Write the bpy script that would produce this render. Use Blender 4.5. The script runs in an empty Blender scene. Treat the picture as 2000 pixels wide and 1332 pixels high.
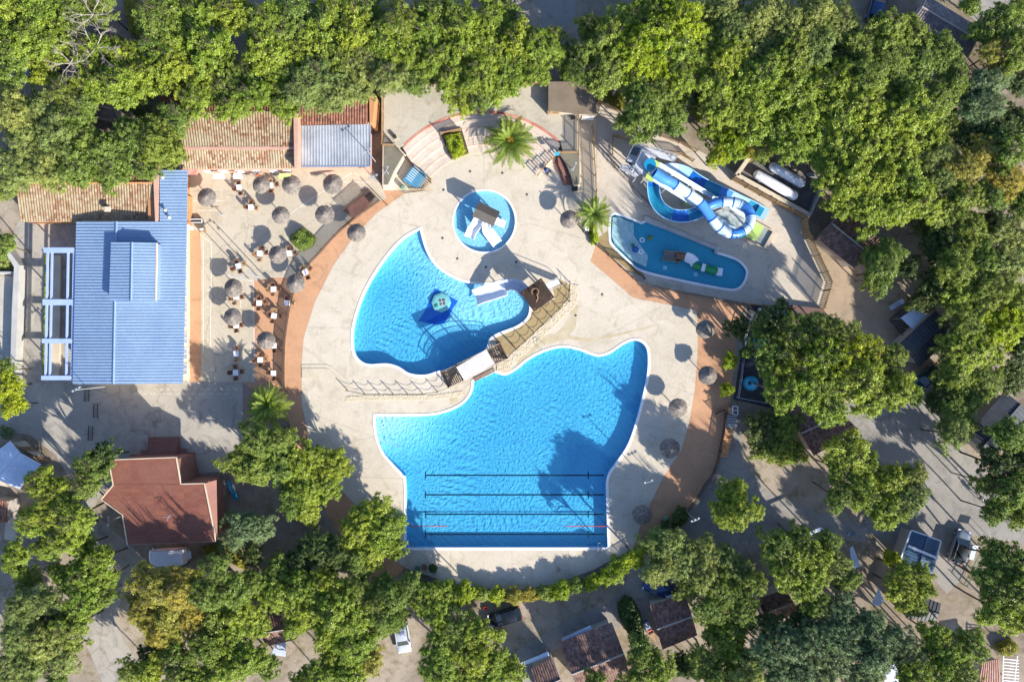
import bpy, bmesh, math, random
import numpy as np
from mathutils import Vector, Matrix
from mathutils.geometry import tessellate_polygon
SC = bpy.context.scene
COL = SC.collection
# ------------------------------------------------------------ camera, sky, sun
HC = 100.0
S = 128.5714 / 2000.0
cam = bpy.data.cameras.new('camera'); camo = bpy.data.objects.new('camera', cam); COL.objects.link(camo)
cam.sensor_width = 36; cam.lens = 28; cam.clip_end = 2500; cam.clip_start = 1
camo.location = (0, 0, HC); camo.rotation_euler = (0, 0, 0)
SC.camera = camo
SUN_EL = math.radians(27.6)
SX, SY = 0.683, -0.730
world = bpy.data.worlds.new('World'); SC.world = world; world.use_nodes = True
wn = world.node_tree.nodes; wl = world.node_tree.links
sky = wn.new('ShaderNodeTexSky'); sky.sky_type = 'NISHITA'; sky.sun_disc = False
sky.sun_elevation = SUN_EL; sky.sun_rotation = math.atan2(SX, SY)
bg = wn['Background']; bg.inputs[1].default_value = 0.115
tint = wn.new('ShaderNodeMix'); tint.data_type = 'RGBA'; tint.blend_type = 'MULTIPLY'; tint.inputs[0].default_value = 1; tint.inputs[7].default_value = (.84, .95, 1.18, 1)
wl.new(sky.outputs[0], tint.inputs[6]); wl.new(tint.outputs[2], bg.inputs[0])
sl = bpy.data.lights.new('sun', 'SUN'); sl.energy = 4.9; sl.angle = math.radians(0.5); sl.color = (1.0, 0.95, 0.87)
slo = bpy.data.objects.new('sun', sl); COL.objects.link(slo); slo.location = (60, -60, 60)
ddir = Vector((-SX * math.cos(SUN_EL), -SY * math.cos(SUN_EL), -math.sin(SUN_EL)))
slo.rotation_euler = ddir.to_track_quat('-Z', 'Y').to_euler()
SC.view_settings.view_transform = 'Standard'; SC.view_settings.look = 'None'
SC.view_settings.exposure = 1.0; SC.view_settings.gamma = 1.0
SC.cycles.max_bounces = 6; SC.cycles.transparent_max_bounces = 8; SC.cycles.diffuse_bounces = 3
random.seed(4)
# ------------------------------------------------------------ helpers
def W(px, py, z=0.0):
    k = (HC - z) / HC
    return Vector(((px - 1000) * S * k, (666 - py) * S * k, z))
def P2(pts, z=0.0): return [W(a, b, z) for a, b in pts]
def tag(o, label=None, cat=None, group=None, kind=None):
    if label: o['label'] = label
    if cat: o['category'] = cat
    if group: o['group'] = group
    if kind: o['kind'] = kind
    return o
def thing(name, label, cat, loc=(0, 0, 0), rotz=0.0, group=None):
    o = bpy.data.objects.new(name, None); COL.objects.link(o)
    o.location = loc; o.rotation_euler = (0, 0, rotz); o.empty_display_size = .3
    return tag(o, label, cat, group)
def woff(p):
    v = Vector((0, 0, 0))
    while p: v = v + Vector(p.location); p = p.parent
    return v
def link(name, me, mat=None, parent=None, loc=None):
    o = bpy.data.objects.new(name, me); COL.objects.link(o)
    if mat is not None:
        me.materials.clear()
        for m in (mat if isinstance(mat, (list, tuple)) else [mat]): me.materials.append(m)
    if parent: o.parent = parent
    if loc is not None: o.location = loc
    return o
def dup_tree(o, parent=None):
    c = o.copy(); COL.objects.link(c); c.parent = parent
    for ch in list(o.children): dup_tree(ch, c)
    return c
class MB:
    def __init__(s): s.v = []; s.f = []; s.m = []; s.sm = []
    def add(s, vs, fs, mi=0, smooth=False):
        n = len(s.v); s.v += [Vector(v) for v in vs]
        for f in fs: s.f.append([n + i for i in f]); s.m.append(mi); s.sm.append(smooth)
    def box(s, c, d, rz=0, mi=0, taper=1.0):
        cx, cy, cz = c; dx, dy, dz = d[0] / 2, d[1] / 2, d[2] / 2; co, si = math.cos(rz), math.sin(rz)
        vs = []
        for z in (-dz, dz):
            t = taper if z > 0 else 1
            for x, y in ((-dx, -dy), (dx, -dy), (dx, dy), (-dx, dy)):
                x *= t; y *= t
                vs.append((cx + x * co - y * si, cy + x * si + y * co, cz + z))
        s.add(vs, [(3, 2, 1, 0), (4, 5, 6, 7), (0, 1, 5, 4), (1, 2, 6, 5), (2, 3, 7, 6), (3, 0, 4, 7)], mi)
    def prism(s, pts, z0, z1, mi=0, cap0=True):
        pts = [(p[0], p[1]) for p in pts]
        a = sum(pts[i][0] * pts[(i + 1) % len(pts)][1] - pts[(i + 1) % len(pts)][0] * pts[i][1] for i in range(len(pts)))
        if a < 0: pts = pts[::-1]
        n = len(pts); vs = [(x, y, z0) for x, y in pts] + [(x, y, z1) for x, y in pts]
        fs = [tuple(range(n, 2 * n))] + [(i, (i + 1) % n, n + (i + 1) % n, n + i) for i in range(n)]
        if cap0: fs.append(tuple(range(n - 1, -1, -1)))
        s.add(vs, fs, mi)
    def beam(s, a, b, w, h=None, mi=0, up=Vector((0, 0, 1))):
        a = Vector(a); b = Vector(b); h = h or w; d = b - a
        if d.length < 1e-5: return
        d.normalize(); u = up if abs(d.dot(up)) < .98 else Vector((1, 0, 0))
        x = d.cross(u).normalized() * w / 2; y = x.cross(d).normalized() * h / 2
        vs = [a - x - y, a + x - y, a + x + y, a - x + y, b - x - y, b + x - y, b + x + y, b - x + y]
        s.add(vs, [(3, 2, 1, 0), (4, 5, 6, 7), (0, 1, 5, 4), (1, 2, 6, 5), (2, 3, 7, 6), (3, 0, 4, 7)], mi)
    def tube(s, pts, r, n=8, mi=0, r2=None, cap=True, sm=True):
        pts = [Vector(p) for p in pts]; L = len(pts); vs = []; px = None
        for i, p in enumerate(pts):
            d = (pts[min(i + 1, L - 1)] - pts[max(i - 1, 0)]).normalized()
            if px is None:
                u = Vector((0, 0, 1)) if abs(d.z) < .9 else Vector((1, 0, 0)); px = d.cross(u).normalized()
            else: px = (px - d * px.dot(d)).normalized()
            py = d.cross(px); rr = r if r2 is None else r + (r2 - r) * i / max(1, L - 1)
            for k in range(n):
                a = 2 * math.pi * k / n; vs.append(p + px * math.cos(a) * rr + py * math.sin(a) * rr)
        fs = [(i * n + k, i * n + (k + 1) % n, (i + 1) * n + (k + 1) % n, (i + 1) * n + k) for i in range(L - 1) for k in range(n)]
        s.add(vs, fs, mi, sm)
        if cap: s.add([vs[k] for k in range(n)], [tuple(range(n - 1, -1, -1))], mi); s.add(vs[-n:], [tuple(range(n))], mi)
    def cone(s, c, r0, r1, h, n=16, mi=0, sm=True):
        c = Vector(c); vs = []
        for z, r in ((0, r0), (h, r1)):
            for k in range(n): a = 2 * math.pi * k / n; vs.append(c + Vector((r * math.cos(a), r * math.sin(a), z)))
        s.add(vs, [(k, (k + 1) % n, n + (k + 1) % n, n + k) for k in range(n)], mi, sm)
        s.add(vs[:n], [tuple(range(n - 1, -1, -1))], mi); s.add(vs[n:], [tuple(range(n))], mi)
    def lathe(s, c, prof, n=24, mi=0, jit=0, sm=True):
        c = Vector(c); vs = []
        for r, z in prof:
            for k in range(n):
                a = 2 * math.pi * k / n; j = 1 + (random.uniform(-jit, jit) if jit else 0)
                vs.append(c + Vector((r * j * math.cos(a), r * j * math.sin(a), z)))
        L = len(prof)
        s.add(vs, [(i * n + k, i * n + (k + 1) % n, (i + 1) * n + (k + 1) % n, (i + 1) * n + k) for i in range(L - 1) for k in range(n)], mi, sm)
    def mesh(s, off=Vector((0, 0, 0)), name='m'):
        me = bpy.data.meshes.new(name)
        me.from_pydata([tuple(v - off) for v in s.v], [], s.f)
        me.polygons.foreach_set('material_index', s.m); me.polygons.foreach_set('use_smooth', s.sm); me.update()
        return me
    def build(s, name, mat, parent=None, world=True):
        off = woff(parent) if (parent and world) else Vector((0, 0, 0)); loc = None
        if parent is None and world and s.v:
            lo = Vector((min(v.x for v in s.v), min(v.y for v in s.v), min(v.z for v in s.v)))
            hi = Vector((max(v.x for v in s.v), max(v.y for v in s.v), 0)); off = Vector(((lo.x + hi.x) / 2, (lo.y + hi.y) / 2, lo.z)); loc = off
        return link(name, s.mesh(off, name), mat, parent, loc)
def sheet(name, px, z, mat, holes=(), world=False, kind='structure', raw=False):
    """flat sheet from pixel-traced outline, with holes"""
    loops = [[Vector((p[0], p[1], 0)) for p in (px if raw else P2(px))]] + [[Vector((p[0], p[1], 0)) for p in h] for h in holes]
    tris = tessellate_polygon(loops); vs = [v for l in loops for v in l]
    me = bpy.data.meshes.new(name)
    fs = []
    for t in tris:
        a, b, c = [vs[i] for i in t]
        if (b - a).cross(c - a).z < 0: t = (t[0], t[2], t[1])
        fs.append(t)
    me.from_pydata([(v.x, v.y, z) for v in vs], [], fs); me.update()
    o = link(name, me, mat)
    if kind: o['kind'] = kind
    return o
def smooth_loop(px, sub=6, closed=True):
    """Catmull-Rom through pixel points -> world 2D points. A 3-tuple marks a sharp corner."""
    n = len(px); out = []
    for i in range(n if closed else n - 1):
        p0, p1, p2, p3 = [px[(i + k - 1) % n] if closed else px[max(0, min(n - 1, i + k - 1))] for k in range(4)]
        if len(p1) > 2: p0 = p1
        if len(p2) > 2: p3 = p2
        for j in range(sub):
            t = j / sub; q = []
            for d in (0, 1):
                a, b, c, e = p0[d], p1[d], p2[d], p3[d]
                q.append(.5 * ((2 * b) + (-a + c) * t + (2 * a - 5 * b + 4 * c - e) * t * t + (-a + 3 * b - 3 * c + e) * t ** 3))
            out.append(W(*q))
    if not closed: out.append(W(*px[-1][:2]))
    return out
def offset_loop(l, d):
    n = len(l); a = sum(l[i].x * l[(i + 1) % n].y - l[(i + 1) % n].x * l[i].y for i in range(n)); sg = 1 if a > 0 else -1
    out = []
    for i in range(n):
        e1 = (l[i] - l[i - 1]); e2 = (l[(i + 1) % n] - l[i]); e1.z = e2.z = 0; e1.normalize(); e2.normalize()
        n1 = Vector((e1.y, -e1.x, 0)) * sg; n2 = Vector((e2.y, -e2.x, 0)) * sg; m = n1 + n2
        if m.length < 1e-4: m = n1
        m.normalize(); out.append(l[i] + m * d / max(.45, m.dot(n1)))
    return out
# ------------------------------------------------------------ materials
MATS = {}
def nodes(name):
    m = bpy.data.materials.new(name); m.use_nodes = True; return m, m.node_tree.nodes, m.node_tree.links
def ramp(n, l, fac, stops):
    r = n.new('ShaderNodeValToRGB'); e = r.color_ramp.elements
    while len(e) < len(stops): e.new(.5)
    for k, (p, c) in enumerate(stops): e[k].position = p; e[k].color = (*c, 1) if len(c) == 3 else c
    l.new(fac, r.inputs[0]); return r.outputs[0]
def noise(n, l, co, scale, detail=4, rough=.55, dist=0):
    t = n.new('ShaderNodeTexNoise'); t.inputs['Scale'].default_value = scale; t.inputs['Detail'].default_value = detail
    t.inputs['Roughness'].default_value = rough; t.inputs['Distortion'].default_value = dist; l.new(co, t.inputs['Vector']); return t.outputs[0]
def mix(n, l, f, a, b, mode='MIX'):
    m = n.new('ShaderNodeMix'); m.data_type = 'RGBA'; m.blend_type = mode
    for v, i in ((f, 0), (a, 6), (b, 7)):
        if hasattr(v, 'is_linked') or hasattr(v, 'links'): l.new(v, m.inputs[i])
        elif i == 0: m.inputs[0].default_value = v
        else: m.inputs[i].default_value = (*v, 1)
    return m.outputs[2]
def mat(name, c, c2=None, rough=.75, scale=1.2, metal=0, bump=0, bscale=20, fine=None, fscale=12, lo=.38, hi=.62, spec=.5, coat=0, dist=0):
    if name in MATS: return MATS[name]
    m, n, l = nodes(name); b = n['Principled BSDF']; co = n.new('ShaderNodeTexCoord').outputs['Object']
    b.inputs['Roughness'].default_value = rough; b.inputs['Metallic'].default_value = metal
    b.inputs['Specular IOR Level'].default_value = spec; b.inputs['Coat Weight'].default_value = coat
    if c2 is None: c2 = tuple(x * .82 for x in c)
    o = ramp(n, l, noise(n, l, co, scale, 5, .6, dist), [(lo, c), (hi, c2)])
    f = noise(n, l, co, fscale, 4, .7)
    fa = fine if fine is not None else .12
    o = mix(n, l, 1.0, o, ramp(n, l, f, [(.3, (1 - fa,) * 3), (.7, (1 + fa * .5,) * 3)]), 'MULTIPLY')
    l.new(o, b.inputs['Base Color'])
    if bump:
        bp = n.new('ShaderNodeBump'); bp.inputs['Strength'].default_value = bump; bp.inputs['Distance'].default_value = .03
        l.new(noise(n, l, co, bscale, 4, .6), bp.inputs['Height']); l.new(bp.outputs[0], b.inputs['Normal'])
    MATS[name] = m; return m
def concrete(name, c, c2, stain, jx=0, cracks=0.0):
    m, n, l = nodes(name); b = n['Principled BSDF']; co = n.new('ShaderNodeTexCoord').outputs['Object']
    b.inputs['Roughness'].default_value = .85; b.inputs['Specular IOR Level'].default_value = .3
    o = ramp(n, l, noise(n, l, co, .16, 6, .62, .6), [(.35, c), (.65, c2)])
    o = mix(n, l, ramp(n, l, noise(n, l, co, .45, 7, .72, 1.2), [(.50, (0, 0, 0)), (.68, (1, 1, 1))]), o, mix(n, l, .62, c2, stain))
    o = mix(n, l, ramp(n, l, noise(n, l, co, 1.3, 6, .75, .8), [(.60, (0, 0, 0)), (.70, (.45, .45, .45))]), o, stain)
    o = mix(n, l, 1.0, o, ramp(n, l, noise(n, l, co, 3.2, 5, .75), [(.25, (.86, .86, .87)), (.7, (1.05, 1.05, 1.04))]), 'MULTIPLY')
    o = mix(n, l, 1.0, o, ramp(n, l, noise(n, l, co, 19, 3, .75), [(.3, (.9, .9, .9)), (.7, (1.06, 1.06, 1.06))]), 'MULTIPLY')
    if cracks:
        v = n.new('ShaderNodeTexVoronoi'); v.feature = 'DISTANCE_TO_EDGE'; v.inputs['Scale'].default_value = cracks
        mp = n.new('ShaderNodeVectorMath'); mp.operation = 'ADD'; nz = n.new('ShaderNodeTexNoise'); nz.inputs['Scale'].default_value = .8; nz.inputs['Detail'].default_value = 5
        l.new(co, nz.inputs['Vector']); sc = n.new('ShaderNodeVectorMath'); sc.operation = 'SCALE'; sc.inputs['Scale'].default_value = 1.6
        l.new(nz.outputs['Color'], sc.inputs[0]); l.new(co, mp.inputs[0]); l.new(sc.outputs[0], mp.inputs[1]); l.new(mp.outputs[0], v.inputs['Vector'])
        o = mix(n, l, ramp(n, l, v.outputs['Distance'], [(0.0, (.32, .32, .32)), (.012, (0, 0, 0))]), o, tuple(x * .35 for x in stain))
    l.new(o, b.inputs['Base Color'])
    bp = n.new('ShaderNodeBump'); bp.inputs['Strength'].default_value = .25; bp.inputs['Distance'].default_value = .02
    l.new(noise(n, l, co, 9, 5, .7), bp.inputs['Height']); l.new(bp.outputs[0], b.inputs['Normal'])
    MATS[name] = m; return m
def leafmat(name, c, c2, tr=.35):
    m, n, l = nodes(name); n.remove(n['Principled BSDF']); out = n['Material Output']
    geo = n.new('ShaderNodeNewGeometry'); oi = n.new('ShaderNodeObjectInfo')
    o = ramp(n, l, geo.outputs['Random Per Island'], [(0.0, tuple(x * .72 for x in c2)), (.5, c), (1.0, tuple(min(1, x * 1.35) for x in c))])
    o = mix(n, l, 1.0, o, ramp(n, l, oi.outputs['Random'], [(0, (.78, .86, .8)), (.5, (1, 1, 1)), (1, (1.2, 1.08, .95))]), 'MULTIPLY')
    co = n.new('ShaderNodeTexCoord').outputs['Object']
    o = mix(n, l, 1.0, o, ramp(n, l, noise(n, l, co, .7, 2, .5), [(.35, (.78, .8, .8)), (.65, (1.15, 1.12, 1.1))]), 'MULTIPLY')
    d = n.new('ShaderNodeBsdfDiffuse'); t = n.new('ShaderNodeBsdfTranslucent'); g = n.new('ShaderNodeBsdfGlossy'); g.inputs['Roughness'].default_value = .45
    g.inputs['Color'].default_value = (.9, .95, .8, 1)
    l.new(o, d.inputs[0]); l.new(mix(n, l, 1.0, o, (1.25, 1.15, .5), 'MULTIPLY'), t.inputs[0])
    a = n.new('ShaderNodeMixShader'); a.inputs[0].default_value = tr; l.new(d.outputs[0], a.inputs[1]); l.new(t.outputs[0], a.inputs[2])
    a2 = n.new('ShaderNodeMixShader'); a2.inputs[0].default_value = .035; l.new(a.outputs[0], a2.inputs[1]); l.new(g.outputs[0], a2.inputs[2])
    l.new(a2.outputs[0], out.inputs[0]); MATS[name] = m; return m
def tilemat(name, cols, lich, lfac=(.42, .6)):
    """roof tiles: uv = (rib index, tile index); colour per tile + patches of lichen"""
    m, n, l = nodes(name); b = n['Principled BSDF']; b.inputs['Roughness'].default_value = .85; b.inputs['Specular IOR Level'].default_value = .25
    uv = n.new('ShaderNodeUVMap').outputs[0]; fl = n.new('ShaderNodeVectorMath'); fl.operation = 'FLOOR'; l.new(uv, fl.inputs[0])
    wn_ = n.new('ShaderNodeTexWhiteNoise'); wn_.noise_dimensions = '2D'; l.new(fl.outputs[0], wn_.inputs['Vector'])
    k = len(cols); o = ramp(n, l, wn_.outputs['Value'], [(i / (k - 1), c) for i, c in enumerate(cols)])
    co = n.new('ShaderNodeTexCoord').outputs['Object']
    o = mix(n, l, ramp(n, l, noise(n, l, co, .3, 5, .6, .5), [(lfac[0], (0, 0, 0)), (lfac[1], (1, 1, 1))]), o, mix(n, l, .75, o, lich))
    o = mix(n, l, 1.0, o, ramp(n, l, noise(n, l, co, 6, 4, .7), [(.25, (.7, .7, .7)), (.7, (1.15, 1.15, 1.15))]), 'MULTIPLY')
    l.new(o, b.inputs['Base Color'])
    sp = n.new('ShaderNodeSeparateXYZ'); l.new(uv, sp.inputs[0]); fr = n.new('ShaderNodeMath'); fr.operation = 'FRACT'; l.new(sp.outputs[1], fr.inputs[0])
    bp = n.new('ShaderNodeBump'); bp.inputs['Strength'].default_value = .8; bp.inputs['Distance'].default_value = .05
    l.new(fr.outputs[0], bp.inputs['Height']); l.new(bp.outputs[0], b.inputs['Normal'])
    MATS[name] = m; return m
M_deck = concrete('deck_concrete', (.60, .525, .41), (.51, .445, .34), (.40, .335, .235))
M_patio = concrete('patio_concrete', (.52, .45, .335), (.47, .405, .30), (.36, .31, .21), cracks=.12)
M_stage = concrete('stage_concrete', (.49, .435, .335), (.43, .385, .30), (.30, .27, .21), cracks=.22)
M_slab = concrete('old_slab', (.20, .18, .13), (.15, .14, .10), (.09, .085, .06))
M_slided = concrete('slide_area_concrete', (.56, .48, .38), (.48, .42, .335), (.33, .29, .22))
M_grey = concrete('forecourt_concrete', (.43, .385, .315), (.33, .30, .25), (.20, .185, .16), cracks=.09)
M_asph = concrete('worn_asphalt', (.31, .285, .245), (.25, .23, .20), (.15, .14, .125))
M_terra = concrete('terracotta_paving', (.56, .31, .17), (.48, .265, .145), (.34, .19, .11))
M_ochre = concrete('wet_ochre', (.36, .265, .125), (.31, .225, .11), (.22, .16, .08))
M_step = concrete('pink_step_concrete', (.60, .51, .42), (.56, .47, .385), (.44, .36, .29))
M_tred = mat('red_step_edge', (.42, .13, .08), (.5, .25, .17), scale=.6)
M_coping = mat('white_coping', (.80, .78, .74), (.72, .69, .66), rough=.6, scale=.8, fine=.05)
M_white = mat('white_plastic', (.80, .80, .81), (.74, .74, .76), rough=.35, scale=.8, fine=.04)
M_cream = mat('cream_render', (.60, .50, .36), (.52, .42, .30), scale=.5)
M_orwall = mat('orange_render', (.50, .24, .10), (.42, .19, .08), scale=.5)
M_pinkwall = mat('pink_render', (.55, .33, .24), (.48, .27, .19), scale=.5)
M_tanwood = mat('tan_wood', (.36, .23, .10), (.25, .15, .07), scale=3, fscale=30)
M_brown = mat('dark_brown_wood', (.085, .055, .038), (.05, .033, .024), scale=3)
M_redwood = mat('red_brown_wood', (.24, .11, .06), (.17, .08, .045), scale=3)
M_steel = mat('galvanised_steel', (.50, .51, .53), (.40, .41, .43), rough=.4, metal=.3, scale=2)
M_black = mat('black_rubber', (.02, .02, .022), rough=.7)
M_gglass = mat('grey_glass', (.34, .36, .37), (.26, .28, .29), rough=.4)
M_glass = mat('dark_glass', (.015, .025, .03), rough=.08, spec=.8, fine=0)
M_blueroof = mat('blue_sheet_metal', (.265, .37, .51), (.215, .31, .445), rough=.45, metal=.2, scale=.35, fine=.16, fscale=4, lo=.3, hi=.7)
M_silver = mat('silver_sheet_metal', (.43, .45, .47), (.30, .32, .34), rough=.45, metal=.25, scale=.35, fine=.12, fscale=5)
M_wroof = mat('white_sheet_metal', (.62, .68, .76), (.50, .56, .66), rough=.4, metal=.15, scale=.4)
M_peri = mat('periwinkle_paint', (.34, .43, .68), (.30, .39, .63), rough=.5, scale=.6, fine=.06)
M_barkm = mat('bark', (.11, .085, .06), (.06, .045, .03), scale=4)
M_deadm = mat('dead_wood', (.42, .37, .30), (.28, .24, .19), scale=4)
M_straw = mat('grey_straw', (.31, .265, .22), (.18, .155, .13), rough=.95, scale=3, fine=.35, fscale=26)
M_wick = mat('brown_wicker', (.20, .09, .045), (.12, .055, .03), scale=8)
M_wick2 = mat('tan_wicker', (.42, .26, .13), (.32, .19, .10), scale=8)
M_paintw = mat('white_ground_paint', (.72, .68, .62), (.60, .54, .46), scale=3, fine=.25)
M_blkp = mat('navy_lane_paint', (.010, .03, .06), rough=.6)
M_bluec = mat('blue_grp', (.07, .25, .64), (.06, .22, .58), rough=.25, scale=.5, fine=.03)
M_lblue = mat('light_blue_grp', (.30, .50, .70), (.34, .54, .72), rough=.25, scale=.5, fine=.03)
M_paleg = mat('pale_blue_grp', (.55, .68, .76), (.50, .64, .73), rough=.25, scale=.5, fine=.03)
M_deepb = mat('deep_blue_grp', (.005, .12, .45), (.005, .10, .40), rough=.2, scale=.5, fine=.03)
M_teal = mat('teal_grp', (.01, .21, .36), (.02, .25, .40), rough=.2, scale=.5, fine=.03)
M_lime = mat('lime_grp', (.46, .60, .16), (.42, .56, .14), rough=.35, scale=.5, fine=.04)
M_terrashade = mat('terracotta_in_shade', (.26, .12, .085), (.21, .095, .07), scale=.5)  # terracotta darkened in the base colour for the shade on walls and stairs
M_grass = mat('dry_grass', (.38, .30, .14), (.24, .19, .08), scale=1.5, bump=.6)
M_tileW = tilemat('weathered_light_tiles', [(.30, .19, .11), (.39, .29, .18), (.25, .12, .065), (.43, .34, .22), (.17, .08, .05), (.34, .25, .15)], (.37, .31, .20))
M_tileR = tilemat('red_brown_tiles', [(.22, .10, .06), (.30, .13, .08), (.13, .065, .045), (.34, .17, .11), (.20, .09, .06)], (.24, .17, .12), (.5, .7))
M_tileD = tilemat('dark_brown_tiles', [(.15, .085, .065), (.22, .13, .10), (.10, .06, .05), (.28, .17, .13), (.17, .10, .08)], (.28, .22, .18), (.52, .75))
M_shing = tilemat('red_shingles', [(.20, .072, .048), (.165, .06, .042), (.23, .085, .055), (.19, .075, .05)], (.21, .09, .06))
# ------------------------------------------------------------ pools' outlines
POOL_MAIN = [(733, 813, 1), (830, 812), (868, 806), (900, 792), (917, 775), (924, 758), (925, 746, 1), (945, 737), (966, 727, 1), (986, 733), (1007, 723), (1034, 702), (1064, 687), (1098, 679),
  (1130, 684), (1165, 696), (1190, 691), (1218, 673), (1240, 665), (1257, 672), (1265, 690), (1264, 730), (1254, 778), (1243, 820), (1226, 868), (1203, 903), (1190, 921), (1184, 940), (1184, 962), (1187, 1069, 1),
  (793, 1069, 1), (793, 945), (786, 926), (768, 906), (750, 885), (739, 860), (734, 834)]
POOL_MID = [(820, 449, 1), (831, 487), (846, 514), (869, 534), (899, 549), (935, 556), (975, 556), (1012, 566), (1032, 590), (1031, 617), (1010, 636), (974, 650), (956, 662), (948, 682),
  (920, 700), (888, 716), (858, 724), (830, 732), (800, 729), (778, 716), (755, 710), (719, 711), (700, 700), (691, 681), (691, 642), (704, 594), (725, 549), (755, 504), (788, 468)]
POOL_KIDS = [(1196, 422), (1208, 421), (1253, 438, 1), (1262, 434, 1), (1399, 487, 1), (1396, 495, 1), (1436, 508), (1455, 525), (1456, 540), (1448, 556), (1434, 564), (1405, 561), (1330, 546), (1256, 528), (1230, 510), (1198, 478), (1193, 462), (1193, 434)]
L_main = smooth_loop(POOL_MAIN); L_mid = smooth_loop(POOL_MID); L_kids = smooth_loop(POOL_KIDS)
cc = W(946, 432.5); L_circ = [cc + Vector((math.cos(a), math.sin(a), 0)) * 60 * S for a in [2 * math.pi * k / 72 for k in range(72)]]
def liner(name, c, c2, amp, sc, wl=1.0):
    m, n, l = nodes(name); b = n['Principled BSDF']; b.inputs['Roughness'].default_value = .6; b.inputs['Specular IOR Level'].default_value = .1
    co = n.new('ShaderNodeTexCoord').outputs['Object']
    l.new(ramp(n, l, noise(n, l, co, .12, 3), [(.35, c), (.65, c2)]), b.inputs['Base Color'])
    nz = n.new('ShaderNodeTexNoise'); nz.inputs['Scale'].default_value = .07; nz.inputs['Detail'].default_value = 3; l.new(co, nz.inputs['Vector'])
    s1 = n.new('ShaderNodeVectorMath'); s1.operation = 'SCALE'; s1.inputs['Scale'].default_value = 7; l.new(nz.outputs['Color'], s1.inputs[0])
    ad = n.new('ShaderNodeVectorMath'); ad.operation = 'ADD'; l.new(co, ad.inputs[0]); l.new(s1.outputs[0], ad.inputs[1])
    w = n.new('ShaderNodeTexWave'); w.wave_type = 'BANDS'; w.bands_direction = 'DIAGONAL'; w.inputs['Scale'].default_value = .55 * wl; w.inputs['Distortion'].default_value = 1.6
    w.inputs['Detail'].default_value = 2; w.inputs['Detail Scale'].default_value = 3.0; l.new(ad.outputs[0], w.inputs['Vector'])
    v = n.new('ShaderNodeTexVoronoi'); v.feature = 'SMOOTH_F1'; v.inputs['Scale'].default_value = sc; v.inputs['Smoothness'].default_value = .6; l.new(ad.outputs[0], v.inputs['Vector'])
    mx = n.new('ShaderNodeMath'); mx.operation = 'MULTIPLY_ADD'; l.new(v.outputs['Distance'], mx.inputs[0]); mx.inputs[1].default_value = 1.3; l.new(w.outputs['Fac'], mx.inputs[2])
    bp = n.new('ShaderNodeBump'); bp.inputs['Strength'].default_value = amp; bp.inputs['Distance'].default_value = .075
    l.new(mx.outputs[0], bp.inputs['Height']); l.new(bp.outputs[0], b.inputs['Normal']); MATS[name] = m; return m
def watermat(name, tint, sca, sf):
    m, n, l = nodes(name); n.remove(n['Principled BSDF']); out = n['Material Output']; co = n.new('ShaderNodeTexCoord').outputs['Object']
    bp = n.new('ShaderNodeBump'); bp.inputs['Strength'].default_value = .5; bp.inputs['Distance'].default_value = .06
    l.new(noise(n, l, co, 2.2, 4, .6, .8), bp.inputs['Height'])
    t = n.new('ShaderNodeBsdfTransparent'); t.inputs[0].default_value = (*tint, 1); d = n.new('ShaderNodeBsdfDiffuse'); d.inputs[0].default_value = (*sca, 1)
    g = n.new('ShaderNodeBsdfGlossy'); g.inputs['Roughness'].default_value = .12
    geo = n.new('ShaderNodeNewGeometry'); dt = n.new('ShaderNodeVectorMath'); dt.operation = 'DOT_PRODUCT'; l.new(geo.outputs['Incoming'], dt.inputs[0]); l.new(bp.outputs[0], dt.inputs[1])
    def mth(op, a_, b_):
        q = n.new('ShaderNodeMath'); q.operation = op
        for i, v in enumerate((a_, b_)):
            if v is None: continue
            if hasattr(v, 'links'): l.new(v, q.inputs[i])
            else: q.inputs[i].default_value = v
        return q.outputs[0]
    fz = mth('ADD', mth('MULTIPLY', mth('POWER', mth('SUBTRACT', 1.0, mth('ABSOLUTE', dt.outputs['Value'], None)), 5.0), .9), .025)
    l.new(bp.outputs[0], g.inputs['Normal'])
    a = n.new('ShaderNodeMixShader'); a.inputs[0].default_value = sf; l.new(t.outputs[0], a.inputs[1]); l.new(d.outputs[0], a.inputs[2])
    a2 = n.new('ShaderNodeMixShader'); l.new(fz, a2.inputs[0]); l.new(a.outputs[0], a2.inputs[1]); l.new(g.outputs[0], a2.inputs[2])
    l.new(a2.outputs[0], out.inputs[0]); MATS[name] = m; return m
def absorb(m, sig):
    v = m.node_tree.nodes.new('ShaderNodeVolumeAbsorption'); v.inputs['Color'].default_value = (1 - sig[0], 1 - sig[1], 1 - sig[2], 1); v.inputs['Density'].default_value = 1.0
    m.node_tree.links.new(v.outputs[0], m.node_tree.nodes['Material Output'].inputs['Volume']); return m
M_water = absorb(watermat('pool_water', (.97, .99, 1.0), (.10, .45, .62), .04), (.62, .195, .085))
M_water2 = absorb(watermat('round_pool_water', (.97, .99, 1.0), (.30, .55, .65), .04), (.62, .20, .07))
M_wave2 = absorb(watermat('kids_pool_water', (.95, .99, .99), (.10, .42, .52), .06), (.62, .12, .07))
M_linA = liner('main_pool_liner', (.40, .62, .72), (.50, .70, .76), 1.0, 3.2)
M_linB = liner('mid_pool_liner', (.42, .64, .73), (.52, .71, .77), 1.0, 3.4)
M_linC = liner('round_pool_liner', (.46, .66, .74), (.50, .69, .75), .5, 5.0, 1.8)
M_linD = liner('kids_pool_liner', (.07, .38, .50), (.06, .34, .47), .3, 3.0, 1.5)
def inpoly(x, y, poly):
    r = False
    for i in range(len(poly)):
        a, b_ = poly[i - 1], poly[i]
        if (a.y > y) != (b_.y > y) and x < (b_.x - a.x) * (y - a.y) / (b_.y - a.y) + a.x: r = not r
    return r
def sst(a, b, x): t = max(0, min(1, (x - a) / (b - a))); return t * t * (3 - 2 * t)
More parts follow.
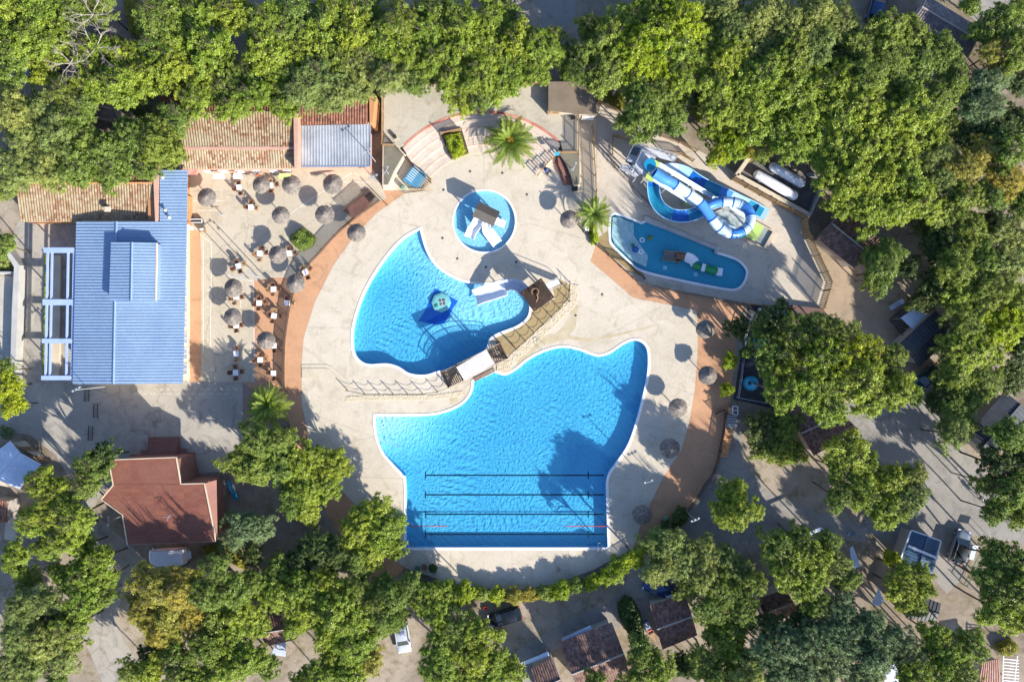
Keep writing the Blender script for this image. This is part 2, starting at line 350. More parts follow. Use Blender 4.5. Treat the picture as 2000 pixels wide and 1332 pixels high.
def pool(tagname, loop, dfun, lin, wmat, cop=.30, zt=.05, zw=-.07, dmax=1.3):
    n = len(loop); o_in = offset_loop(loop, -.02); o_out = offset_loop(loop, cop)
    vs = []
    for lp, z in ((o_in, -dmax), (o_in, zt), (o_out, zt), (o_out, -.02)): vs += [(p.x, p.y, z) for p in lp]
    b = MB(); b.add(vs, [(n + i, n + (i + 1) % n, 2 * n + (i + 1) % n, 2 * n + i) for i in range(n)] + [(2 * n + i, 2 * n + (i + 1) % n, 3 * n + (i + 1) % n, 3 * n + i) for i in range(n)])
    o = link('pool_coping', b.mesh(), M_coping); o['kind'] = 'structure'
    b = MB(); b.add(vs[:2 * n], [(i, (i + 1) % n, n + (i + 1) % n, n + i) for i in range(n)])
    ring = offset_loop(loop, .45); g = .4; x0 = min(p.x for p in ring); x1 = max(p.x for p in ring); y0 = min(p.y for p in ring); y1 = max(p.y for p in ring); nx = int((x1 - x0) / g) + 1; ny = int((y1 - y0) / g) + 1
    gv = []; gf = []
    for jj in range(ny + 1):
        for ii in range(nx + 1): x, y = x0 + ii * g, y0 + jj * g; gv.append((x, y, -dfun(x / S + 1000, 666 - y / S)))
    for jj in range(ny):
        for ii in range(nx):
            if inpoly(x0 + (ii + .5) * g, y0 + (jj + .5) * g, ring): a = jj * (nx + 1) + ii; gf.append((a, a + 1, a + nx + 2, a + nx + 1))
    b.add(gv, gf, 0, True); o = link('pool_basin', b.mesh(), lin); o['kind'] = 'structure'
    wl_ = offset_loop(loop, .06); tr = tessellate_polygon([[Vector((p.x, p.y, 0)) for p in wl_]]); vs = [(p.x, p.y, zw) for p in wl_] + [(p.x, p.y, -dmax - .1) for p in wl_]; ar = sum(wl_[i].x * wl_[(i + 1) % n].y - wl_[(i + 1) % n].x * wl_[i].y for i in range(n)); fs = []
    for t3 in tr:
        a_, b_, c_ = [Vector(vs[q]) for q in t3]; t3 = tuple(t3) if (b_ - a_).cross(c_ - a_).z > 0 else (t3[0], t3[2], t3[1]); fs.append(t3); fs.append((t3[0] + n, t3[2] + n, t3[1] + n))
    for i in range(n): q = (n + i, n + (i + 1) % n, (i + 1) % n, i); fs.append(q if ar > 0 else q[::-1])
    me = bpy.data.meshes.new('pool_water'); me.from_pydata(vs, [], fs); me.update(); o = link('pool_water', me, wmat); o['kind'] = 'structure'
def dmain(x, y): return .28 + .87 * sst(8, 150, math.hypot((x - 733) * .8, (y - 813) * 1.25))
def dmid(x, y): return .52 + .58 * max(sst(930, 800, x + (660 - y) * .35) , sst(610, 670, y)) * sst(455, 560, y)
pool('main', L_main, dmain, M_linA, M_water)
pool('mid', L_mid, dmid, M_linB, M_water)
pool('circ', L_circ, lambda x, y: .45, M_linC, M_water2, cop=.2, zt=.03, zw=-.05, dmax=.6)
pool('kids', L_kids, lambda x, y: .40, M_linD, M_wave2, cop=.28, zt=.04, dmax=.5)
b = MB(); b.prism(P2([(1197, 425), (1208, 424), (1238, 436), (1238, 460), (1266, 500), (1262, 522), (1234, 508), (1200, 476), (1195, 460)]), -.5, -.12); o = b.build('foam_patch', mat('bubbling_foam', (.42, .56, .55), (.58, .68, .66), scale=1.6, bump=1.0, bscale=4, fine=.35, fscale=7, rough=.3)); o['kind'] = 'structure'  # raised pale floor added in place of foamy, sparkling water
# ------------------------------------------------------------ ground sheets
holes = [offset_loop(L, .15) for L in (L_main, L_mid, L_circ)]; hk = [offset_loop(L_kids, .15)]
def groundmat():
    m, n, l = nodes('ground_soil'); b = n['Principled BSDF']; b.inputs['Roughness'].default_value = .95; b.inputs['Specular IOR Level'].default_value = .15
    co = n.new('ShaderNodeTexCoord').outputs['Object']
    o = ramp(n, l, noise(n, l, co, .07, 7, .65, .8), [(.36, (.17, .13, .095)), (.46, (.27, .22, .165)), (.60, (.37, .305, .23))])
    o = mix(n, l, ramp(n, l, noise(n, l, co, .5, 6, .75), [(.5, (0, 0, 0)), (.7, (1, 1, 1))]), o, (.16, .13, .06))
    o = mix(n, l, 1.0, o, ramp(n, l, noise(n, l, co, 8, 5, .8), [(.25, (.65, .65, .65)), (.7, (1.2, 1.2, 1.2))]), 'MULTIPLY'); l.new(o, b.inputs['Base Color'])
    bp = n.new('ShaderNodeBump'); bp.inputs['Strength'].default_value = .6; bp.inputs['Distance'].default_value = .06; l.new(noise(n, l, co, 5, 5, .7), bp.inputs['Height']); l.new(bp.outputs[0], b.inputs['Normal'])
    return m
M_ground = groundmat()
big = [Vector((-900, -900, 0)), Vector((900, -900, 0)), Vector((900, 900, 0)), Vector((-900, 900, 0))]
sheet('ground', big, -.04, M_ground, holes + hk, raw=True)
DL = [(838, 372), (790, 378), (735, 417), (690, 463), (650, 520), (615, 590), (593, 660), (588, 720), (590, 790), (603, 860), (625, 905), (660, 950), (696, 987), (730, 1040), (760, 1082), (790, 1108)]
DB = [(860, 1132), (930, 1148), (1000, 1153), (1080, 1142), (1160, 1112), (1237, 1070)]
DR = [(1256, 1010), (1270, 985), (1296, 930), (1330, 880), (1345, 830), (1357, 760), (1362, 700), (1363, 640), (1360, 607), (1315, 597), (1237, 582), (1153, 510)]
sheet('pool_deck', DL + DB + DR + [(1163, 480), (1166, 225), (1135, 160), (750, 160), (748, 372)], 0, M_deck, holes)
TO = [(760, 362), (720, 400), (682, 430), (642, 472), (603, 518), (576, 560), (560, 600), (547, 650), (541, 700), (545, 755), (556, 800), (572, 850), (592, 900), (618, 962), (650, 1025), (695, 1095), (740, 1150), (790, 1112)]
sheet('terracotta_walk', TO + [(a + 4, b) for a, b in DL[::-1][1:-2]] + [(795, 380)], -.012, M_terra)
RO = [(1163, 478), (1188, 494), (1250, 556), (1345, 576), (1455, 598), (1440, 640), (1432, 720), (1426, 790), (1410, 860), (1402, 905), (1372, 950), (1342, 1000), (1300, 1032), (1242, 1075)]
sheet('terracotta_walk', RO + [(1235, 1068)] + [(a - 4, b + 2) for a, b in DR], -.012, M_terra)
sheet('slide_area_paving', [(1166.5, 226), (1175, 200), (1212, 218), (1300, 262), (1400, 312), (1445, 345), (1576, 424), (1568, 450), (1624, 556), (1605, 606), (1545, 598), (1460, 595), (1250, 556), (1188, 494), (1163.5, 478)], -.004, M_slided, hk)
sheet('patio', [(365, 330), (728, 330), (746, 366), (755, 388), (712, 405), (660, 450), (618, 500), (590, 541), (560, 541), (528, 541), (495, 549), (498, 746), (365, 746)], .004, M_patio)
sheet('terracotta_terrace', [(495, 549), (528, 541), (592, 541), (560, 600), (547, 650), (541, 700), (545, 755), (556, 800), (474, 800), (474, 747), (498, 746)], -.006, M_terra)
sheet('terracotta_strip', [(370, 445), (391, 452), (393, 500), (393, 746), (370, 746)], .010, M_terra)
sheet('forecourt', [(36, 430), (365, 430), (365, 746), (474, 747), (474, 800), (500, 830), (470, 900), (440, 920), (330, 930), (250, 930), (200, 960), (180, 1000), (250, 1060), (300, 1110), (240, 1150), (225, 1220), (290, 1332), (200, 1332), (160, 1240), (175, 1160), (130, 1060), (150, 960), (110, 890), (60, 850), (-60, 830), (-60, 745), (45, 745), (50, 600), (50, 520), (20, 470)], -.024, M_grey)
sheet('camp_road', [(980, 1332), (1010, 1270), (1100, 1215), (1180, 1180), (1215, 1155), (1240, 1090), (1300, 1040), (1345, 1002), (1375, 950), (1405, 905), (1425, 800), (1442, 800), (1450, 900), (1500, 960), (1600, 1000), (1700, 1030), (1690, 1060), (1560, 1040), (1460, 1080), (1400, 1120), (1330, 1180), (1180, 1235), (1080, 1270), (1050, 1332)], -.028, M_asph)
sheet('camp_road', [(1600, 850), (1640, 800), (1700, 760), (1760, 740), (1800, 730), (1850, 780), (1870, 860), (1940, 930), (2030, 1000), (2080, 1060), (2080, 1110), (1990, 1060), (1900, 1045), (1880, 1130), (1850, 1160), (1780, 1080), (1700, 1040), (1690, 1020), (1740, 960), (1700, 900)], -.026, M_asph)
M_sand = concrete('sandy_path', (.40, .30, .20), (.33, .25, .17), (.22, .17, .11))
sheet('sand_path', [(1580, 430), (1640, 470), (1690, 540), (1760, 560), (1780, 600), (1740, 680), (1800, 740), (1700, 800), (1620, 700), (1540, 604), (1605, 606), (1624, 556), (1568, 450)], -.030, M_sand)
M_pale = concrete('pale_paving', (.50, .45, .37), (.44, .40, .33), (.3, .27, .22))
sheet('side_yard', [(-80, 540), (36, 540), (34, 745), (-80, 745)], -.018, M_pale)
sheet('plaza_paving', [(474, 747.5), (553, 800), (562, 832), (474, 832)], -.002, mat('pinkish_paving', (.30, .20, .15), (.26, .17, .13), scale=.5))
sheet('upper_road', [(1035, -40), (1130, -40), (1125, 30), (1100, 62), (1120, 160), (1090, 162), (1060, 70)], -.028, M_asph)
sheet('upper_road', [(1840, -30), (2010, -30), (2060, 60), (1985, 30), (1915, 55), (1880, 10)], -.028, M_asph)
sheet('wet_path', [(966, 662), (1008, 642), (1030, 624), (1044, 604), (1084, 584), (1078, 556), (1094, 546), (1112, 556), (1113, 590), (1060, 640), (1004, 690), (984, 695), (972, 680)], .006, M_ochre)
sheet('wet_stain', [(1008, 722), (1012, 700), (1040, 678), (1062, 655), (1084, 652), (1098, 640), (1112, 620), (1118, 590), (1130, 598), (1124, 640), (1112, 655), (1150, 662), (1210, 650), (1280, 634), (1280, 637), (1212, 655), (1150, 668), (1105, 662), (1062, 675), (1040, 690), (1018, 716)], .004, mat('damp_concrete', (.42, .34, .20), (.50, .42, .28), scale=.8))
sheet('wet_stain', [(880, 773), (892, 772), (895, 784), (888, 790), (878, 787)], .004, MATS['damp_concrete'])
sheet('wet_path', [(1166, 478), (1172, 462), (1188, 450), (1190, 478), (1224, 512), (1256, 534), (1262, 545), (1230, 530), (1200, 505)], .002, M_ochre)
# painted court lines on the patio
lb = MB()
def gl(a, b, w=.09, z=.012):
    lb.beam(W(*a, z), W(*b, z), w, .004)
for a, b in (((391, 458), (413, 476)), ((413, 476), (411, 676)), ((386, 411), (427, 411)), ((376, 392), (440, 392)), ((405, 371), (432, 371)), ((560, 423), (632, 373)), ((632, 373), (700, 330)), ((640, 355), (722, 357)), ((588, 380), (560, 360)), ((641, 332), (690, 333)), ((495, 549), (497, 700)), ((420, 530), (470, 547)), ((470, 547), (495, 549)), ((528, 541), (560, 541)), ((397, 470), (397, 690)), ((690, 335), (696, 341)), ((470, 546), (470, 600))): gl(a, b)
for k in range(14): gl((404, 470 + k * 16), (408, 470 + k * 16), .06, .013)
for k in range(16): gl((300 + k * 13, 760 + (k % 2)), (306 + k * 13, 760 + (k % 2)), .06, -.018)
for k in range(12): gl((262 + k * 16, 769), (272 + k * 16, 769), .05, -.018)
o = lb.build('painted_lines', M_paintw); o['kind'] = 'structure'
# lane markings painted on the pool floor and the floating lane rope
lm = MB(); zf = -1.145
for y in (928, 966, 1004, 1043):
    lm.beam(W(831, y, zf), W(1180, y, zf), .19, .006); lm.beam(W(831, y - 7, zf + .002), W(831, y + 7, zf + .002), .15, .006); lm.beam(W(1149, y - 7, zf + .002), W(1149, y + 7, zf + .002), .15, .006)
o = lm.build('lane_markings', M_blkp); o['kind'] = 'structure'
rt = thing('lane_rope', 'thin floating lane rope with red ends across the big pool', 'lane rope', W(990, 1027, -.04))
M_red = mat('red_plastic', (.62, .06, .05), (.5, .05, .04), rough=.4); M_cyanp = mat('cyan_rope', (.05, .25, .55), rough=.5)
for a, b, m, nm in ((798, 874, M_red, 'red_float_string'), (874, 1104, M_cyanp, 'blue_float_string'), (1104, 1183, M_red, 'red_float_string')):
    b_ = MB(); n = int((b - a) / 2.6)
    for k in range(n): b_.tube([W(a + (b - a) * k / n + .2, 1027, -.03), W(a + (b - a) * (k + .8) / n, 1027, -.03)], .07 if m is M_red else .04, 6)
    b_.build(nm, m, rt)
# manta figure painted on the floor of the middle pool
M_manta = mat('manta_blue_paint', (.0, .10, .52), (.0, .13, .56), scale=.5, fine=.02)
def flz(pts, z): return [W(a, b, z) for a, b in pts]
fp = P2([(849, 563), (894, 588), (884, 602), (876, 618), (866, 632), (850, 634), (815, 627), (830, 604), (838, 586)]); fb = MB(); g_ = .1
for ii in range(int((max(p.x for p in fp) - min(p.x for p in fp)) / g_) + 1):
    for jj in range(int((max(p.y for p in fp) - min(p.y for p in fp)) / g_) + 1):
        x_, y_ = min(p.x for p in fp) + ii * g_, min(p.y for p in fp) + jj * g_
        if inpoly(x_ + g_ / 2, y_ + g_ / 2, fp): fb.add([(a_, c_, .03 - dmid(a_ / S + 1000, 666 - c_ / S)) for a_, c_ in ((x_, y_), (x_ + g_, y_), (x_ + g_, y_ + g_), (x_, y_ + g_))], [(0, 1, 2, 3)])
o = fb.build('pool_floor_figure', M_manta); o['kind'] = 'structure'
# deck steps near the bridge approach
M_stepd = concrete('step_beige', (.56, .485, .36), (.52, .45, .335), (.42, .36, .25))
for k, pts in enumerate(([(589, 712), (640, 712), (648, 716), (692, 754), (672, 764), (636, 739), (589, 739)], [(590, 719), (637, 719), (645, 723), (682, 755), (672, 762), (637, 737), (590, 737)])):
    b = MB(); b.prism(P2(pts), 0, .045 + .04 * k); tag(b.build('deck_step', M_stepd), ['wide beige bent step left of the rope fence', 'narrower upper beige step on the wide bent step'][k], 'step')
# expansion joints in the deck
jb = MB()
for a, e in (((588, 800), (780, 872)), ((612, 880), (740, 850)), ((640, 930), (790, 935)), ((1000, 1072), (1000, 1150)), ((880, 1072), (880, 1138)), ((1110, 1072), (1112, 1130)), ((1268, 740), (1355, 770)), ((1200, 560), (1290, 640)), ((600, 640), (690, 640)), ((650, 525), (730, 545)), ((735, 420), (820, 445)), ((830, 380), (888, 420)), ((1010, 430), (1150, 470)), ((945, 300), (945, 372)), ((1130, 684), (1290, 600)), ((1250, 830), (1340, 850)), ((1196, 930), (1290, 945))): jb.beam(W(*a, .003), W(*e, .003), .045, .004)
o = jb.build('expansion_joints', mat('joint_filler', (.34, .29, .22), (.40, .34, .26))); o['kind'] = 'structure'
# drains
b0 = None
for k, (x, y) in enumerate([(918, 335), (981, 338), (866, 371), (864, 465), (893, 505), (949, 522), (1029, 380), (1008, 512), (1176, 575), (1124, 616)]):
    b = MB(); b.box((0, 0, .004), (.30, .30, .008), math.radians(45)); b.box((0, 0, .010), (.20, .03, .004), math.radians(45))
    if b0 is None: b0 = b.build('floor_drain', mat('drain_metal', (.09, .085, .08)), None, world=False); o = b0
    else: o = b0.copy(); COL.objects.link(o)
    o.location = W(x, y, .001)
    tag(o, ['small square drain left above the round pool', 'small square drain right above the round pool', 'small drain near the shadow of the playhouse', 'drain left of the round pool, beside the pool tip', 'drain below left of the round pool', 'drain below the round pool near the white slide', 'drain right of the round pool, near the parasol shadow', 'drain inside the slide tower shadow', 'drain on the open deck right of the stone wall', 'drain in the damp patch below the stone wall'][k], 'drain', 'square drains in the pool deck')
# ------------------------------------------------------------ roofs
def ribbed(name, A, B, C, D, mat_, parent, sp=.37, amp=.05, kind='metal', tile=.36, thick=.14):
    """A->B: along which ribs repeat; A->D: rib direction (slope). Points are world vectors."""
    A, B, C, D = map(Vector, (A, B, C, D)); L = ((B - A).length + (C - D).length) / 2; n = max(2, int(round(L / sp)))
    prof = [(0, 0), (.12, 1), (.38, 1), (.5, 0)] if kind == 'metal' else [(0, 0), (.14, .75), (.30, 1), (.46, .75), (.6, 0), (.8, -.25)]
    us = []; hs = []
    for i in range(n):
        for u, h in prof: us.append((i + u) / n); hs.append(h)
    us.append(1.0); hs.append(0); M = len(us); Ls = (D - A).length; rows = 1 if kind == 'metal' else max(2, int(Ls / tile))
    vs = []; fs = []; uvs = []
    nn = (B - A).cross(D - A).normalized(); nn = nn if nn.z > 0 else -nn
    def pt(u, v): return (A.lerp(B, u)).lerp(D.lerp(C, u), v)
    for j in range(rows + 1):
        for u, h in zip(us, hs): vs.append(pt(u, j / rows) + nn * (h * amp)); uvs.append((u * n + .2, j * Ls / rows / tile))
    for j in range(rows):
        for i in range(M - 1): fs.append((j * M + i, j * M + i + 1, (j + 1) * M + i + 1, (j + 1) * M + i))
    if (vs[1] - vs[0]).cross(vs[M] - vs[0]).dot(nn) < 0 or (B - A).cross(D - A).z < 0: fs = [f[::-1] for f in fs]
    nv = len(vs); dn = -nn * thick; k = [A + dn * .3, B + dn * .3, C + dn * .3, D + dn * .3, A + dn, B + dn, C + dn, D + dn]; vs += k
    for f in [(0, 1, 2, 3), (7, 6, 5, 4), (0, 4, 5, 1), (1, 5, 6, 2), (2, 6, 7, 3), (3, 7, 4, 0)]: fs.append(tuple(nv + x for x in f))
    uvs += [(0, 0)] * 8
    off = woff(parent); me = bpy.data.meshes.new(name); me.from_pydata([tuple(v - off) for v in vs], [], fs)
    uvl = me.uv_layers.new(name='UVMap'); li = np.empty(len(me.loops), dtype=np.int32); me.loops.foreach_get('vertex_index', li)
    uvl.data.foreach_set('uv', np.array(uvs, dtype=np.float32)[li].ravel()); me.update()
    return link(name, me, mat_, parent)
def walls(parent, pts, z1, m, name='wall', z0=-.03):
    b = MB(); b.prism(pts, z0, z1); return b.build(name, m, parent)
def window(parent, a, b, z0, z1, out, name='window', fr=M_white, gl=M_gglass):
    """window on a vertical wall from a to b (world xy), out = outward normal"""
    a = Vector((a[0], a[1], 0)); b = Vector((b[0], b[1], 0)); o = Vector((out[0], out[1], 0)).normalized()
    f = MB(); 
    for p, q in (((a, z0), (b, z0)), ((a, z1), (b, z1)), ((a, z0), (a, z1)), ((b, z0), (b, z1)), (((a + b) / 2, z0), ((a + b) / 2, z1))):
        f.beam(p[0] + o * .05 + Vector((0, 0, p[1])), q[0] + o * .05 + Vector((0, 0, q[1])), .08, .08)
    w = f.build(name, fr, parent); g = MB(); m_ = (a + b) / 2 + o * .02
    g.beam(a + o * .02 + Vector((0, 0, (z0 + z1) / 2)), b + o * .02 + Vector((0, 0, (z0 + z1) / 2)), .03, z1 - z0); g.build('pane', gl, w)
# --- large hall with blue ribbed roof
t = thing('main_hall', 'large hall with blue ribbed metal roof and a raised middle lantern', 'building', W(260, 600))
ze, zr = 4.0, 4.75
walls(t, P2([(192, 440), (365, 440), (371, 445), (371, 742), (192, 742)]), 3.85, M_cream)
walls(t, P2([(316, 348), (371, 348), (371, 444.5), (316, 444.5)]), 3.8, M_orwall, 'side_wing_wall')
ribbed('west_roof_slope', W(149, 433, ze), W(142, 750, ze), W(221, 750, zr), W(227, 433, zr), M_blueroof, t)
ribbed('east_roof_slope', W(365, 433, ze), W(357, 749, ze), W(222, 750, zr + .01), W(228, 433, zr + .01), M_blueroof, t)
ribbed('north_roof_slope', W(366, 332, ze + .02), W(365, 432.6, ze + .02), W(312, 432.6, ze + .28), W(312, 332, ze + .28), M_blueroof, t)
b = MB(); b.tube([W(227.5, 433, zr + .04), W(221.5, 750, zr + .04)], .13, 8); b.build('ridge_cap', M_blueroof, t)
b = MB(); b.prism(P2([(222, 476), (305, 476), (304, 586), (216, 586)], 5.6), 4.3, 5.5); b.build('lantern_wall', M_blueroof, t)
ribbed('lantern_roof', W(217, 473, 5.55), W(213, 588, 5.55), W(256, 588, 5.95), W(258, 473, 5.95), M_blueroof, t)
ribbed('lantern_roof', W(305, 474, 5.55), W(303, 588, 5.55), W(256.5, 588, 5.96), W(258.5, 473, 5.96), M_blueroof, t)
b = MB(); b.tube([W(258, 473, 6.0), W(256, 588, 6.0)], .12, 8); b.build('lantern_ridge_cap', M_blueroof, t)
b = MB(); b.beam(W(306.5, 475, 5.5), W(304.5, 588, 5.5), .14, .22); b.build('lantern_gutter', M_cream, t)
for (x, y) in ((317, 346), (322, 410), (330, 424)):
    b = MB(); b.cone(W(x, y, 4.2), .14, .11, .55, 10); b.cone(W(x, y, 4.7), .26, .04, .18, 10); b.build('roof_vent', M_steel, t)
for k in range(9):
    y0 = 470 + k * 30; p = W(371, y0); q = W(371, y0 + 20); window(t, p, q, .9, 2.9, (1, 0))
b = MB(); b.prism(P2([(372.5, 386), (376, 386), (376, 442), (372.5, 442)]), 0, 3.0); b.build('orange_pilaster', M_orwall, t)
b = MB(); p0 = W(372, 338); b.prism([(p0.x, p0.y), (W(402, 338).x, p0.y), (W(402, 350).x, W(402, 350).y), (W(372, 350).x, W(372, 350).y)], 2.55, 2.63); b.build('striped_awning', mat('awning_red', (.55, .22, .17), (.62, .34, .28), scale=2), t)
# west gable glass canopy beams (pergola)
t = thing('beam_pergola', 'periwinkle steel pergola with four wide cross beams along the hall', 'pergola', W(115, 615))
for y, w in ((489, .62), (590.5, .70), (666, .55), (738, .52)):
    x0 = 86 - (y - 489) * .018; x1 = 146.5 - (y - 489) * .022; b = MB(); b.beam(W(x0, y, 3.7), W(x1, y, 3.7), w, .25, up=Vector((0, 0, 1))); b.build('cross_beam', M_peri, t)
for xa, xb, w in ((93.5, 89, .20), (102, 97.5, .20), (133.5, 129.5, .20), (145.5, 140.8, .26)):
    b = MB(); b.beam(W(xa, 489, 3.64), W(xb, 738, 3.64), w, .22); b.build('long_beam', M_peri, t)
for y in (489, 590, 666, 738):
    b = MB(); p = W(95, y, 3.6); b.tube([(p.x, p.y, -.03), tuple(p)], .10, 8); b.build('post', M_peri, t)
b = MB(); b.prism(P2([(104, 500), (122, 500), (118, 735), (100, 735)]), -.02, .35); tag(b.build('planter_wall', M_cream), 'long low cream planter wall beneath the blue pergola', 'planter')
# --- terracotta roofs west
t = thing('tiled_annex', 'long low annex with weathered light tiles left of the blue roof', 'building', W(165, 400))
walls(t, P2([(70, 350), (318, 350), (318, 438), (70, 438)]), 2.9, M_orwall)
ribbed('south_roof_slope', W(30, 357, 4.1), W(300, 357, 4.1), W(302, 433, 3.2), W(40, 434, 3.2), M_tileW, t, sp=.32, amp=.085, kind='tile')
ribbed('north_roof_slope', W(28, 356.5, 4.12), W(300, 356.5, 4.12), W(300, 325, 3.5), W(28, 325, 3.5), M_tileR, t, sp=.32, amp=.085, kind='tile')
b = MB(); b.tube([W(28, 357, 4.16), W(300, 357, 4.16)], .13, 8); b.build('ridge_tiles', M_orwall, t)
b = MB(); b.prism(P2([(298, 316), (310, 316), (308, 433), (303, 433)], 4.4), 3.2, 4.4); b.build('parapet', M_pinkwall, t)
for (x, y, h) in ((210, 409, 1.0), (202, 352, .9), (160, 345, .5)):
    b = MB(); b.box(W(x, y, 3.9), (.55, .45, h)); b.box(W(x, y, 3.9 + h / 2 + .05), (.7, .6, .1)); b.build('chimney', M_cream if h > .95 else M_steel, t)
# --- north range
t = thing('north_restaurant', 'long restaurant with two light tiled slopes above the patio', 'building', W(460, 290))
walls(t, P2([(372, 240), (590, 240), (590, 339), (372, 339)]), 3.1, M_pinkwall)
ribbed('lower_roof_slope', W(330, 290, 4.2), W(577, 290, 4.2), W(580, 329, 3.2), W(335, 331, 3.2), M_tileW, t, sp=.32, amp=.085, kind='tile')
ribbed('upper_roof_slope', W(318, 218, 4.9), W(572, 218, 4.9), W(573, 289.5, 4.28), W(330, 289.5, 4.28), M_tileW, t, sp=.32, amp=.085, kind='tile')
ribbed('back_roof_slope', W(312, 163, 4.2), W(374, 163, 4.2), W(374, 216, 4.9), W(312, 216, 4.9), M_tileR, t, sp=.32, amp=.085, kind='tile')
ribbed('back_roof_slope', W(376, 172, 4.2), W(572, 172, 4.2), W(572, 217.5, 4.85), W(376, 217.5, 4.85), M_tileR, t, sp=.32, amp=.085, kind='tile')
b = MB(); b.beam(W(330, 290, 4.3), W(577, 289.5, 4.3), .32, .14); b.build('pink_flashing', M_pinkwall, t)
b = MB(); b.prism(P2([(573, 222), (582, 222), (582, 290), (580, 330), (575, 330)], 5.0), 3.2, 5.0); b.build('parapet', M_pinkwall, t)
ss = W(0, 339.6).y
for k, (xa, xb) in enumerate(((410, 421), (438, 452), (470, 482), (503, 515), (537, 550), (562, 574))):
    window(t, (W(xa, 0).x, ss + .0), (W(xb, 0).x, ss), .9, 2.2, (0, -1))
for k, (xa, xb, c) in enumerate(((417, 436, M_white), (545, 566, M_lime), (456, 470, M_white))):
    b = MB(); a0 = W(xa, 339.5, 2.3); a1 = W(xb, 339.5, 2.3); b.add([a0, a1, a1 + Vector((.15, -.55, -.35)), a0 + Vector((-.15, -.55, -.35)), a0 + Vector((0, 0, -.04)), a1 + Vector((0, 0, -.04)), a1 + Vector((.15, -.55, -.39)), a0 + Vector((-.15, -.55, -.39))], [(0, 3, 2, 1), (4, 5, 6, 7), (0, 1, 5, 4), (1, 2, 6, 5), (2, 3, 7, 6), (3, 0, 4, 7)]); b.build('awning', c, t)
t = thing('silver_roofed_room', 'room with flat silver ribbed roof and red tiles behind it', 'building', W(655, 270))
walls(t, P2([(600, 212), (727, 212), (727, 338), (600, 338)]), 2.9, M_pinkwall)
ribbed('metal_roof', W(583, 246, 3.6), W(721, 243, 3.6), W(723, 324, 3.25), W(583, 326, 3.25), M_silver, t, sp=.36, amp=.05)
ribbed('tiled_roof', W(583, 196, 4.3), W(718, 196, 4.3), W(718, 242, 3.8), W(583, 245, 3.8), M_tileR, t, sp=.32, amp=.085, kind='tile')
b = MB(); b.beam(W(583, 326, 3.25), W(723, 325, 3.25), .1, .14); b.beam(W(723, 243, 3.6), W(723, 325, 3.3), .1, .14); b.build('blue_gutter', M_blueroof, t)
b = MB(); b.prism(P2([(721, 186), (733, 186), (728, 240), (722, 240)], 4.0), 0, 4.0); b.build('side_wall', M_orwall, t)
# --- red building bottom-left
t = thing('reception_house', 'house with flat red shingle roof and terracotta steps behind', 'building', W(310, 970))
HR = 6.0
RP = P2([(212, 898), (344, 893), (353, 945), (399, 944), (419, 1042), (420, 1058), (249, 1064), (239, 1005), (198, 975), (221, 947)], HR)
cr0 = sum(RP, Vector()) / len(RP)
walls(t, [Vector((cr0.x + (p.x - cr0.x) * .93, cr0.y + (p.y - cr0.y) * .93, 0)) for p in RP], HR - .35, M_terrashade)  # wall colour carries the shade lying on the terracotta
b = MB(); b.prism(RP, HR - .3, HR - .08); b.build('roof_edge', M_cream, t)
def clipped(parent, poly, z, m, name, sp=.5):
    """shingle roof: rows of thin overlapping courses clipped to a polygon"""
    ys = [p.y for p in poly]; y = min(ys); b = MB(); r = 0; vs = []; uvs = []; fs = []; step = .42
    while y < max(ys) - 1e-3:
        y1 = min([y + step, max(ys) - 1e-4] + [q for q in ys if q > y + 1e-3]); seg = []
        for yy in (y + 1e-4, y1 - 1e-4):
            xs = sorted(poly[i].x + (yy - poly[i].y) * (poly[i - 1].x - poly[i].x) / (poly[i - 1].y - poly[i].y) for i in range(len(poly)) if (poly[i].y > yy) != (poly[i - 1].y > yy))
            seg.append(xs)
        if len(seg[0]) == len(seg[1]):
            for k in range(0, len(seg[0]), 2):
                xa0, xb0, xa1, xb1 = seg[0][k], seg[0][k + 1], seg[1][k], seg[1][k + 1]; n = max(1, int((xb0 - xa0) / 2.0))
                for i in range(n):
                    q = [(xa0 + (xb0 - xa0) * i / n, y, z + .035), (xa0 + (xb0 - xa0) * (i + 1) / n, y, z + .035), (xa1 + (xb1 - xa1) * (i + 1) / n, y1, z), (xa1 + (xb1 - xa1) * i / n, y1, z)]
                    fs.append(tuple(range(len(vs), len(vs) + 4))); vs += q; uvs += [(x / .9, r + .1 + (0.8 if e > 1 else 0)) for e, (x, _, _) in enumerate(q)]
        y = y1; r += 1
    off = woff(parent); me = bpy.data.meshes.new(name); me.from_pydata([tuple(Vector(v) - off) for v in vs], [], fs)
    uvl = me.uv_layers.new(name='UVMap'); uvl.data.foreach_set('uv', np.array(uvs, dtype=np.float32).ravel()); me.update(); return link(name, me, m, parent)
clipped(t, [Vector((cr0.x + (p.x - cr0.x) * .992, cr0.y + (p.y - cr0.y) * .992, 0)) for p in RP], HR - .04, M_shing, 'roof')
b = MB(); b.add([W(399.5, 944, 5.9), W(423, 937, 4.9), W(425, 1050, 4.9), W(420, 1058, 5.9)], [(0, 3, 2, 1)]); b.add([W(399.5, 944, 5.8), W(423, 937, 4.8), W(425, 1050, 4.8), W(420, 1058, 5.8)], [(0, 1, 2, 3)]); b.build('side_roof_slope', M_terrashade, t)  # orange slope darkened by colour so it looks shaded
for a_, b_ in (((212, 898), (344, 893)), ((344, 893), (353, 945)), ((353, 945), (399, 944)), ((399, 944), (419, 1042)), ((249, 1064), (239, 1005)), ((239, 1005), (198, 975)), ((198, 975), (221, 947)), ((221, 947), (212, 898))):
    b = MB(); b.beam(W(*a_, HR + .02), W(*b_, HR + .02), .10, .12); b.build('roof_trim', M_cream, t)
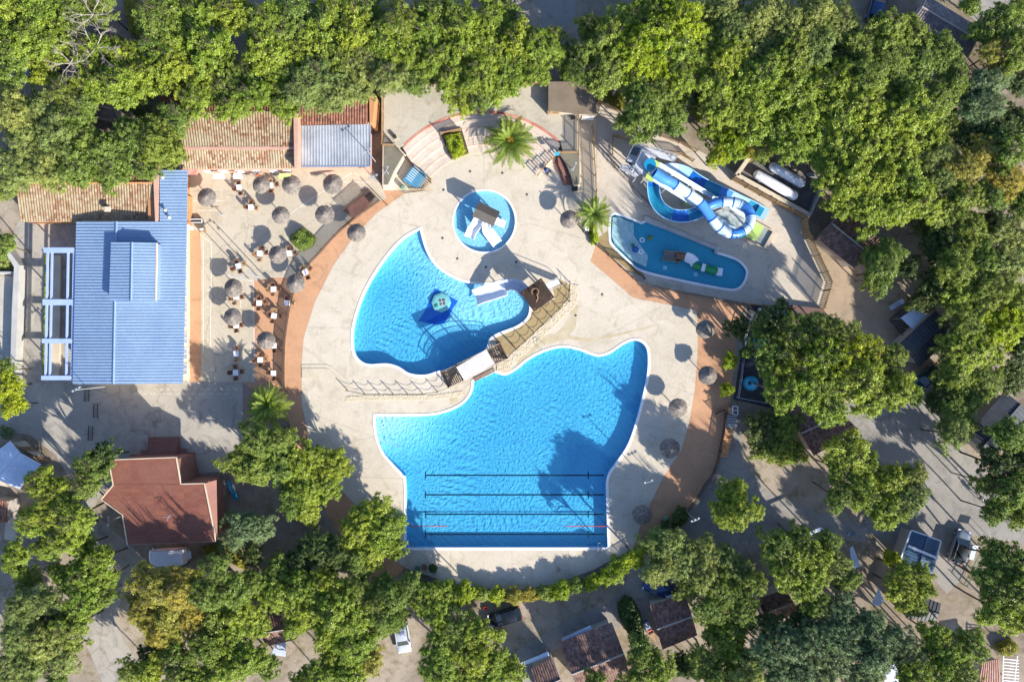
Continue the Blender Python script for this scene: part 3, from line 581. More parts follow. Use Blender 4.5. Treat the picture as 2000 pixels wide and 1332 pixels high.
b = MB(); p = W(338, 1005, HR); b.tube([p, p + Vector((0, 0, 1.5))], .03, 6); b.beam(p + Vector((-.5, 0, 1.4)), p + Vector((.5, 0.1, 1.4)), .03); b.beam(p + Vector((-.2, -.4, 1.2)), p + Vector((.2, .4, 1.2)), .03); b.build('aerial', M_steel, t)
t = thing('entrance_steps', 'wide terracotta steps descending from the red-roofed house', 'steps', W(330, 880))
for k, (pts, z) in enumerate((([(257, 890), (257, 887), (276, 887), (276, 878), (290, 878), (291, 853), (352, 853), (354, 875), (364, 876), (364, 883), (381, 883), (383, 940), (356, 944), (348, 896)], .2), ([(292, 860), (350, 860), (352, 881), (362, 884), (376, 889), (378, 938), (357, 944), (349, 896), (292, 896)], .42), ([(294, 868), (349, 868), (350, 892), (294, 896)], .62))):
    b = MB(); b.prism(P2(pts), -.03 + .01 * k, z); b.build('step', M_terrashade, t)  # shade over the terracotta steps is painted into their colour
# --- white roofed hut far left
t = thing('white_roofed_hut', 'hut with bluish white ribbed roof at the left edge', 'hut', W(40, 910))
walls(t, P2([(-30, 885), (28, 876), (78, 908), (42, 944), (-30, 930)]), 2.5, M_cream)
ribbed('west_roof_slope', W(20, 861, 2.7), W(-38, 905, 2.7), W(-8, 935, 3.1), W(39, 884, 3.1), M_wroof, t, sp=.3)
ribbed('east_roof_slope', W(80, 907, 2.7), W(38, 955, 2.7), W(-8, 935.5, 3.12), W(39, 884.5, 3.12), M_wroof, t, sp=.3)
t = thing('timber_deck', 'cream and brown striped timber deck beside the white roofed hut', 'deck', W(65, 890))
for k in range(4):
    b = MB(); f = k / 4; b.prism(P2([(26 + 56 * f, 864 + 32 * f), (26 + 56 * (f + .25), 864 + 32 * (f + .25)), (48 + 52 * (f + .25), 860 + 42 * (f + .25)), (48 + 52 * f, 860 + 42 * f)]), 0, .25); b.build('deck_board_field', M_tanwood if k % 2 else M_cream, t)
# --- bungalows -------------------------------------------------------------
def bungalow(name, label, px, z, m_, mw, cat='bungalow', ridge=None, sp=.30, kind='tile', rise=.6, porch=None, axis=0, zw=None):
    """px: 4 roof corners (a,b,c,d) at eaves; the ridge joins the middles of a-d and b-c (axis 0)"""
    c0 = W(sum(p[0] for p in px) / 4, sum(p[1] for p in px) / 4, z); t = thing(name, label, cat, (c0.x, c0.y, 0))
    q = [W(*p, z) for p in px]
    walls(t, [Vector((c0.x + (v.x - c0.x) * .88, c0.y + (v.y - c0.y) * .88, 0)) for v in q], z - .12, mw)
    if rise == 0: ribbed('roof', q[0], q[1], q[2], q[3], m_, t, sp=sp, amp=.05, kind=kind); return t
    r0 = (q[0] + q[3]) / 2 + Vector((0, 0, rise)); r1 = (q[1] + q[2]) / 2 + Vector((0, 0, rise))
    ribbed('roof_slope', q[0], q[1], r1, r0, m_, t, sp=sp, amp=.05, kind=kind); ribbed('roof_slope', q[3], q[2], r1 + Vector((0, 0, .006)), r0 + Vector((0, 0, .006)), m_, t, sp=sp, amp=.05, kind=kind)
    b = MB(); b.tube([r0 + Vector((0, 0, .05)), r1 + Vector((0, 0, .05))], .10, 8); b.build('ridge_cap', m_ if kind != 'tile' else mw, t)
    for a, e in ((q[0], q[3]), (q[1], q[2])):
        g = MB(); n_ = ((q[1] - q[0]).normalized()) * (.02 if a is q[0] else -.02); i0 = c0 + (a - c0) * .88; i1 = c0 + (e - c0) * .88; m3 = (i0 + i1) / 2
        g.prism([(i0.x, i0.y), (i1.x, i1.y), (i1.x + (c0.x - m3.x) * .03, i1.y + (c0.y - m3.y) * .03), (i0.x + (c0.x - m3.x) * .03, i0.y + (c0.y - m3.y) * .03)], z - .15, z - .05); g.build('gable_board', mw, t)
    return t
M_slate = mat('dark_metal_roof', (.030, .036, .045), (.05, .055, .062), rough=.5, scale=.8)
M_slateG = tilemat('grey_tiles', [(.17, .15, .15), (.24, .21, .20), (.13, .12, .13), (.22, .18, .17)], (.32, .26, .22), (.5, .7))
M_capb = mat('chalet_wall', (.42, .37, .32), (.36, .32, .28), scale=.7)
bungalow('tiled_bungalow', 'bungalow with long grey tiled roof in the top right corner', [(1811, -8), (1915, 56), (1892, 112), (1780, 44)], 3.0, M_slateG, M_capb)
bungalow('tiled_bungalow', 'bungalow with striped brown tiles right of the paddling area fence', [(1648, 412), (1730, 478), (1668, 524), (1596, 466)], 3.0, M_tileD, M_capb)
bungalow('tiled_bungalow', 'bungalow with dark brown double-slope roof right of the filter yard', [(1532, 800), (1610, 778), (1676, 838), (1590, 890)], 3.0, M_tileD, M_capb)
t = bungalow('dark_chalet', 'chalet with nearly black roof and pale border beside the white canopy', [(1828, 606), (1756, 672), (1796, 716), (1868, 650)], 3.0, M_slate, M_capb, cat='chalet', sp=.45, kind='metal', rise=.35)
t2 = thing('white_canopy', 'square white canopy joined to the dark chalet terrace', 'canopy', W(1783, 622)); b = MB(); b.prism(P2([(1759, 621), (1790, 600), (1811, 616), (1783, 643)], 2.4), 2.35, 2.42); b.build('canopy_sheet', M_wroof, t2)
for x, y in ((1760, 622), (1790, 603), (1809, 618), (1782, 642)):
    b = MB(); p = W(x, y, 2.35); b.tube([(p.x, p.y, 0), tuple(p)], .04, 6); b.build('post', M_steel, t2)
t2 = thing('chalet_terrace', 'small dark timber terrace with low rail beside the dark chalet', 'terrace', W(1760, 628)); b = MB()
b.prism(P2([(1737, 625), (1768, 598), (1800, 640), (1772, 662)]), 0, .25); b.build('terrace_floor', mat('grey_timber', (.16, .14, .12), (.11, .10, .09), scale=3), t2)
b = MB(); b.beam(W(1737, 625, .9), W(1768, 598, .9), .08); b.beam(W(1737, 625, .9), W(1765, 657, .9), .08); b.beam(W(1737, 625, .5), W(1765, 657, .5), .06); b.build('rail', M_brown, t2)
bungalow('dark_chalet', 'chalet with dark ribbed roof near the right edge of the camp', [(1962, 764), (1888, 850), (1936, 900), (2016, 812)], 3.0, M_slate, M_capb, cat='chalet', sp=.45, kind='metal', rise=.4)
bungalow('small_cabin', 'small cabin with two-tone striped roof and white ridge', [(1779, 1034), (1757, 1096), (1822, 1120), (1838, 1058)], 2.7, mat('navy_roof_sheet', (.04, .10, .17), (.06, .12, .19), rough=.4), M_capb, cat='cabin', sp=.34, kind='metal', rise=.35)
t = [o for o in COL.objects if o.name == 'small_cabin'][0]
b = MB(); b.beam(W(1780, 1035, 2.95), W(1838, 1056, 2.95), .12); b.beam(W(1838, 1057, 2.95), W(1826, 1098, 3.0), .14); b.beam(W(1774, 1066, 3.25), W(1831, 1090, 3.25), .30, .1); b.beam(W(1779, 1036, 2.95), W(1757, 1096, 2.95), .16); b.build('white_trim', M_white, t)
bungalow('tiled_bungalow', 'bungalow with purple-brown tiles beneath the hedge at the bottom', [(1268, 1182), (1338, 1160), (1362, 1240), (1294, 1268)], 3.0, M_tileD, M_capb)
bungalow('tiled_bungalow', 'bungalow with brown tiles and white front strip at the bottom centre', [(1093, 1254), (1195, 1215), (1240, 1330), (1140, 1370)], 3.0, M_tileD, M_capb)
bungalow('tiled_bungalow', 'bungalow with brown tiles cut by the bottom edge, left of another', [(1036, 1306), (1078, 1284), (1110, 1360), (1060, 1380)], 3.0, M_tileD, M_capb)
bungalow('tiled_bungalow', 'bungalow with dark tiles nearly hidden by trees at the lower right', [(1478, 1170), (1535, 1150), (1560, 1196), (1500, 1220)], 3.0, M_tileD, M_capb)
bungalow('tiled_bungalow', 'dark tiled bungalow peeping through the trees at the lower left', [(500, 1204), (548, 1200), (572, 1250), (520, 1262)], 3.0, M_tileD, M_capb)
bungalow('tiled_bungalow', 'bungalow with red-striped tiles beside the slatted pergola, bottom right', [(1918, 1292), (1952, 1286), (1956, 1352), (1908, 1352)], 2.8, tilemat('pink_tiles', [(.50, .26, .18), (.40, .20, .14), (.56, .32, .24)], (.5, .33, .25)), M_capb, rise=0, axis=1)
bungalow('dark_chalet', 'dark flat-roofed chalet partly under the trees, lower right', [(1790, 1160), (1838, 1178), (1826, 1216), (1770, 1206)], 2.7, M_slate, M_capb, cat='chalet', sp=.45, kind='metal', rise=.2)
bungalow('tiled_bungalow', 'dark red tiled hut at the left edge under the trees', [(-20, 975), (12, 978), (14, 1020), (-20, 1020)], 2.8, M_tileR, M_capb, rise=0)
bungalow('dark_chalet', 'dark chalet hidden between the forest trees, upper left', [(95, 160), (215, 195), (230, 235), (140, 220)], 2.8, M_slateG, M_capb, cat='chalet', rise=.4)
# pale strips: awnings / tent edges
for lab, pts, z in (('white awning in front of the bottom centre bungalow', [(1097, 1247), (1153, 1221), (1157, 1229), (1098, 1254)], 2.5), ('long white awning by the road, left of the bungalows', [(1008, 1298), (1070, 1272), (1073, 1280), (1012, 1303)], 2.5), ('white awning above the bungalow under the hedge', [(1300, 1165), (1332, 1153), (1337, 1158), (1304, 1170)], 2.5),
    ('long pale awning between trees right of the lone tree', [(1550, 1050), (1604, 1029), (1609, 1034), (1560, 1056)], 2.6), ('pale blue sail over the tent at the lower right', [(1660, 1070), (1666, 1066), (1681, 1106), (1664, 1112)], 2.3), ('pale tarpaulin between the dark trees at the lower right', [(1716, 1148), (1727, 1173), (1718, 1184), (1702, 1180)], 1.8),
    ('white square awning between trees at the lower left', [(540, 1250), (558, 1250), (558, 1282), (530, 1278)], 2.2), ('beige tarpaulin beside the trees at the left edge', [(12, 1010), (30, 1010), (32, 1058), (8, 1052)], 2.0), ('pale blue tarpaulin at the bottom edge, lower right', [(1732, 1296), (1752, 1292), (1760, 1345), (1726, 1345)], 2.2),
    ('beige tarpaulin beneath the trees at the lower left', [(52, 1112), (72, 1108), (70, 1140), (48, 1142)], 2.0), ('cream roof corner right of the silver car', [(1945, 1063), (1965, 1068), (1960, 1082), (1938, 1078)], 2.3), ('white tarp corner inside the big tree left of the cabin', [(1757, 1104), (1766, 1102), (1768, 1118), (1758, 1116)], 2.0)):
    q = P2(pts, z); c = sum(q, Vector((0, 0, 0))) / 4; t = thing('awning', lab, 'awning', (c.x, c.y, 0)); b = MB(); b.prism(q, z - .04, z); b.build('cloth', M_cream if 'beige' in lab or 'cream' in lab else M_wroof, t)
    for v in q: b = MB(); v2 = c + (v - c) * .9; b.tube([(v2.x, v2.y, -.03), (v2.x, v2.y, z - .04)], .03, 6); b.build('pole', M_steel, t)
# trellis bottom right
t = thing('slatted_pergola', 'white slatted pergola beside the red-striped roof', 'pergola', W(1975, 1310))
for k in range(8): b = MB(); y = 1286 + k * 6; b.beam(W(1958, y, 2.4), W(1990, y + 3, 2.4), .10, .06); b.build('slat', M_white, t)
b = MB(); b.beam(W(1987, 1280, 2.35), W(1981, 1335, 2.35), .1); b.beam(W(1960, 1280, 2.35), W(1958, 1335, 2.35), .1); b.build('beam', M_white, t)
for p in ((1987, 1281), (1981, 1334), (1960, 1281), (1958, 1334)): b = MB(); q = W(*p, 2.3); b.beam((q.x, q.y, 0), tuple(q), .1); b.build('post', M_white, t)
# left yard wall
b = MB(); b.prism(P2([(0, 455), (3, 452), (52, 520), (49, 600), (43, 745), (34, 745), (38, 600), (42, 524)]), -.03, 1.5); tag(b.build('boundary_wall', mat('pale_wall', (.46, .44, .40), (.38, .37, .34), scale=.6)), 'long pale concrete wall left of the forecourt lane', 'wall')
b = MB(); b.prism(P2([(0, 532), (36, 532), (36, 536), (0, 536)]), -.03, 1.0); tag(b.build('boundary_wall', MATS['pale_wall']), 'short low wall between the green plot and pale yard', 'wall')
# ------------------------------------------------------------ stage and amphitheatre
t = thing('stage_terrace', 'raised concrete terrace with red-edged curved front above the pool', 'terrace', W(945, 240))
ctr = W(945, 436)
def arc(r, a0, a1, n=40): return [ctr + Vector((math.sin(math.radians(a0 + (a1 - a0) * k / n)) * r * S, math.cos(math.radians(a0 + (a1 - a0) * k / n)) * r * S, 0)) for k in range(n + 1)]
HT = 1.2
A_ = arc(214, -47, 44)
b = MB(); b.prism([W(752, 168), W(752, 290), W(772, 290)] + A_ + [W(1098, 300), W(1129, 300), W(1129, 222), W(1071, 222), W(1071, 168)], -.03, HT); b.build('terrace_floor', M_stage, t)
b = MB(); AA = arc(214.5, -46, 43); BB = arc(210, -46, 43); b.prism(AA + BB[::-1], .5, HT + .015); b.build('red_edge', M_tred, t)
rr = [212, 199, 184, 168, 152, 137]
for k in range(5):
    z = HT - .22 * (k + 1); a0, a1 = [(-47.5, 45), (-49, 46), (-51, 47), (-53.5, 48), (-56, 49)][k]
    b = MB(); b.prism(arc(rr[k], a0, a1) + arc(rr[k + 1], a0 - 1, a1 + 1)[::-1], -.02 + k * .001, z); o = b.build('tier', M_step, t)
    b = MB(); b.prism(arc(rr[k + 1] + 1.2, a0, a1) + arc(rr[k + 1] - .2, a0, a1)[::-1], z - .06, z + .006); b.build('tier_nosing', M_pinkwall if k % 2 else M_cream, t)
t = thing('side_platform', 'mossy grey slab platform left of the amphitheatre tiers', 'platform', W(770, 330))
b = MB(); b.prism(P2([(751, 286), (774, 286), (794, 306), (776, 338), (763, 367), (750, 367)]), -.03, 1.35); b.build('platform_body', M_cream, t)
b = MB(); b.prism(P2([(753, 288), (772, 288), (791, 307), (773, 338), (761, 365), (753, 365)]), 1.34, 1.38); b.build('slab_top', M_slab, t)
t = thing('side_platform', 'mossy grey slab platform right of the amphitheatre tiers', 'platform', W(1112, 335))
pr = P2([(1090, 302), (1131, 302), (1131, 366), (1120, 366), (1114, 346), (1104, 322)])
b = MB(); b.prism(pr, -.03, 1.25); b.build('platform_body', M_cream, t)
cm = sum(pr, Vector()) / len(pr); b = MB(); b.prism([cm + (p - cm) * .94 for p in pr], 1.24, 1.28); b.build('slab_top', M_slab, t)
t = thing('curved_stair', 'curved terracotta stair between the right slab and the deck', 'steps', W(1095, 340))
for k, (ro, ri) in enumerate(((170, 162), (162, 156))):
    b = MB(); 
b = MB(); b.prism(P2([(1086, 306), (1092, 304), (1104, 324), (1114, 347), (1119, 362), (1100, 362), (1094, 344), (1082, 322)]), 0, .16); b.build('lower_step', M_terrashade, t)  # all three steps: terracotta with its shade put into the colour
b = MB(); b.prism(P2([(1087, 307), (1092, 305), (1103, 325), (1112, 347), (1116, 356), (1102, 356), (1096, 341), (1085, 320)]), .15, .34); b.build('middle_step', M_terrashade, t)
b = MB(); b.prism(P2([(1089, 310), (1092, 308), (1101, 325), (1109, 345), (1100, 345), (1090, 324)]), .33, .6); b.build('upper_step', M_terrashade, t)
# brown-roofed kiosk
t = thing('stage_kiosk', 'low building with plain brown flat roof right of the stage', 'building', W(1120, 195))
b = MB(); b.prism(P2([(1074, 172), (1156, 172), (1160, 235), (1135, 235), (1074, 226)]), -.03, 2.6); b.build('wall', M_cream, t)
b = MB(); b.prism(P2([(1071, 160), (1112, 160), (1158, 170), (1167, 225), (1131, 223), (1071, 216)], 2.8), 2.6, 2.8); b.build('roof', mat('brown_roof_felt', (.21, .16, .11), (.17, .13, .09), scale=.5, fine=.15), t)
b = MB(); b.box(W(1148, 231, 1.3), (1.5, .06, 1.6)); b.build('white_shutter', M_white, t)
# storage bay with blue container
t = thing('blue_container', 'blue metal bin with slatted lid inside the fenced wedge', 'container', W(808, 345))
b = MB(); b.prism(P2([(808, 322), (833, 340), (812, 368), (786, 352)], .9), 0, .9); b.build('body', mat('container_blue', (.09, .25, .36), (.07, .21, .31), rough=.5), t)
for k in range(7):
    f = .1 + k * .12; b = MB(); b.beam(W(808 - 22 * f + 3, 322 + 30 * f, .96), W(808 - 22 * f + 14, 322 + 30 * f + 9, .96), .10, .05); b.build('lid_slat', M_paleg, t)
# ------------------------------------------------------------ fences
def seglen(pts): return [(pts[i + 1] - pts[i]).length for i in range(len(pts) - 1)]
def fence(name, label, px, h=1.2, m=M_tanwood, z0=0, sp=.22, bw=.10, bt=.03, post=2.0, pw=.10, mp=None, rails=(.25, .85), cat='fence', world=None, railw=.05, group=None, smooth=0):
    pts = world or ([W(a, b, z0) for a, b in px] if not smooth else [Vector((p.x, p.y, z0)) for p in smooth_loop(px, smooth, False)])
    c = sum(pts, Vector()) / len(pts); t = thing(name, label, cat, (c.x, c.y, z0), group=group)
    tot = sum(seglen(pts))
    def at(s):
        for i, L in enumerate(seglen(pts)):
            if s <= L or i == len(pts) - 2: return pts[i].lerp(pts[i + 1], min(1, s / max(L, 1e-6))), (pts[i + 1] - pts[i]).normalized()
            s -= L
    b = MB(); n = int(tot / sp)
    for k in range(n + 1):
        p, d = at(tot * k / n); b.box((p.x, p.y, p.z + h * .5 + .03), (bw, bt, h * .92), math.atan2(d.y, d.x))
    b.build('pickets' if bw < .06 else 'boards', m, t)
    for r in rails:
        b = MB()
        for i in range(len(pts) - 1): b.beam(pts[i] + Vector((0, 0, h * r)), pts[i + 1] + Vector((0, 0, h * r)), railw, railw * 1.3)
        b.build('rail', mp or m, t)
    n = max(1, int(tot / post)); me = None
    for k in range(n + 1):
        p, d = at(tot * k / n)
        if me is None: b = MB(); b.box((0, 0, h * .53), (pw, pw, h * 1.06)); b.box((0, 0, h * 1.07), (pw * 1.25, pw * 1.25, .04)); me = b.mesh(); me.materials.append(mp or m)
        o = bpy.data.objects.new('post', me); COL.objects.link(o); o.parent = t; o.location = p - Vector((c.x, c.y, z0)); o.rotation_euler.z = math.atan2(d.y, d.x)
    return t
# patio railing (dark brown bars), slatted shadow on the walk
RAIL = dict(m=M_brown, sp=.17, bw=.10, bt=.04, post=2.3, pw=.10, rails=(.10, .98))
fence('patio_railing', 'dark brown bar railing curving along the patio above the terracotta walk', [(742, 393), (718, 410), (690, 431), (655, 462), (625, 495), (600, 522), (586, 545), (573, 577), (566, 605), (558, 660), (556, 700), (556, 750), (561, 765)], h=1.1, smooth=4, **RAIL)
fence('ramp_railing', 'short brown railing at the top end of the patio by the gate', [(728, 372), (752, 396), (757, 402)], h=1.1, **RAIL)
fence('ramp_railing', 'brown railing on the inner side of the red ramp', [(672, 412), (688, 398), (712, 377)], h=1.1, **RAIL)
fence('walk_railing', 'brown bar railing on the right side walk above the orange stair', [(1398, 808), (1413, 800)], h=1.1, **RAIL)
fence('walk_railing', 'long brown bar railing between the right walk and the road', [(1416, 806), (1410, 850), (1400, 895), (1388, 930), (1376, 945)], h=1.1, smooth=3, **RAIL)
fence('walk_railing', 'brown bar gate railing at the lower right end of the walk', [(1374, 948), (1358, 975), (1342, 994)], h=1.1, **RAIL)
fence('deck_railing', 'dark railing along the curved bottom edge of the pool deck', [(790, 1111), (830, 1128), (880, 1142), (930, 1151), (1000, 1156), (1080, 1146), (1160, 1117), (1240, 1075), (1300, 1030), (1338, 998)], h=1.1, smooth=4, **{**RAIL, 'm': mat('fence_green', (.10, .11, .08), (.07, .08, .06))})
# amphitheatre fences
fence('tier_railing', 'brown railing down the left side of the amphitheatre tiers', [(751, 262), (786, 302), (810, 330), (842, 358)], h=1.0, z0=.6, **RAIL)
fence('tier_fence', 'tan slatted fence down the right side of the amphitheatre tiers', [(1090, 300), (1070, 320), (1050, 344)], h=1.1, z0=.3, m=M_tanwood, sp=.33, bw=.13)
fence('wedge_fence', 'tan slatted fence along the right side of the storage wedge', [(843, 354), (829, 373), (802, 371)], h=1.1, m=M_tanwood, sp=.26, bw=.12)
fence('wedge_fence', 'dark brown slatted fence along the upper side of the storage wedge', [(797, 314), (843, 353)], h=1.1, m=M_redwood, sp=.16)
fence('terrace_fence', 'tan slatted fence along the left edge of the stage terrace', [(748, 186), (748, 284)], h=1.1, z0=1.2, m=M_tanwood, sp=.16)
fence('terrace_fence', 'short tan fence at the lower left corner of the terrace', [(750, 285), (770, 285)], h=.9, z0=1.2, m=M_tanwood, sp=.16)
fence('terrace_fence', 'tan slatted fence on the back edge of the terrace, left part', [(752, 167), (880, 167)], h=1.0, z0=1.2, m=M_tanwood, sp=.2)
fence('terrace_fence', 'tan slatted fence on the back edge of the terrace, right part', [(985, 167), (1072, 167)], h=1.0, z0=1.2, m=M_tanwood, sp=.2)
fence('terrace_fence', 'tan fence between the terrace and the brown kiosk roof', [(1070, 168), (1070, 224)], h=1.5, z0=1.2, m=M_tanwood, sp=.2)
fence('terrace_fence', 'tan fence below the brown kiosk roof', [(1071, 224), (1129, 222)], h=1.5, z0=1.2, m=M_tanwood, sp=.2)
fence('terrace_fence', 'tan fence along the right edge of the terrace', [(1129, 223), (1129, 300)], h=1.5, z0=1.2, m=M_tanwood, sp=.2)
fence('terrace_fence', 'tan fence above the right mossy slab', [(1090, 300), (1128, 300)], h=1.2, z0=1.2, m=M_tanwood, sp=.2)
# slide area fences
fence('palisade_fence', 'tall tan palisade between the pool deck and the slide area', [(1156, 248), (1161, 330), (1164, 385), (1162, 440)], h=1.4, sp=.2)
fence('palisade_fence', 'tan palisade above the entry to the slide area', [(1168, 202), (1210, 222)], h=1.4, sp=.22)
fence('palisade_fence', 'tan palisade behind the slide tower', [(1196, 268), (1215, 272), (1238, 282)], h=1.3, sp=.2)
fence('palisade_fence', 'short tan fence left of the slide tower', [(1196, 268), (1195, 305)], h=1.1, sp=.2)
fence('palisade_fence', 'tan palisade above the slide tower, under the trees', [(1290, 268), (1330, 282), (1358, 298)], h=1.4, sp=.22)
fence('palisade_fence', 'tan palisade right behind the white tower deck', [(1300, 300), (1330, 304), (1352, 316)], h=1.3, sp=.22)
fence('palisade_fence', 'long tan palisade in front of the two white tanks', [(1428, 352), (1500, 392), (1566, 428)], h=1.7, sp=.24, bw=.14)
fence('palisade_fence', 'tan palisade bending down the right side of the slide area', [(1563, 432), (1565, 455), (1611, 553), (1596, 603)], h=2.7, sp=.22, bw=.14)
fence('palisade_fence', 'tan palisade below the slide area above the filter yard', [(1462, 594), (1500, 600), (1545, 602)], h=1.6, sp=.22, bw=.14)
fence('palisade_fence', 'brown palisade from the palm down along the orange walk', [(1164, 480), (1188, 500), (1244, 552), (1300, 565), (1380, 580), (1456, 594)], h=1.2, m=M_brown, mp=M_tanwood, sp=.18, bw=.08)
fence('palisade_fence', 'tan gate fence left of the small pool corner', [(1196, 504), (1222, 512), (1258, 545)], h=1.2, m=M_brown, sp=.2, bw=.05)
fence('path_railing', 'steel handrail running along the path left of the slides', [(1186, 306), (1200, 330), (1240, 372), (1268, 402), (1290, 424)], h=1.0, m=M_brown, sp=1.5, bw=.05, rails=(.55, 1.0), post=1.5, pw=.06)
fence('filter_yard_railing', 'grey steel railing on the left side of the filter yard', [(1467, 612), (1452, 660), (1444, 740), (1438, 775)], h=1.2, m=M_steel, sp=2.0, bw=.04, rails=(.5, 1.0), post=2.0, pw=.06)
fence('filter_yard_railing', 'grey steel railing on the bottom side of the filter yard', [(1438, 776), (1492, 786)], h=1.2, m=M_steel, sp=2.0, bw=.04, rails=(.5, 1.0), post=2.0, pw=.06)
fence('green_fence', 'green mesh fence between the car and the right trees', [(1912, 1078), (1880, 1140)], h=1.2, m=mat('green_paint', (.05, .16, .08), (.04, .12, .06)), sp=.25, bw=.03)
# ------------------------------------------------------------ rope fences on the pool wall
def ropefence(label, posts, h=1.15, levels=(.5, .95)):
    pts = [W(*p) for p in posts]; c = sum(pts, Vector()) / len(pts); t = thing('rope_fence', label, 'rope fence', (c.x, c.y, 0))
    for p in pts: b = MB(); b.tube([p, p + Vector((0, 0, h))], .055, 8); b.cone(p + Vector((0, 0, h)), .075, .05, .05, 8); b.build('post', M_brown, t)
    for lv in levels:
        for a, e in zip(pts, pts[1:]):
            q = [a.lerp(e, u / 8) + Vector((0, 0, h * lv - .28 * (1 - (2 * u / 8 - 1) ** 2))) for u in range(9)]; b = MB(); b.tube(q, .022, 5); b.build('rope', M_brown, t)
ropefence('rope fence with dark posts along the low wall left of the bridge', [(679, 762), (713, 769), (741, 769), (768, 769), (796, 769), (826, 769), (855, 765), (877, 756)])
ropefence('rope fence with dark posts along the wet path right of the bridge', [(1007, 681), (1026, 666), (1043, 650), (1061, 634), (1078, 620), (1094, 604), (1112, 589), (1112, 569), (1112, 551)])
M_rock = mat('rubble_stone', (.60, .51, .36), (.52, .43, .29), scale=2.5, bump=.5, bscale=6, fine=.2, fscale=5)
def rock_strip(label, path, w, h=.10):
    t = MB(); L = [W(*p) for p in path]; Lo = []; Ro = []
    for i in range(len(L)):
        d = (L[min(i + 1, len(L) - 1)] - L[max(i - 1, 0)]).normalized(); nn = Vector((-d.y, d.x, 0)); Lo.append(L[i] + nn * w / 2); Ro.append(L[i] - nn * w / 2)
    for i in range(len(L) - 1): t.prism([Lo[i], Lo[i + 1], Ro[i + 1], Ro[i]], -.01, h * .55)
    for i in range(len(L) - 1):
        d = L[i + 1] - L[i]; nn = Vector((-d.y, d.x, 0)).normalized(); n = int(d.length * w / .035)
        for k in range(n):
            p = L[i] + d * random.random() + nn * (random.random() - .5) * w; r = random.uniform(.08, .15); hh = h * random.uniform(.6, .95)
            m = random.choice((5, 6, 7)); a0 = random.random() * 6; pl = [(p.x + r * random.uniform(.8, 1.15) * math.cos(a0 + 6.283 * q / m), p.y + r * random.uniform(.8, 1.15) * math.sin(a0 + 6.283 * q / m)) for q in range(m)]
            vs = [(x, y, h * .3) for x, y in pl] + [(p.x + (x - p.x) * .7, p.y + (y - p.y) * .7, hh) for x, y in pl]
            t.add(vs, [(q, (q + 1) % m, m + (q + 1) % m, m + q) for q in range(m)] + [tuple(range(m, 2 * m))])
    tag(t.build('stone_wall', M_rock), label, 'stone wall')
rock_strip('low rubble stone wall from the bridge up to the slide tower', [(978, 722), (1000, 702), (1050, 656), (1100, 608), (1118, 588), (1122, 556)], 1.1)
rock_strip('low rubble stone wall under the rope fence left of the bridge', [(676, 780), (720, 777), (850, 776), (905, 768)], .6, .07)
rock_strip('rounded rubble stone bank at the right foot of the bridge', [(970, 716), (998, 716)], 1.3, .12)
# ------------------------------------------------------------ bridge
t = thing('footbridge', 'arched footbridge with pale canopy and dark slatted ends between the pools', 'bridge', W(928, 712))
a = W(868, 742); e = W(986, 684); d = (e - a); Lb = d.length; d.normalize(); nn = Vector((-d.y, d.x, 0)); wb = 1.05
def bz(s): return .10 + 1.15 * math.sin(math.pi * s) ** .8
def strip(name, s0, s1, m, gap=0, n=20, w=wb, th=.05, zo=0):
    b = MB()
    for k in range(n):
        u0 = s0 + (s1 - s0) * k / n; u1 = s0 + (s1 - s0) * (k + 1 - gap) / n; p0 = a + d * Lb * u0; p1 = a + d * Lb * u1; z0_, z1_ = bz(u0) + zo, bz(u1) + zo
        vs = []
        for p, z in ((p0, z0_), (p1, z1_)):
            for sgn in (-1, 1): vs += [(p.x + nn.x * w * sgn, p.y + nn.y * w * sgn, z), (p.x + nn.x * w * sgn, p.y + nn.y * w * sgn, z - th)]
        b.add(vs, [(0, 2, 6, 4)[::-1], (1, 5, 7, 3)[::-1], (0, 4, 5, 1)[::-1], (2, 3, 7, 6)[::-1], (0, 1, 3, 2), (4, 6, 7, 5)])
    return b.build(name, m, t)
M_brdeck = mat('pale_deck_mat', (.60, .56, .52), (.52, .48, .44), scale=1.2, fine=.15)
strip('slatted_end', 0, .24, M_brown, .38, 8); strip('middle_planks', .24, .76, M_brown, .12, 18, th=.07); strip('slatted_end', .76, 1, M_brown, .38, 8)
qc = P2([(891, 717), (950, 682), (966, 711), (907, 744)], 3.6); b = MB(); b.prism(qc, 3.52, 3.6); b.build('pale_canopy', M_brdeck, t)
cc_ = sum(qc, Vector()) / 4
for v in qc: v2 = cc_ + (v - cc_) * .95; b = MB(); b.beam((v2.x, v2.y, .6), (v2.x, v2.y, 3.55), .10); b.build('canopy_post', M_brown, t)
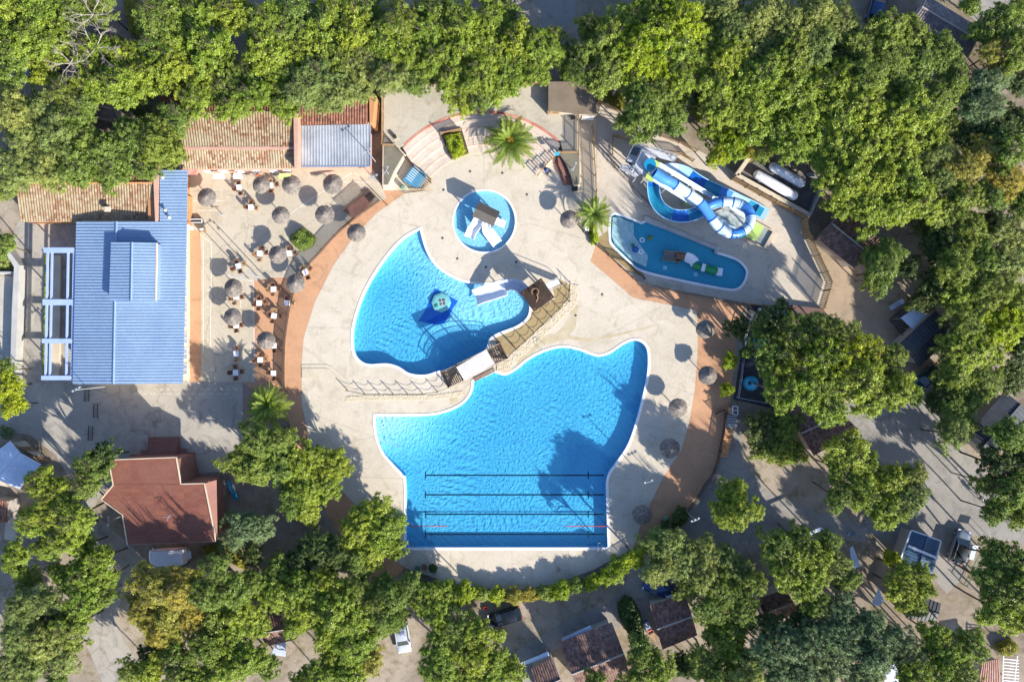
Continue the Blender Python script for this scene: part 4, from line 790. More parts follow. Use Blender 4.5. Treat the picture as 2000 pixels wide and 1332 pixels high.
for sgn in (-1, 1):
    b = MB()
    for k in range(16): b.beam(a + d * Lb * k / 16 + nn * wb * sgn + Vector((0, 0, bz(k / 16) - .18)), a + d * Lb * (k + 1) / 16 + nn * wb * sgn + Vector((0, 0, bz((k + 1) / 16) - .18)), .10, .22)
    b.build('girder', M_brown, t)
    for hh in (.55, 1.05):
        b = MB()
        for k in range(16): b.beam(a + d * Lb * k / 16 + nn * wb * sgn + Vector((0, 0, bz(k / 16) + hh)), a + d * Lb * (k + 1) / 16 + nn * wb * sgn + Vector((0, 0, bz((k + 1) / 16) + hh)), .045, .07)
        b.build('handrail', M_cream if hh > 1 else M_brown, t)
    b = MB()
    for k in range(54): u = (k + .5) / 54; p = a + d * Lb * u + nn * wb * sgn; b.beam(p + Vector((0, 0, bz(u) - .05)), p + Vector((0, 0, bz(u) + .55)), .035)
    b.build('balusters', M_brown, t)
    for k in range(5): u = .02 + .96 * k / 4; p = a + d * Lb * u + nn * wb * sgn; b = MB(); b.beam(p + Vector((0, 0, 0)), p + Vector((0, 0, bz(u) + 1.1)), .09); b.build('post', M_brown, t)
# cascade sill under the bridge
b = MB(); b.beam(W(926, 742, .0), W(966, 722, .0), .5, .16); tag(b.build('weir_sill', mat('weir_brown', (.22, .13, .09), (.30, .24, .19))), 'narrow brown overflow sill below the lower edge of the bridge', 'weir')
# ladder
for k, (x, y, lab) in enumerate(((1057, 678, 'chrome pool ladder near the damp path'), (803, 1068, 'chrome pool ladder in the bottom left corner of the big pool'), (1171, 1066, 'chrome pool ladder in the bottom right corner of the big pool'))):
    t = thing('pool_ladder', lab, 'pool ladder', W(x, y), 0 if k else math.radians(-25)); sg = -1 if k == 0 else 1
    for s_ in (-.25, .25): b = MB(); b.tube([(s_, -.55 * sg, .0), (s_, -.5 * sg, .6), (s_, -.15 * sg, .75), (s_, .25 * sg, .5), (s_, .3 * sg, -.7)], .025, 6); b.build('side_rail', M_steel, t, world=False)
    for z in (-.2, -.45): b = MB(); b.beam((-.25, .3 * sg, z), (.25, .3 * sg, z), .06, .03); b.build('rung', M_steel, t, world=False)
# ------------------------------------------------------------ big white slide + tower
def trough(b, path, w, h=.32, th=.04, flat=.6, n=10):
    P = [Vector(p) for p in path]; vs = []; m = 0
    prof = []
    for k in range(n + 1):
        u = -1 + 2 * k / n; prof.append((u * w / 2, h * max(0, (abs(u) - flat) / (1 - flat)) ** 1.3))
    prof2 = prof + [(x * 1.03 + (th if x > 0 else -th if x < 0 else 0), y - th) for x, y in prof[::-1]]
    m = len(prof2)
    for i, p in enumerate(P):
        t_ = (P[min(i + 1, len(P) - 1)] - P[max(i - 1, 0)]).normalized(); sd = t_.cross(Vector((0, 0, 1))).normalized(); up = sd.cross(t_)
        for x, y in prof2: vs.append(p + sd * x + up * y)
    fs = [(i * m + k, i * m + (k + 1) % m, (i + 1) * m + (k + 1) % m, (i + 1) * m + k) for i in range(len(P) - 1) for k in range(m)]
    b.add(vs, fs, 0, True); b.add(vs[:m], [tuple(range(m))]); b.add(vs[-m:], [tuple(range(m - 1, -1, -1))])
def curve(pts, sub=6):
    P = [Vector(p) for p in pts]; out = []
    for i in range(len(P) - 1):
        p0, p1, p2, p3 = P[max(0, i - 1)], P[i], P[i + 1], P[min(len(P) - 1, i + 2)]
        for j in range(sub):
            t_ = j / sub; out.append(.5 * ((2 * p1) + (-p0 + p2) * t_ + (2 * p0 - 5 * p1 + 4 * p2 - p3) * t_ * t_ + (-p0 + 3 * p1 - 3 * p2 + p3) * t_ ** 3))
    out.append(P[-1]); return out
t = thing('white_slide', 'broad white slide curving from the brown tower into the middle pool', 'slide', W(975, 570))
b = MB(); trough(b, curve([W(1026, 572, 2.3), W(1014, 560, 2.2), W(1000, 556, 1.95), W(986, 559, 1.7)], 5), 1.35, .45); b.build('upper_chute', mat('grey_white_grp', (.50, .52, .58), (.46, .48, .54), rough=.3), t)
b = MB(); trough(b, [W(988, 561, 1.62), W(960, 570, 1.0), W(940, 576, .45), W(929, 581, .05)], 2.0, .35, flat=.35); b.build('lower_chute', M_white, t)
for x, y, z in ((980, 563, 1.3), (955, 572, .75)): b = MB(); p = W(x, y, z); b.tube([(p.x, p.y, -1.1), tuple(p)], .08, 8); b.build('support_post', M_steel, t)
t = thing('slide_tower', 'square brown-roofed tower above the white slide with stairs', 'tower', W(1048, 580))
cr = [(1016, 571), (1057, 543), (1083, 581), (1043, 609)]
q = P2(cr, 3.5); cq = sum(q, Vector()) / 4
M_broof = mat('brown_tower_roof', (.060, .040, .029), (.045, .030, .022), rough=.9, scale=1, spec=.15)
for k in range(4):
    b = MB(); ap = cq + Vector((0, 0, .18)); b.add([q[k], q[(k + 1) % 4], ap], [(2, 1, 0)]); b.add([q[k] - Vector((0, 0, .08)), q[(k + 1) % 4] - Vector((0, 0, .08)), ap - Vector((0, 0, .08)), q[k], q[(k + 1) % 4]], [(0, 1, 2), (0, 3, 4, 1)]); b.build('roof_slope', M_broof, t)
for v in q: b = MB(); v2 = cq + (v - cq) * .82; b.beam((v2.x, v2.y, 0), (v2.x, v2.y, 3.55), .16); b.build('post', M_redwood, t)
b = MB(); qq = [cq + (v - cq) * .85 for v in q]; b.prism(qq, 2.0, 2.15); b.build('platform', M_redwood, t)
for k in range(4):
    b = MB(); b.beam(qq[k] * 1 + Vector((0, 0, 2.9 - qq[k].z)), qq[(k + 1) % 4] + Vector((0, 0, 2.9 - qq[k].z)), .06); b.beam(qq[k] + Vector((0, 0, 2.5 - qq[k].z)), qq[(k + 1) % 4] + Vector((0, 0, 2.5 - qq[k].z)), .05); b.build('guard_rail', M_steel, t)
b = MB(); p = cq + Vector((-.3, .35, .3)); ring = [p + Vector((.42 * math.cos(a_), .42 * math.sin(a_), .05)) for a_ in [math.pi * (1.25 - 1.6 * k / 12) for k in range(13)]] + [p + Vector((.35, -.7, .0)), p + Vector((.1, -1.3, -.3))]; b.tube(ring, .06, 6); b.build('rope_emblem', M_tanwood, t)
for k in range(8):
    b = MB(); f = k / 8; b.beam(W(1064 + 26 * f, 556 - 12 * f, 2.0 - 1.85 * f), W(1070 + 26 * f, 566 - 12 * f, 2.0 - 1.85 * f), .30, .05); b.build('stair_tread', M_white, t)
for s_ in (0, 1):
    x0, y0 = (1062, 554) if s_ == 0 else (1072, 568); b = MB(); b.beam(W(x0, y0, 2.9), W(x0 + 28, y0 - 12, 1.0), .05); b.beam(W(x0, y0, 2.0), W(x0 + 28, y0 - 12, .1), .06, .2); b.beam(W(x0 + 28, y0 - 12, 0), W(x0 + 28, y0 - 12, 1.0), .05); b.build('stair_side', M_steel, t)
# ship-wheel emblem frame on path
t = thing('ship_wheel', 'dark wooden ship wheel standing on the wet path', 'ship wheel', W(1003, 676)); cw = W(1003, 676, .75)
ax = Vector((.62, -.55, 0)).normalized(); b = MB(); b.tube([cw + ax * .6 * math.cos(u) + Vector((0, 0, .6 * math.sin(u))) for u in [2 * math.pi * k / 20 for k in range(21)]], .05, 6); b.build('rim', M_brown, t)
for k in range(4): u = math.pi * k / 4; dd = ax * math.cos(u) + Vector((0, 0, math.sin(u))); b = MB(); b.tube([cw - dd * .75, cw + dd * .75], .03, 6); b.build('spoke', M_brown, t)
# ------------------------------------------------------------ playhouse in the round pool
t = thing('pool_playhouse', 'playhouse with dark brown gable roof in the round pool', 'playhouse', W(948, 420))
zc = 2.5; q = [W(*p, zc) for p in ((936, 394), (977, 414), (964, 442), (922, 423))]
r0 = (q[0] + q[3]) / 2 + Vector((0, 0, .45)); r1 = (q[1] + q[2]) / 2 + Vector((0, 0, .45)); M_phr = mat('playhouse_roof', (.10, .085, .07), (.085, .07, .058), rough=.55, scale=1)
ribbed('roof_slope', q[0], q[1], r1, r0, M_phr, t, sp=.18, amp=.012); ribbed('roof_slope', q[3], q[2], r1, r0, M_phr, t, sp=.18, amp=.012)
cq = sum(q, Vector()) / 4; qq = [cq + (v - cq) * .78 for v in q]
b = MB(); b.prism(qq, 1.15, 1.27); b.build('floor', M_redwood, t)
for v in qq: b = MB(); b.beam((v.x, v.y, -.45), (v.x, v.y, 2.5), .12); b.build('post', M_tanwood, t)
for k in range(4):
    if k == 2: continue
    b = MB(); e_ = (qq[(k + 1) % 4] - qq[k]); n = int(e_.length / .2)
    for j in range(n + 1): p = qq[k] + e_ * j / n; b.beam((p.x, p.y, 1.25), (p.x, p.y, 1.95), .05)
    b.beam((qq[k].x, qq[k].y, 1.95), (qq[(k + 1) % 4].x, qq[(k + 1) % 4].y, 1.95), .07); b.build('balustrade', M_tanwood, t)
b = MB(); trough(b, curve([W(936, 428, 1.2), W(930, 440, .9), W(922, 452, .3), W(917, 464, .0)], 4), 1.25, .35, flat=.3); b.build('left_chute', M_white, t)
b = MB(); trough(b, curve([W(949, 436, 1.2), W(951, 452, .95), W(955, 458, .8)], 4), 1.0, .4, flat=.3); b.build('middle_upper_chute', M_white, t)
b = MB(); trough(b, curve([W(953, 453, .85), W(962, 464, .4), W(971, 476, .02)], 4), 1.25, .3, flat=.5); b.build('middle_lower_chute', M_white, t)
b = MB(); 
b.beam(W(966, 430, 1.2), W(986, 439, .0), .9, .08); b.build('right_ramp', M_white, t)
for s_ in (0, 6): b = MB(); b.beam(W(972, 424 + s_ * 1.9, 1.9), W(988, 437 + s_ * 1.9, .5), .05); b.build('ramp_rail', M_redwood, t)
# ------------------------------------------------------------ water-lily fountain
t = thing('lily_fountain', 'pale green octagonal lily fountain with red flower motif in the pool', 'fountain', W(861, 592))
M_mint = mat('mint_grp', (.32, .56, .46), (.36, .60, .50), rough=.4, scale=1.2); pc = W(862, 591, -.42)
b = MB(); b.lathe(pc, [(0, .12), (.5, .10), (1.0, .05), (1.26, -.02), (1.24, -.10), (.6, -.10), (.1, -.2)], 8, sm=False); b.build('octagon_top', M_mint, t)
b = MB(); b.cone((pc.x, pc.y, -.95), .9, .6, .45, 8); b.build('plinth', M_teal, t)
M_mar = mat('maroon_paint', (.30, .05, .07), (.34, .09, .05))
for k in range(4):
    u = math.pi / 4 + k * math.pi / 2 + .15; b = MB(); cx = pc + Vector((.12 + .30 * math.cos(u), .06 + .30 * math.sin(u), .12)); b.lathe(cx, [(0, .03), (.14, .02), (.20, -.02)], 9, jit=.25); b.build('petal', M_mar, t)
b = MB(); b.lathe(pc + Vector((-.62, -.35, .10)), [(0, .03), (.2, .02), (.28, -.03)], 9, jit=.2); b.build('leaf_motif', mat('leaf_green_paint', (.05, .25, .12)), t)
# ------------------------------------------------------------ giant water slides
t = thing('figure_eight_slide', 'giant blue and pale figure-eight water slide', 'water slide', W(1380, 390))
A1 = curve([W(1278, 338, 6.3), W(1295, 349, 6.0), W(1310, 356, 5.7), W(1330, 369, 5.3), W(1350, 382, 4.9), W(1368, 396, 4.6), W(1384, 418, 4.2), W(1398, 438, 3.9), W(1414, 452, 3.6), W(1432, 457, 3.4), W(1450, 452, 3.2), W(1463, 440, 3.05), W(1466, 422, 2.9), W(1458, 406, 2.75), W(1442, 397, 2.6), W(1422, 394, 2.5), W(1400, 396, 2.4), W(1382, 403, 2.3)], 4)
def tubeseg(b, pts, r, open_=False, n=16, th=.05):
    P = [Vector(p) for p in pts]; vs = []
    if not open_: b.tube(P, r, n, cap=False); b.tube([p for p in P[::-1]], r - th, n, cap=False); return
    angs = [math.pi + math.pi * k / n for k in range(n + 1)]; prof = [(r * math.cos(a_), r * math.sin(a_) * .62) for a_ in angs]; prof = [(-r - .10, .02)] + prof + [(r + .10, .02)]; prof += [(x * 1.05, y - .06) for x, y in prof[::-1]]; m = len(prof)
    for i, p in enumerate(P):
        t_ = (P[min(i + 1, len(P) - 1)] - P[max(i - 1, 0)]).normalized(); sd = t_.cross(Vector((0, 0, 1))).normalized(); up = sd.cross(t_)
        for x, y in prof: vs.append(p + sd * x + up * y)
    b.add(vs, [(i * m + k, i * m + (k + 1) % m, (i + 1) * m + (k + 1) % m, (i + 1) * m + k) for i in range(len(P) - 1) for k in range(m)], 0, True)
cols = [M_bluec] * 8 + [M_lblue] * 5 + [M_paleg] * 4 + [M_bluec] * 6 + [M_paleg] * 8 + [M_bluec] * 4
n = len(A1) - 1; segs = [(0, 10, 'b'), (10, 15, 'p'), (15, 20, 'p'), (20, 26, 'b'), (26, 30, 'p'), (30, 35, 'p'), (35, 40, 'b'), (40, 43, 'p'), (43, 48, 'p'), (48, 53, 'b'), (53, 58, 'p'), (58, 62, 'p'), (62, n, 'b')]
for i0, i1, c in segs:
    i1 = min(i1, n)
    if i0 >= i1: continue
    b = MB(); tubeseg(b, A1[i0:i1 + 1], .60); b.build('tube_section', M_bluec if c == 'b' else M_paleg, t)
    b = MB(); b.tube([A1[i1] - (A1[i1] - A1[i1 - 1]).normalized() * .05, A1[i1] + (A1[i1] - A1[i1 - 1]).normalized() * .05], .67, 18); o = b.build('joint_flange', M_deepb, t)
for k in range(37, 56):
    b = MB(); dd = (A1[k + 1] - A1[k - 1]).normalized() * .02; b.tube([A1[k] - dd, A1[k] + dd], .63, 16); b.build('stiffening_rib', M_bluec if k % 3 else M_teal, t)
A2 = curve([W(1382, 403, 2.2), W(1364, 415, 2.0), W(1340, 422, 1.9), W(1314, 420, 1.8), W(1292, 408, 1.7), W(1280, 390, 1.6), W(1276, 368, 1.55), W(1278, 350, 1.5), W(1290, 336, 1.45), W(1312, 331, 1.4), W(1338, 337, 1.3), W(1358, 350, 1.2), W(1378, 362, 1.1), W(1402, 373, .95), W(1424, 383, .8), W(1446, 394, .65), W(1468, 404, .5), W(1490, 416, .35)], 4)
n = len(A2) - 1; segs = [(0, 7, M_teal), (7, 12, M_deepb), (12, 21, M_teal), (21, 25, M_teal), (25, 29, M_deepb), (29, 38, M_paleg), (38, 42, M_lblue), (42, 48, M_deepb), (48, 53, M_teal), (53, 57, M_bluec), (57, 63, M_lblue), (63, 67, M_teal), (67, n, M_lblue)]
for i0, i1, m_ in segs:
    i1 = min(i1, n)
    if i0 >= i1: continue
    b = MB(); tubeseg(b, A2[i0:i1 + 1], .68, True); b.build('open_section', m_, t)
    for sg in (-1, 1):
        b = MB(); P = []
        for i in range(i0, i1 + 1):
            t_ = (A2[min(i + 1, n)] - A2[max(i - 1, 0)]).normalized(); sd = t_.cross(Vector((0, 0, 1))).normalized(); P.append(A2[i] + sd * sg * .74 + Vector((0, 0, .03)))
        b.tube(P, .075, 6); b.build('rim', M_lblue, t)
b = MB(); b.beam(W(1478, 410, .25), W(1497, 420, .25), 1.5, .35); b.build('exit_flume', M_lblue, t)
b = MB(); b.beam(W(1479, 410, .45), W(1489, 416, .45), 1.15, .06); b.build('exit_water', M_teal, t)
for (x, y, z) in ((1310, 358, 5.0), (1345, 380, 4.2), (1384, 418, 3.4), (1425, 455, 2.7), (1464, 435, 2.3), (1440, 398, 1.9), (1295, 410, 1.0), (1340, 422, 1.2), (1277, 370, .9), (1320, 333, .8), (1380, 364, .5), (1425, 384, .3)):
    b = MB(); p = W(x, y, z); b.tube([(p.x, p.y, 0), tuple(p)], .10, 8); b.box((p.x, p.y, .03), (.5, .5, .06)); b.build('support_column', M_steel, t)
t = thing('racing_slide', 'lime racing slide running under the blue loop to a shallow basin', 'water slide', W(1420, 430))
R0, R1 = W(1284, 318, 5.0), W(1268, 350, 5.0)
def lane(p0, p1, name, m_, w=.9, z=(5.0, 4.4, 2.6, 1.1, .35, .12)):
    pts = [W(p0[0] + (p1[0] - p0[0]) * k / 5, p0[1] + (p1[1] - p0[1]) * k / 5, z[k]) for k in range(6)]; b = MB(); trough(b, curve(pts, 4), w, .3, flat=.6); return b.build(name, m_, t)
lane((1286, 322), (1462, 428), 'pale_lane', M_paleg, .5); lane((1270, 347), (1452, 460), 'pale_lane', M_paleg, .5)
b = MB(); b.prism(P2([(1279, 312), (1290, 318), (1284, 328), (1276, 321)], 5.6), 5.0, 5.5); b.build('upper_start_tub', M_lime, t); b = MB(); b.prism(P2([(1264, 338), (1280, 344), (1275, 355), (1261, 347)], 5.6), 5.0, 5.5); b.build('lower_start_tub', M_lime, t)
b = MB(); b.prism(P2([(1470, 430), (1492, 443), (1476, 470), (1448, 462), (1440, 455)]), .0, .22); b.build('lime_runout', M_lime, t)
b = MB(); b.prism(P2([(1492, 443), (1510, 454), (1494, 484), (1476, 470)]), .0, .10); b.build('basin_floor', mat('basin_grey', (.27, .31, .28), (.24, .28, .26)), t)
b = MB(); b.beam(W(1470, 430, .2), W(1512, 454, .2), .12, .4); b.beam(W(1448, 463, .2), W(1494, 486, .2), .12, .4); b.beam(W(1512, 454, .2), W(1494, 486, .2), .5, .4); b.build('basin_rim', M_cream, t)
b = MB(); b.prism(P2([(1335, 386), (1352, 396), (1348, 404), (1332, 400)]), .0, .2); b.build('lime_pad', M_lime, t)
b = MB(); b.prism(P2([(1393, 415), (1410, 408), (1455, 430), (1450, 445), (1425, 446), (1405, 432)]), 0, .14); o = b.build('splash_basin', mat('splashing_water', (.52, .56, .54), (.30, .36, .36), rough=.15, scale=2.2, bump=1.0, bscale=5, fine=.3), t)
for (x, y, z) in ((1310, 340, 3.6), (1300, 368, 3.6), (1345, 362, 2.2), (1340, 392, 2.2)):
    b = MB(); p = W(x, y, z); b.tube([(p.x, p.y, 0), tuple(p)], .08, 8); b.build('support_column', M_steel, t)
t = thing('slide_tower', 'white steel stair tower at the top of the blue slides', 'tower', W(1256, 320))
def deckp(px, z, nm='landing', m_=None): b = MB(); b.prism(P2(px, z), z - .08, z); return b.build(nm, m_ or mat('pale_tower_deck', (.52, .53, .56), (.46, .47, .50), rough=.5), t)
deckp([(1252, 296), (1281, 308), (1262, 346), (1237, 328)], 5.2); deckp([(1214, 322), (1238, 322), (1252, 336), (1243, 348), (1212, 331)], 3.4); deckp([(1238, 283), (1262, 288), (1320, 306), (1315, 316), (1278, 306), (1250, 296)], 2.6)
deckp([(1236, 286), (1252, 290), (1233, 323), (1221, 316)], 4.3, 'dark_stair_flight', mat('dark_grating', (.10, .115, .14), (.08, .09, .12)))
for k in range(9): f = k / 9; b = MB(); b.beam(W(1237 - 14 * f, 287 + 29 * f, 3.5 + 1.6 * f), W(1252 - 14 * f, 291 + 29 * f, 3.5 + 1.6 * f), .26, .04); b.build('stair_tread', M_steel, t)
b = MB()
b.cone(W(1267, 325, 5.25), .62, .72, .9, 20); b.build('slide_mouth', M_teal, t)
for pts, z in (([(1252, 296), (1281, 308)], 5.2), ([(1252, 296), (1237, 328)], 5.2), ([(1238, 328), (1250, 340)], 5.2), ([(1214, 322), (1212, 331), (1243, 348), (1252, 336)], 3.4), ([(1238, 283), (1262, 288), (1320, 306), (1316, 316)], 2.6), ([(1236, 286), (1221, 316)], 4.3)):
    b = MB()
    for p, q_ in zip(pts, pts[1:]):
        for hh in (.35, .7, 1.1): b.beam(W(*p, z) + Vector((0, 0, hh)), W(*q_, z) + Vector((0, 0, hh)), .05)
        L = int((W(*q_) - W(*p)).length / .9) + 1
        for k in range(L + 1): v = W(*p, z).lerp(W(*q_, z), k / L); b.beam(v, v + Vector((0, 0, 1.1)), .05)
    b.build('guard_rail', M_steel, t)
for x, y, z in ((1254, 299, 5.1), (1279, 309, 5.1), (1262, 344, 5.1), (1239, 328, 5.1), (1215, 323, 3.3), (1243, 346, 3.3), (1240, 285, 2.5), (1318, 308, 2.5), (1290, 303, 2.5)):
    b = MB(); p = W(x, y, z); b.beam((p.x, p.y, 0), tuple(p), .12); b.build('leg', M_steel, t)
for a_, c_ in (((1254, 299), (1239, 328)), ((1279, 309), (1262, 344)), ((1239, 328), (1262, 344)), ((1215, 323), (1243, 346))):
    b = MB(); b.beam(W(*a_, .1), W(*c_, 3.2), .07); b.beam(W(*c_, .1), W(*a_, 3.2), .07); b.build('cross_brace', M_steel, t)
# ------------------------------------------------------------ children pool toys
t = thing('play_boat_slide', 'wooden play platform with white and green slide in the small pool', 'play structure', W(1325, 500))
q = P2([(1299, 490), (1339, 494), (1338, 505), (1326, 512), (1296, 506)], 1.0); b = MB(); b.prism(q, .7, .78); b.build('platform', M_brown, t)
for k in range(8): f = k / 7; b = MB(); b.beam(W(1299 + 21 * f, 491 + 1 * f, .85 ), W(1297 + 21 * f, 506 + 2 * f, .85), .17, .04); b.build('tread', mat('grey_plank', (.18, .16, .15), (.14, .12, .11)), t)
b = MB(); b.prism(P2([(1322, 494), (1339, 497), (1337, 508), (1321, 505)], 1.2), 1.1, 1.18); b.build('roof_panel', M_redwood, t)
for x, y in ((1299, 490), (1339, 494), (1296, 507), (1328, 512), (1322, 503), (1327, 489)): b = MB(); p = W(x, y, 1.4); b.beam((p.x, p.y, -.4), tuple(p), .10); b.build('post', M_tanwood, t)
for a_, c_ in (((1299, 490), (1339, 494)), ((1296, 507), (1326, 512))): b = MB(); b.beam(W(*a_, 1.3), W(*c_, 1.3), .07); b.build('side_rail', M_tanwood, t)
b = MB(); trough(b, curve([W(1338, 502, .8), W(1350, 507, .55), W(1356, 514, .3)], 5), 1.15, .3, flat=.3); b.build('white_chute', M_white, t)
M_greenp = mat('green_slide', (.01, .22, .06), (.015, .28, .08), rough=.3)
b = MB(); b.tube([W(1353, 518, .05), W(1372, 524, .05)], .38, 14); b.build('green_drum', M_greenp, t)
b = MB(); b.tube([W(1376, 524, .1), W(1400, 530, .1)], .5, 14); b.build('green_barrel', M_greenp, t)
b = MB(); b.box(W(1374, 523, .45), (.45, .95, .2), math.radians(-15)); b.build('white_saddle', M_white, t)
b = MB(); b.box(W(1405, 531, .3), (.75, .95, .25), math.radians(-8)); b.build('white_end_pad', M_white, t)
t = thing('spray_toy', 'spray toy with two white rings on blue arms in the small pool', 'water toy', W(1243, 487))
for p in ((1254, 469), (1252, 492)): b = MB(); c = W(*p, .9); b.tube([c + Vector((.25 * math.cos(u), .25 * math.sin(u), 0)) for u in [2 * math.pi * k / 16 for k in range(17)]], .06, 6); b.build('spray_ring', M_white, t)
b = MB(); b.tube([W(1241, 489, .2), W(1247, 478, .8), W(1253, 470, .9)], .05, 6); b.tube([W(1241, 489, .2), W(1251, 491, .85)], .05, 6); b.build('arm', M_bluec, t)
b = MB(); b.lathe(W(1240, 488, -.35), [(0, .9), (.2, .75), (.42, .5), (.30, .2), (.2, 0)], 10); b.build('base', M_deepb, t)
b = MB(); b.lathe(W(1235, 479, -.3), [(0, .8), (.22, .5), (.2, 0)], 4, sm=False); tag(b.build('green_buoy', M_greenp), 'small green pyramid buoy left of the spray rings', 'water toy')
b = MB(); b.lathe(W(1269, 465, -.12), [(0, .32), (.22, .24), (.32, .08), (.2, -.02)], 9, jit=.15); b.box(W(1274, 464, .05), (.25, .12, .12)); tag(b.build('turtle_toy', mat('olive_toy', (.16, .24, .04), (.10, .16, .04))), 'small olive turtle-shaped toy above the play platform', 'water toy')
for x, y in ((1299, 523), (1359, 536)): b = MB(); b.box(W(x, y, -.38), (.5, .5, .02)); o = b.build('floor_grate', M_paleg); tag(o, 'pale square grate on the small pool floor, %s one' % ('left' if x < 1320 else 'right'), 'grate')
b = MB(); b.prism(P2([(1256, 426), (1260, 422), (1402, 484), (1399, 496), (1394, 494), (1396, 488), (1258, 432)]), -.02, .16); tag(b.build('pool_ledge', MATS['pale_wall']), 'long grey ledge along the upper side of the small pool', 'ledge')
# ------------------------------------------------------------ gas tanks in their bay
b = MB(); b.prism(P2([(1432, 343), (1455, 308), (1615, 352), (1580, 420)]), -.035, -.022); tag(b.build('bay_floor', mat('dark_gravel', (.16, .15, .14), (.11, .10, .095), scale=1)), kind='structure')
t = thing('tank_bay_wall', 'pinkish low wall enclosing the two white tanks', 'wall', W(1520, 370))
for a_, c_, h in (((1434, 346), (1576, 424), 1.3), ((1434, 346), (1458, 312), 1.3), ((1576, 424), (1606, 356), 1.1), ((1606, 356), (1575, 342), 1.1)):
    b = MB(); b.beam(W(*a_, 0) + Vector((0, 0, h / 2)), W(*c_, 0) + Vector((0, 0, h / 2)), .5 if a_[0] == 1434 else .25, h); b.build('wall_section', M_cream if a_[0] == 1434 else MATS['pale_wall'], t)
tk0 = None
for k, (pa, pb, lab) in enumerate((((1473, 337), (1557, 387), 'long white gas tank nearer the wooden palisade'), ((1503, 322), (1572, 362), 'long white gas tank nearer the trees'))):
    A_, B_ = W(*pa, .95), W(*pb, .95); t = thing('gas_tank', lab, 'tank', ((A_.x + B_.x) / 2, (A_.y + B_.y) / 2, 0), group='white gas tanks'); d_ = (B_ - A_).normalized(); b = MB(); R = .60
    pr = [(0, .05), (.08, .3), (.2, .48), (.45, R)]; L = (B_ - A_).length
    P = [A_ + d_ * s_ for s_, r in pr] + [A_ + d_ * (L - s_) for s_, r in pr[::-1]]; rs = [r for s_, r in pr] + [r for s_, r in pr[::-1]]
    sd = d_.cross(Vector((0, 0, 1))).normalized(); up = sd.cross(d_); vs = []
    for p, r in zip(P, rs):
        for j in range(20): u = 2 * math.pi * j / 20; vs.append(p + sd * r * math.cos(u) + up * r * math.sin(u))
    b.add(vs, [(i * 20 + j, i * 20 + (j + 1) % 20, (i + 1) * 20 + (j + 1) % 20, (i + 1) * 20 + j) for i in range(len(P) - 1) for j in range(20)], 0, True); b.build('shell', M_white, t)
    for f in (.2, .8): p = A_.lerp(B_, f); b = MB(); b.box((p.x, p.y, .2), (.35, 1.0, .5), math.atan2(d_.y, d_.x)); b.build('saddle', M_steel, t)
    b = MB(); p = A_.lerp(B_, .08) + Vector((0, 0, .55)); b.box(tuple(p), (.5, .4, .25), math.atan2(d_.y, d_.x)); b.build('valve_box', MATS['pale_wall'], t)
# filter yard
b = MB(); b.prism(P2([(1462, 592), (1545, 602), (1560, 700), (1520, 800), (1432, 780), (1448, 690)]), -.035, -.02); tag(b.build('yard_floor', mat('dark_yard_floor', (.035, .035, .04), (.05, .05, .05))), kind='structure')  # very dark base colour over the whole yard floor
for lab, x, y, r in (('teal filter vessel beside the fan unit', 1520, 617, 12.5), ('teal filter vessel half hidden by the big tree, upper', 1482, 672, 15), ('teal filter vessel half hidden by the big tree, lower', 1464, 748, 14.5), ('dark filter vessel between two teal ones', 1460, 706, 12)):
    t = thing('filter_vessel', lab, 'filter tank', W(x, y), group='pool filter vessels'); rr_ = r * S; b = MB(); b.lathe(W(x, y, 0), [(rr_ * .8, 0), (rr_, .2), (rr_, .75), (rr_ * .85, 1.05), (rr_ * .5, 1.25), (0, 1.32)], 28); b.build('shell', mat('filter_teal', (.02, .30, .46), (.015, .26, .40), rough=.35) if 'teal filter' in lab else M_slate, t)
    b = MB(); b.cone(W(x, y, 1.28), .22, .2, .12, 14); b.build('lid', M_black, t)
t = thing('condenser_unit', 'white twin-fan condenser unit in the dark filter yard', 'condenser', W(1490, 608), math.radians(-10)); b = MB(); b.box((0, 0, .55), (1.35, .55, 1.0)); b.build('casing', M_white, t, world=False)
for x in (-.33, .33): b = MB(); b.cone((x, 0, 1.05), .24, .24, .02, 18); b.build('fan', M_slate, t, world=False)
b = MB(); b.prism(P2([(1545, 596), (1605, 604), (1600, 700), (1556, 700)]), -.03, .6); tag(b.build('plinth', mat('maroon_slab', (.16, .085, .07), (.13, .07, .06))), 'dark maroon flat slab right of the filter yard', 'slab')
t = thing('bench_stairs', 'orange slatted stair beside the walk and the road', 'stairs', W(1420, 860))
for k in range(12): f = k / 12; b = MB(); b.beam(W(1417 - 15 * f, 838 + 56 * f, .2 + .5 * (1 - f)), W(1434 - 15 * f, 840 + 56 * f, .2 + .5 * (1 - f)), .22, .10); b.build('tread', mat('orange_timber', (.62, .30, .12), (.52, .25, .10)), t)
for k in range(5): b = MB(); y = 812 + k * 5; b.beam(W(1419, y, .8), W(1440, y + 2, .8), .12, .08); b.build('grey_tread', M_steel, t)
t = thing('white_frame_box', 'white two-cell frame box at the head of the orange stair', 'frame', W(1437, 800)); b = MB(); 
for y in (793, 801, 809): b.beam(W(1431, y, .8), W(1441, y + 1, .8), .10)
b.beam(W(1431, 793, .8), W(1431, 809, .8), .10); b.beam(W(1441, 794, .8), W(1441, 810, .8), .10)
b.build('frame', M_white, t); b = MB(); b.prism(P2([(1420, 795), (1430, 795), (1430, 808), (1420, 808)]), 0, .75); b.build('plinth', M_terra, t)
